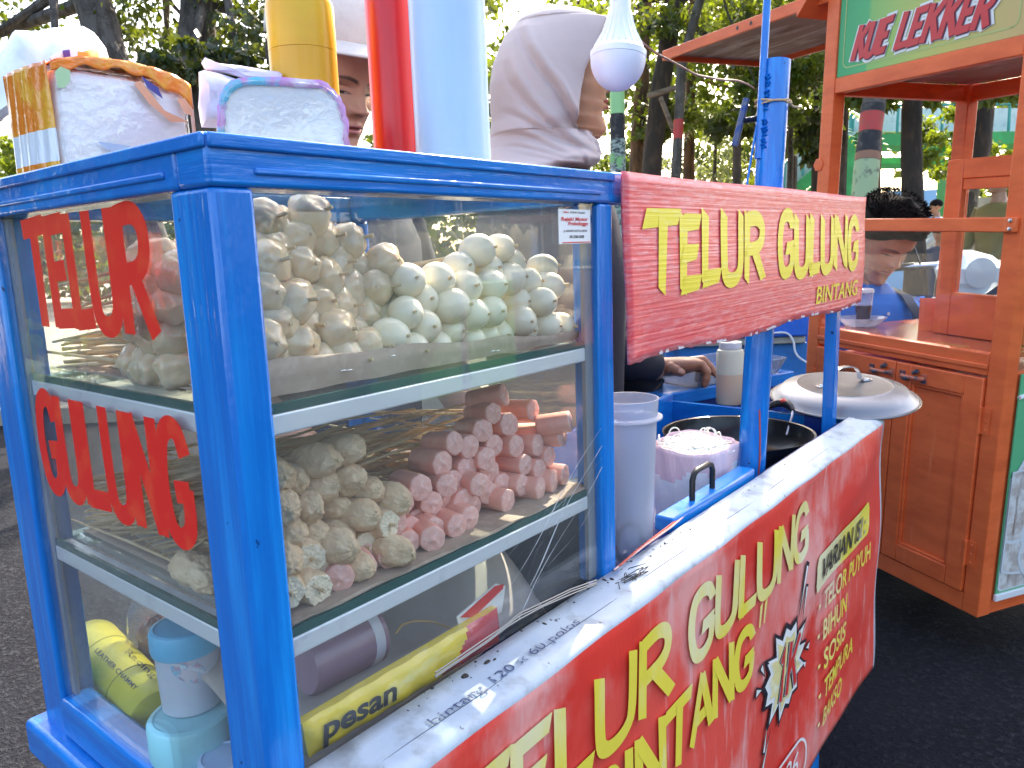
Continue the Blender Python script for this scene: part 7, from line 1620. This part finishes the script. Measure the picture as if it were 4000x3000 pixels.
def garments(p, T, c, scale, m, arms=None, collar=None, k=1.05, top=-.166, ang=60):
    b = MB(); rr = [(z, rx * k + .006, ry * k + .008, cx, cy) for z, rx, ry, cx, cy in TORSO if z <= top]
    ring_loft(b, rr, 40, M=T)
    for a in (arms or []): b.tube(a[0], [r + .008 * scale for r in a[1]], 16)
    s_ = b.build('shirt', m, p, ang=ang)
    zg = (GZ - c.z) / scale; b = MB()
    for s in (-1, 1): ring_loft(b, [(-.78, .088, .112, .085 * s, -.02), (-.95, .086, .092, .09 * s, -.02), ((-.95 + zg) * .5, .066, .072, .09 * s, -.015), (zg + .06, .055, .062, .09 * s, -.02)], 18, M=T)
    b.build('trousers', LEGC, p); return s_
# ---- young man in the pale cap
SK1 = skin('tan_skin', (.46, .25, .165, 1), (.38, .19, .12, 1)); LP1 = mat('lips_tan', (.34, .13, .11, 1), .4); LD1 = mat('mouth_line', (.07, .02, .02, 1), .6)
sM = .95; M1, yaw1 = look(SD(1412, 368, 1.16), (.14, -.99), math.radians(22), sM, math.radians(3))
def arm_pts(T, s, el, wr): A = T @ Vector((.175 * s, -.03, -.215)); return ([A, Vector(el) if not isinstance(el, Vector) else el, wr], [.05, .042, .028])
a1 = arm_pts(Matrix.Translation(M1 @ Vector((0, 0, 0))) @ Matrix.Rotation(yaw1, 4, 'Z') @ Matrix.Scale(sM, 4), 1, (0, 0, 0), Vector((0, 0, 0)))
T1 = Matrix.Translation(M1 @ Vector((0, 0, 0))) @ Matrix.Rotation(yaw1, 4, 'Z') @ Matrix.Scale(sM, 4)
def std_arms(T): return [([T @ Vector((s * .175, -.03, -.22)), T @ Vector((s * .235, -.02, -.36)), T @ Vector((s * .245, .02, -.49)), T @ Vector((s * .20, .14, -.60)), T @ Vector((s * .17, .20, -.64))], [.058, .050, .044, .036, .03]) for s in (-1, 1)]
AR = std_arms(T1)
p1, T1, c1 = person('young man in a pale cap looking down, partly hidden by the yellow and red bottles', M1, yaw1, sM, SK1, LP1, arms=AR, lipd=LD1)
DKS = mat('dark_shirt_cloth', (.02, .025, .045, 1), .85, bumps=((120, .2, .002),)); garments(p1, T1, c1, sM, DKS, [(a[0][:3], a[1][:3]) for a in AR])
# hair below the cap, then the cap: dome, band, brim
b = MB(); vs = []; n = 40
for j in range(10):
    s = .52 + .40 * j / 9; w_, f_, b_ = interp(HT, min(s, .85)); z = s * .23 - .115
    for k in range(n):
        a = math.pi * (.34 + 1.32 * k / (n - 1)); x = (w_ + .006) * math.sin(a); y = (f_ + .005) * math.cos(a) if math.cos(a) > 0 else (b_ + .007) * math.cos(a); vs.append((x, y, z))
b.add(vs, [(j * n + k, j * n + k + 1, (j + 1) * n + k + 1, (j + 1) * n + k) for j in range(9) for k in range(n - 1)], 0, M1); b.build('hair', HAIR, p1, solid=.003)
CAPM = mat('pale_cap_cloth', (.66, .60, .55, 1), .8, vars=((60, (.58, .52, .48, 1), .45, .7),), bumps=((420, .3, .001), (14, .2, .004)))
capo = MB(); vs = []; n = 64; lvls = [(.60, 1.0), (.66, 1.02), (.74, 1.03), (.84, 1.0), (.93, .88), (1.0, .68), (1.045, .42), (1.065, .15), (1.07, .02)]
for s, k in lvls:
    z = s * .23 - .115 + .034
    for i in range(n): a = 2 * math.pi * i / n; vs.append((.084 * k * math.sin(a), (.098 if math.cos(a) > 0 else .112) * k * math.cos(a) - .004, z + (.010 * math.cos(a) if s < .8 else 0)))
capo.add(vs, [(j * n + i, j * n + (i + 1) % n, (j + 1) * n + (i + 1) % n, (j + 1) * n + i) for j in range(len(lvls) - 1) for i in range(n)] + [tuple((len(lvls) - 1) * n + i for i in range(n))], 0, M1)
cap_ = capo.build('cap', CAPM, p1, solid=.002, ang=70)
b = MB(); b.grid(lambda u, v: ((.080 + .006 * v) * math.sin((u - .5) * 2.3), .088 * math.cos((u - .5) * 2.3) + .072 * v * (math.cos((u - .5) * math.pi) ** .5 if abs(u - .5) < .5 else 0), .066 + .010 * math.cos((u - .5) * 2.3) - .010 * v - .010 * (2 * u - 1) ** 2 * v), 33, 9, 0, M1); b.build('brim', CAPM, cap_, solid=.003)
b = MB()
for k in range(6):
    a0_ = k * math.pi / 3; b.tube([M1 @ Vector((.0855 * q * math.sin(a0_), (.0995 if math.cos(a0_) > 0 else .1135) * q * math.cos(a0_) - .004, s * .23 - .081 + .001)) for s, q in lvls[1:]], .0009, 5)
b.build('seam', CAPM, cap_)
# ---- woman in the headscarf, in profile
SK2 = skin('light_tan_skin', (.52, .26, .15, 1), (.45, .21, .115, 1), (.45, .09, .08, 1)); LP2 = mat('lips_rose', (.42, .13, .12, 1), .35); LD2 = mat('mouth_line_rose', (.16, .04, .04, 1), .5)
tw2 = 1.40; sW = 1.07
fw = np.array([RGT[0], RGT[1]]) * .985 + np.array([FWD[0], FWD[1]]) * .06
fwv = Vector((fw[0], fw[1], 0)).normalized()
Mw2, yaw2 = look(SD(2374, 277, tw2), fwv, math.radians(5), sW)
T2 = Matrix.Translation(Mw2 @ Vector((0, 0, 0))) @ Matrix.Rotation(yaw2, 4, 'Z') @ Matrix.Scale(sW, 4)
th_ = 1.65
def WP(x, y, dt=0.): return Vector(SD(2380 + x * .3617, 1200 + y * .3617, th_ + dt))
wrist = WP(500, 650); elbow = T2 @ Vector((.20, .12, -.50)); shoulder = T2 @ Vector((.165, -.03, -.22))
elbow = shoulder.lerp(wrist, .5) + Vector((-.02, .02, -.10))
arm2 = [([shoulder, shoulder.lerp(elbow, .5), elbow, elbow.lerp(wrist, .5), wrist], [.055, .05, .044, .038, .028])]
lft = T2 @ Vector((-.17, -.03, -.22)); arm2.append(([lft, T2 @ Vector((-.22, .0, -.38)), T2 @ Vector((-.21, .10, -.52)), T2 @ Vector((-.15, .20, -.60))], [.055, .048, .042, .032]))
p2_, T2, c2 = person('young woman in a beige headscarf and dark clothes, in profile, reaching over the clear tray', Mw2, yaw2, sW, SK2, LP2, arms=arm2, lipd=LD2, crown=.68)
DKB = mat('navy_black_cloth', (.012, .015, .03, 1), .8, bumps=((90, .25, .003),))
garments(p2_, T2, c2, sW, DKB, [(arm2[0][0][:4] + [elbow.lerp(wrist, .88)], arm2[0][1]), arm2[1]])
# her hand: palm, four bent fingers and a thumb grown over the joints, part of the body mesh
HB_ = MB()
kn = [WP(1000, 575, .012), WP(985, 600, .004), WP(950, 640, -.002), WP(900, 680, -.010)]
ring_pts = [wrist, wrist.lerp(WP(760, 640), .5), WP(760, 635), WP(880, 620), WP(960, 615)]
up = Vector((0, 0, 1)); dirp = (ring_pts[-1] - ring_pts[0]).normalized(); sdv = Vector(CR[2]) - dirp * dirp.dot(Vector(CR[2])); sdv.normalize(); nv_ = dirp.cross(sdv)
vs = []; n = 18
for q, (a_, t_2) in zip(ring_pts, ((.027, .021), (.031, .021), (.037, .020), (.037, .017), (.033, .012))):
    for k in range(n): an = 2 * math.pi * k / n; vs.append(q + sdv * (a_ * math.cos(an)) + nv_ * (t_2 * math.sin(an)) * 1.0)
HB_.add(vs, [(i * n + j, i * n + (j + 1) % n, (i + 1) * n + (j + 1) % n, (i + 1) * n + j) for i in range(4) for j in range(n)] + [tuple(reversed(range(n))), tuple(4 * n + j for j in range(n))])
def finger(pts, rs):
    P_ = []; R_ = []
    for i in range(len(pts) - 1):
        for k in range(5):
            f = k / 5; P_.append(pts[i].lerp(pts[i + 1], f)); bulge = 1 + .07 * math.cos(2 * math.pi * f); R_.append((rs[i] * (1 - f) + rs[i + 1] * f) * bulge)
    e = (pts[-1] - pts[-2]).normalized(); P_ += [pts[-1], pts[-1] + e * rs[-1] * .5, pts[-1] + e * rs[-1] * .85]; R_ += [rs[-1], rs[-1] * .8, rs[-1] * .3]
    # round the bends
    for _ in range(2): P_ = [P_[0]] + [(P_[i - 1] + P_[i] * 2 + P_[i + 1]) * .25 for i in range(1, len(P_) - 1)] + [P_[-1]]
    HB_.tube(P_, R_, 14)
finger([WP(880, 590, .012), WP(1010, 572, .012), WP(1090, 650, .012), WP(1135, 705, .010), WP(1165, 735, .010)], [.0115, .0108, .0092, .0084, .0072])
finger([WP(870, 615, .002), WP(990, 620, .000), WP(1055, 700, -.004), WP(1045, 780, -.004), WP(1025, 840, -.002)], [.0115, .0112, .0096, .0086, .0074])
finger([WP(850, 640, .022), WP(950, 640, .030), WP(1010, 720, .032), WP(1000, 790, .030), WP(980, 830, .030)], [.011, .0105, .009, .008, .007])
finger([WP(840, 640, .040), WP(920, 640, .050), WP(965, 700, .054), WP(960, 750, .052), WP(945, 785, .05)], [.010, .0092, .008, .0072, .006])
finger([WP(600, 660, -.012), WP(670, 655, -.024), WP(730, 685, -.030), WP(780, 705, -.030)], [.015, .0135, .0115, .0095])
body2 = [o for o in p2_.children if o.name.startswith('body')][0]
me = body2.data; import bmesh
bm = bmesh.new(); bm.from_mesh(me); off_ = -Vector(body2.location) - p2_.location + p2_.location
hm = HB_.mesh('hand_source', [SK2], ang=60); hm.transform(Matrix.Translation(Vector((0, 0, 0)))); nmi = len(me.materials)
SK3 = skin('brown_hand_skin', (.30, .14, .09, 1), (.23, .10, .06, 1)); me.materials.append(SK3); me.materials.append(mat('finger_nail', (.50, .27, .20, 1), .3))
n0 = len(bm.faces); bm.from_mesh(hm)
bm.faces.ensure_lookup_table()
for f in bm.faces[n0:]: f.material_index = nmi; f.smooth = True
tipc = WP(785, 700, -.040)
for f in bm.faces[n0:]:
    c_ = f.calc_center_median()
    for tp__, r_ in ((WP(783, 690, -.042), .0075), (WP(1165, 738, .0), .0058)):
        if (c_ - tp__).length < r_: f.material_index = nmi + 1
nv0 = len(me.vertices); bm.to_mesh(me); bm.free(); bpy.data.meshes.remove(hm)
at_ = me.color_attributes['features']; ar_ = np.zeros(len(me.vertices) * 4, 'f'); at_.data.foreach_get('color', ar_); ar_ = ar_.reshape(-1, 4); ar_[nv0:] = (0, 0, 0, 1); at_.data.foreach_set('color', ar_.ravel())
# the headscarf: closed round the head, open at the face, drawn in under the chin and wrapped over the shoulders
SCF = mat('beige_scarf_cloth', (.47, .385, .37, 1), .85, sheen=.2, vars=((10, (.43, .345, .33, 1), .4, .7),), bumps=((600, .12, .0004),))
tS = tw2; O2 = Mw2 @ Vector((0, 0, 0)); RT = fwv; 
def side(u, v):       # photo pixel -> (forward, height) in the plane of her profile
    P = Vector(SPL(u, v, np.array(O2), np.array([fwv.y * -1, fwv.x, 0.]))) - O2; return (P.dot(fwv), P.z)
KK = .4219
def zk(x, y): return side(1950 + x * KK, y * KK)
def zn(x, y):      # the same on the side of her head nearer to the camera
    P = Vector(SPL(1950 + x * KK, y * KK, np.array(O2) - np.array([-fwv.y, fwv.x, 0.]) * (-.075 if np.dot(np.array([-fwv.y, fwv.x, 0.]), CR[2]) < 0 else .075), np.array([-fwv.y, fwv.x, 0.]))) - O2; return (P.dot(fwv), P.z)
back = [zk(*p) for p in [(480, 90), (330, 110), (180, 190), (60, 330), (0, 450), (-60, 620), (-85, 800), (-80, 980), (-70, 1150), (-90, 1300), (-160, 1420), (-260, 1520), (-330, 1680)]]
front = [zk(*p) for p in [(560, 92), (700, 100), (860, 140), (940, 185), (950, 240)]] + [zn(*p) for p in [(905, 380), (840, 530), (780, 660), (742, 850), (720, 1000), (714, 1120), (735, 1200)]] + [zk(*p) for p in [(800, 1250), (900, 1270), (912, 1330), (935, 1420), (920, 1500), (830, 1560), (640, 1600), (500, 1680)]]
lip = [zk(*p) for p in [(950, 240), (830, 530), (740, 850), (712, 1120), (735, 1200)]]
def at_z(poly, z):
    best = None
    for (a, za), (c, zc) in zip(poly, poly[1:]):
        if (za - z) * (zc - z) <= 0 and za != zc: return a + (c - a) * (z - za) / (zc - za)
    return poly[0][0] if z > poly[0][1] else poly[-1][0]
ztop = zk(520, 88)[1]; zbot = zk(500, 1670)[1]; zchin = zn(735, 1204)[1]; zfor = zk(950, 215)[1]
folds = [([(240, 230), (215, 320), (260, 520), (370, 720), (510, 900), (600, 1060), (690, 1200), (760, 1320)], 26, .0105), ([(80, 420), (75, 620), (130, 800), (260, 1000), (400, 1160), (560, 1280), (700, 1380)], 30, .0105),
         ([(500, 800), (540, 960), (620, 1100), (720, 1240), (830, 1350)], 18, .006), ([(0, 1010), (140, 1090), (300, 1200), (480, 1300), (660, 1370), (820, 1400)], 26, .008), ([(-20, 1270), (160, 1270), (320, 1330), (480, 1440), (620, 1500)], 20, .007), ([(0, 1380), (150, 1385), (330, 1450), (520, 1520), (700, 1510)], 18, .006), ([(60, 1440), (260, 1500), (480, 1560), (700, 1560)], 16, .005), ([(830, 1300), (880, 1360), (900, 1440), (860, 1520)], 16, .006), ([(700, 1440), (730, 1520), (770, 1560)], 14, .006)]
fl = [([zk(*q) for q in p], SIZE(wd * KK, tS), amp) for p, wd, amp in folds]
def fold_d(y, z):
    d = 0
    for pl_, wd, amp in fl:
        bd, sg_, fr_ = 9, 0, 0; ns_ = len(pl_) - 1
        for k_, ((a, za), (c, zc)) in enumerate(zip(pl_, pl_[1:])):
            ux, uz = c - a, zc - za; t = max(0, min(1, ((y - a) * ux + (z - za) * uz) / (ux * ux + uz * uz))); dx, dz = y - a - t * ux, z - za - t * uz; q = math.hypot(dx, dz)
            if q < bd: bd = q; sg_ = 1 if (ux * dz - uz * dx) > 0 else -1; fr_ = (k_ + t) / ns_
        x = bd / wd * sg_
        d += amp * min(1, fr_ / .3, (1.02 - fr_) / .2) * (.8 * math.exp(-(x / 1.7) ** 2) * 1.0 - .55 * math.exp(-((x + 2.0) / 1.1) ** 2) + .25 * math.exp(-((x - 3.0) / 2.0) ** 2))
    return d
ych_ = at_z(front, zchin + .0005); frontB = [(ych_, zchin + .001)] + [q for q in front if q[1] < zchin - .006 and front.index(q) > 11]
nR, nC = 150, 130; vs = []
for j in range(nR):
    t = j / (nR - 1); z = ztop + (zbot - ztop) * (1 - (1 - t) ** 1.0)
    if j == 0: z = ztop - .0003
    yb, yf = at_z(back, z), at_z(front if z > zchin else frontB, z); yfull = yf
    inface = zchin < z < zfor
    if inface: yfull = max(yf + .012, .105 * sW * (1 - .25 * ((zfor - z) / (zfor - zchin)))); q_ = max(0, min(1, (z - zchin) / .04)); yfull = yf + .003 + (yfull - yf - .003) * (q_ * q_ * (3 - 2 * q_))
    hh = (yfull - yb) / 2; yc = (yfull + yb) / 2
    hw = .094 * sW * min(1, math.sqrt(max(0, 1 - ((z - (ztop - .12 * sW)) / (.125 * sW)) ** 2)) if z > ztop - .12 * sW else 1)
    if z < zchin: f = min(1, (zchin - z) / (zchin - zbot)); hw = .094 * sW * (1 - .05 * math.sin(f * 3)) + .09 * sW * f ** 2
    if inface:
        ratio = max(-1, min(1, (yf - yc) / hh)); a0_ = math.acos(ratio) * min(1, max(0, (z - zchin) / .012))
    else: a0_ = .0
    for i in range(nC):
        a = a0_ + (2 * math.pi - 2 * a0_) * i / (nC - 1); y = yc + hh * math.cos(a); x = hw * math.sin(a)
        sgn = 1 if math.sin(a) > 0 else -1
        d = fold_d(y, z) * min(1, abs(math.sin(a)) * 2.2) ; x += sgn * d * 1.15
        # hem rolled at the face edge
        e = min(i, nC - 1 - i)
        if inface and e == 0: x *= .965
        vs.append(O2 + fwv * y + Vector((0, 0, z)) + Vector((-fwv.y, fwv.x, 0)) * (-x))
b = MB(); b.add(vs, [(j * nC + i, j * nC + i + 1, (j + 1) * nC + i + 1, (j + 1) * nC + i) for j in range(nR - 1) for i in range(nC - 1)])
b.build('headscarf', SCF, p2_, solid=.0016, ang=80)
# ---- man in the blue polo shirt behind the orange cart
SK4 = skin('brown_skin', (.42, .22, .145, 1), (.34, .165, .105, 1)); LP4 = mat('lips_brown', (.22, .08, .07, 1), .45)
t4 = 2.66; s4 = 1.2; f4 = -FWD * .95 + RGT * .28; M4, yaw4 = look(SD(3512, 1006, t4), f4, math.radians(38), s4, math.radians(-3))
T4 = Matrix.Translation(M4 @ Vector((0, 0, 0))) @ Matrix.Rotation(yaw4, 4, 'Z') @ Matrix.Scale(s4, 4) @ Matrix.Translation((0, -.05, .02))
AR4 = [([T4 @ Vector((s * .175, -.03, -.22)), T4 @ Vector((s * .225, .00, -.36)), T4 @ Vector((s * .225, .05, -.47)), T4 @ Vector((s * .15, .17, -.52)), T4 @ Vector((s * .10, .22, -.52))], [.058, .052, .046, .036, .03]) for s in (-1, 1)]
p4, _, c4 = person('dark haired man in a bright blue polo shirt looking down behind the orange cart', M4, yaw4, s4, SK4, LP4, arms=AR4, lipd=LD1, T=T4)
b = MB(); vs = []; n = 44
for j in range(14):
    s = .55 + .53 * j / 13; sc_ = min(s, .999); w_, f_, b_ = interp(HT, min(.97, s * .93)); z = s * .23 - .115
    for k in range(n):
        a = 2 * math.pi * k / n; frc = max(0, math.cos(a)); lowz = z + (.058 * frc ** 1.5 * max(0, 1 - j / 6)); kk = 1 + .06 * mnoise.noise(Vector((math.cos(a) * 3, math.sin(a) * 3, j * .4)))
        x = (w_ + .009 + .006 * (j > 4)) * math.sin(a) * kk; y = ((f_ + .008 + .014 * (j > 5)) if math.cos(a) > 0 else (b_ + .012)) * math.cos(a) * kk; dm = 1 if j < 9 else math.cos((j - 8) / 5.2 * 1.5); vs.append((x * dm, y * dm, lowz + .012 * (j / 13)))
b.add(vs, [(j * n + k, j * n + (k + 1) % n, (j + 1) * n + (k + 1) % n, (j + 1) * n + k) for j in range(13) for k in range(n)] + [tuple(13 * n + k for k in range(n))], 0, M4)
rh = random.Random(3)
for k in range(900):
    a = rh.random() * 6.28; s = rh.uniform(.78, 1.06); w_, f_, b_ = interp(HT, min(.97, s * .93)); z = s * .23 - .115 + .012; p = Vector(((w_ + .012) * math.sin(a), (f_ + .016 if math.cos(a) > 0 else b_ + .012) * math.cos(a), z)); d = Vector((p.x, p.y, .06 + rh.uniform(-.03, .05))).normalized() * rh.uniform(.005, .013)
    b.tube([M4 @ p, M4 @ (p + d * .6 + Vector((rh.uniform(-.004, .004), .003, .002))), M4 @ (p + d)], [.0020, .0014, .0004], 4, cap=False)
b.build('hair', HAIR, p4, ang=70)
POLO = mat('blue_polo_cloth', (.01, .13, .52, 1), .75, bumps=((300, .25, .0008), ((10, 10, 5), .3, .01)), vars=((8, (.012, .17, .62, 1), .45, .65),)); sh4 = garments(p4, T4, c4, s4, POLO, [(a[0][:3], a[1][:3]) for a in AR4], top=-.150)
b = MB(); n = 40
def coll(u, v):
    a = .32 + (2 * math.pi - .64) * u + math.pi / 2; op = abs(u - .5) * 2; rr = 1 + .30 * v
    return ((.060 * rr) * math.cos(a), -.022 + .064 * rr * math.sin(a), -.128 - .030 * v - .030 * op ** 3)
b.grid(coll, n, 6, 0, T4); b.build('collar', POLO, sh4, solid=.004)
b = MB()
for k in range(3): b.lathe([(0, 0), (.005, .0005), (.005, .002), (0, .003)], 12, M=T4 @ Matrix.Translation((.004, .092 - .0 + .004 * k, -.235 - .035 * k)) @ Matrix.Rotation(-math.pi / 2, 4, 'X'))
b.build('button', WHITE, sh4)
b = MB(); stp = [(-.085, -.03, -.160), (-.088, .045, -.185), (-.092, .092, -.24), (-.098, .112, -.32), (-.10, .112, -.44), (-.10, .10, -.58)]
vs = []
for i, q in enumerate(stp):
    q = Vector(q)
    for s in (-1, 1):
        for dz in (0, .004): vs.append(q + Vector((.021 * s, .010 + dz, .004 * s)))
b.add(vs, [f for i in range(len(stp) - 1) for f in ((4 * i + 1, 4 * i + 3, 4 * i + 7, 4 * i + 5), (4 * i, 4 * i + 4, 4 * i + 6, 4 * i + 2), (4 * i, 4 * i + 1, 4 * i + 5, 4 * i + 4), (4 * i + 2, 4 * i + 6, 4 * i + 7, 4 * i + 3))], 0, T4)
st_ = b.build('bag_strap', mat('navy_webbing', (.015, .02, .035, 1), .7, bumps=((300, .4, .001),)), p4)
b = MB(); b.box((-.124, .120, -.345), (-.072, .132, -.315), M=T4); b.build('buckle', BLACK, st_, bev=.002)
# ---- people far behind
def far_person(u, v, t, lab, shirtc, facing_, bend=0., hairc=HAIR, scale=.95):
    Mf, yf_ = look(SD(u, v, t), facing_, bend, scale); p, T, c = person(lab, Mf, yf_, scale, SK4, LP4, arms=None, hires=False)
    ar = std_arms(T); garments(p, T, c, scale, mat('far_shirt', shirtc, .8), ar)
    b = MB(); b.lathe([(.070, -.0), (.086, .02), (.086, .06), (.066, .10), (.03, .123), (0, .127)], 20, M=Mf @ Matrix.Translation((0, -.012, 0)), sy=1.18); b.build('hair', hairc, p)
far_person(3632, 808, 10.5, 'boy in a pale grey shirt standing far behind the head of the man in blue', (.42, .46, .52, 1), -RGT * .9 + FWD * .2, scale=.82)
far_person(3655, 915, 7.6, 'person in a dark blue shirt sitting low far behind the white scooter', (.04, .06, .12, 1), -RGT * .8 - FWD * .4, .3, scale=.8)
far_person(3868, 730, 6.2, 'person in an olive shirt seen through the upper glass of the orange counter box', (.20, .15, .05, 1), -RGT * .9 - FWD * .2, .5, scale=.95)
far_person(3850, 945, 7.0, 'person in a grey blue shirt seen through the lower glass of the orange counter box', (.08, .12, .18, 1), -FWD * .9, .2, scale=.85)
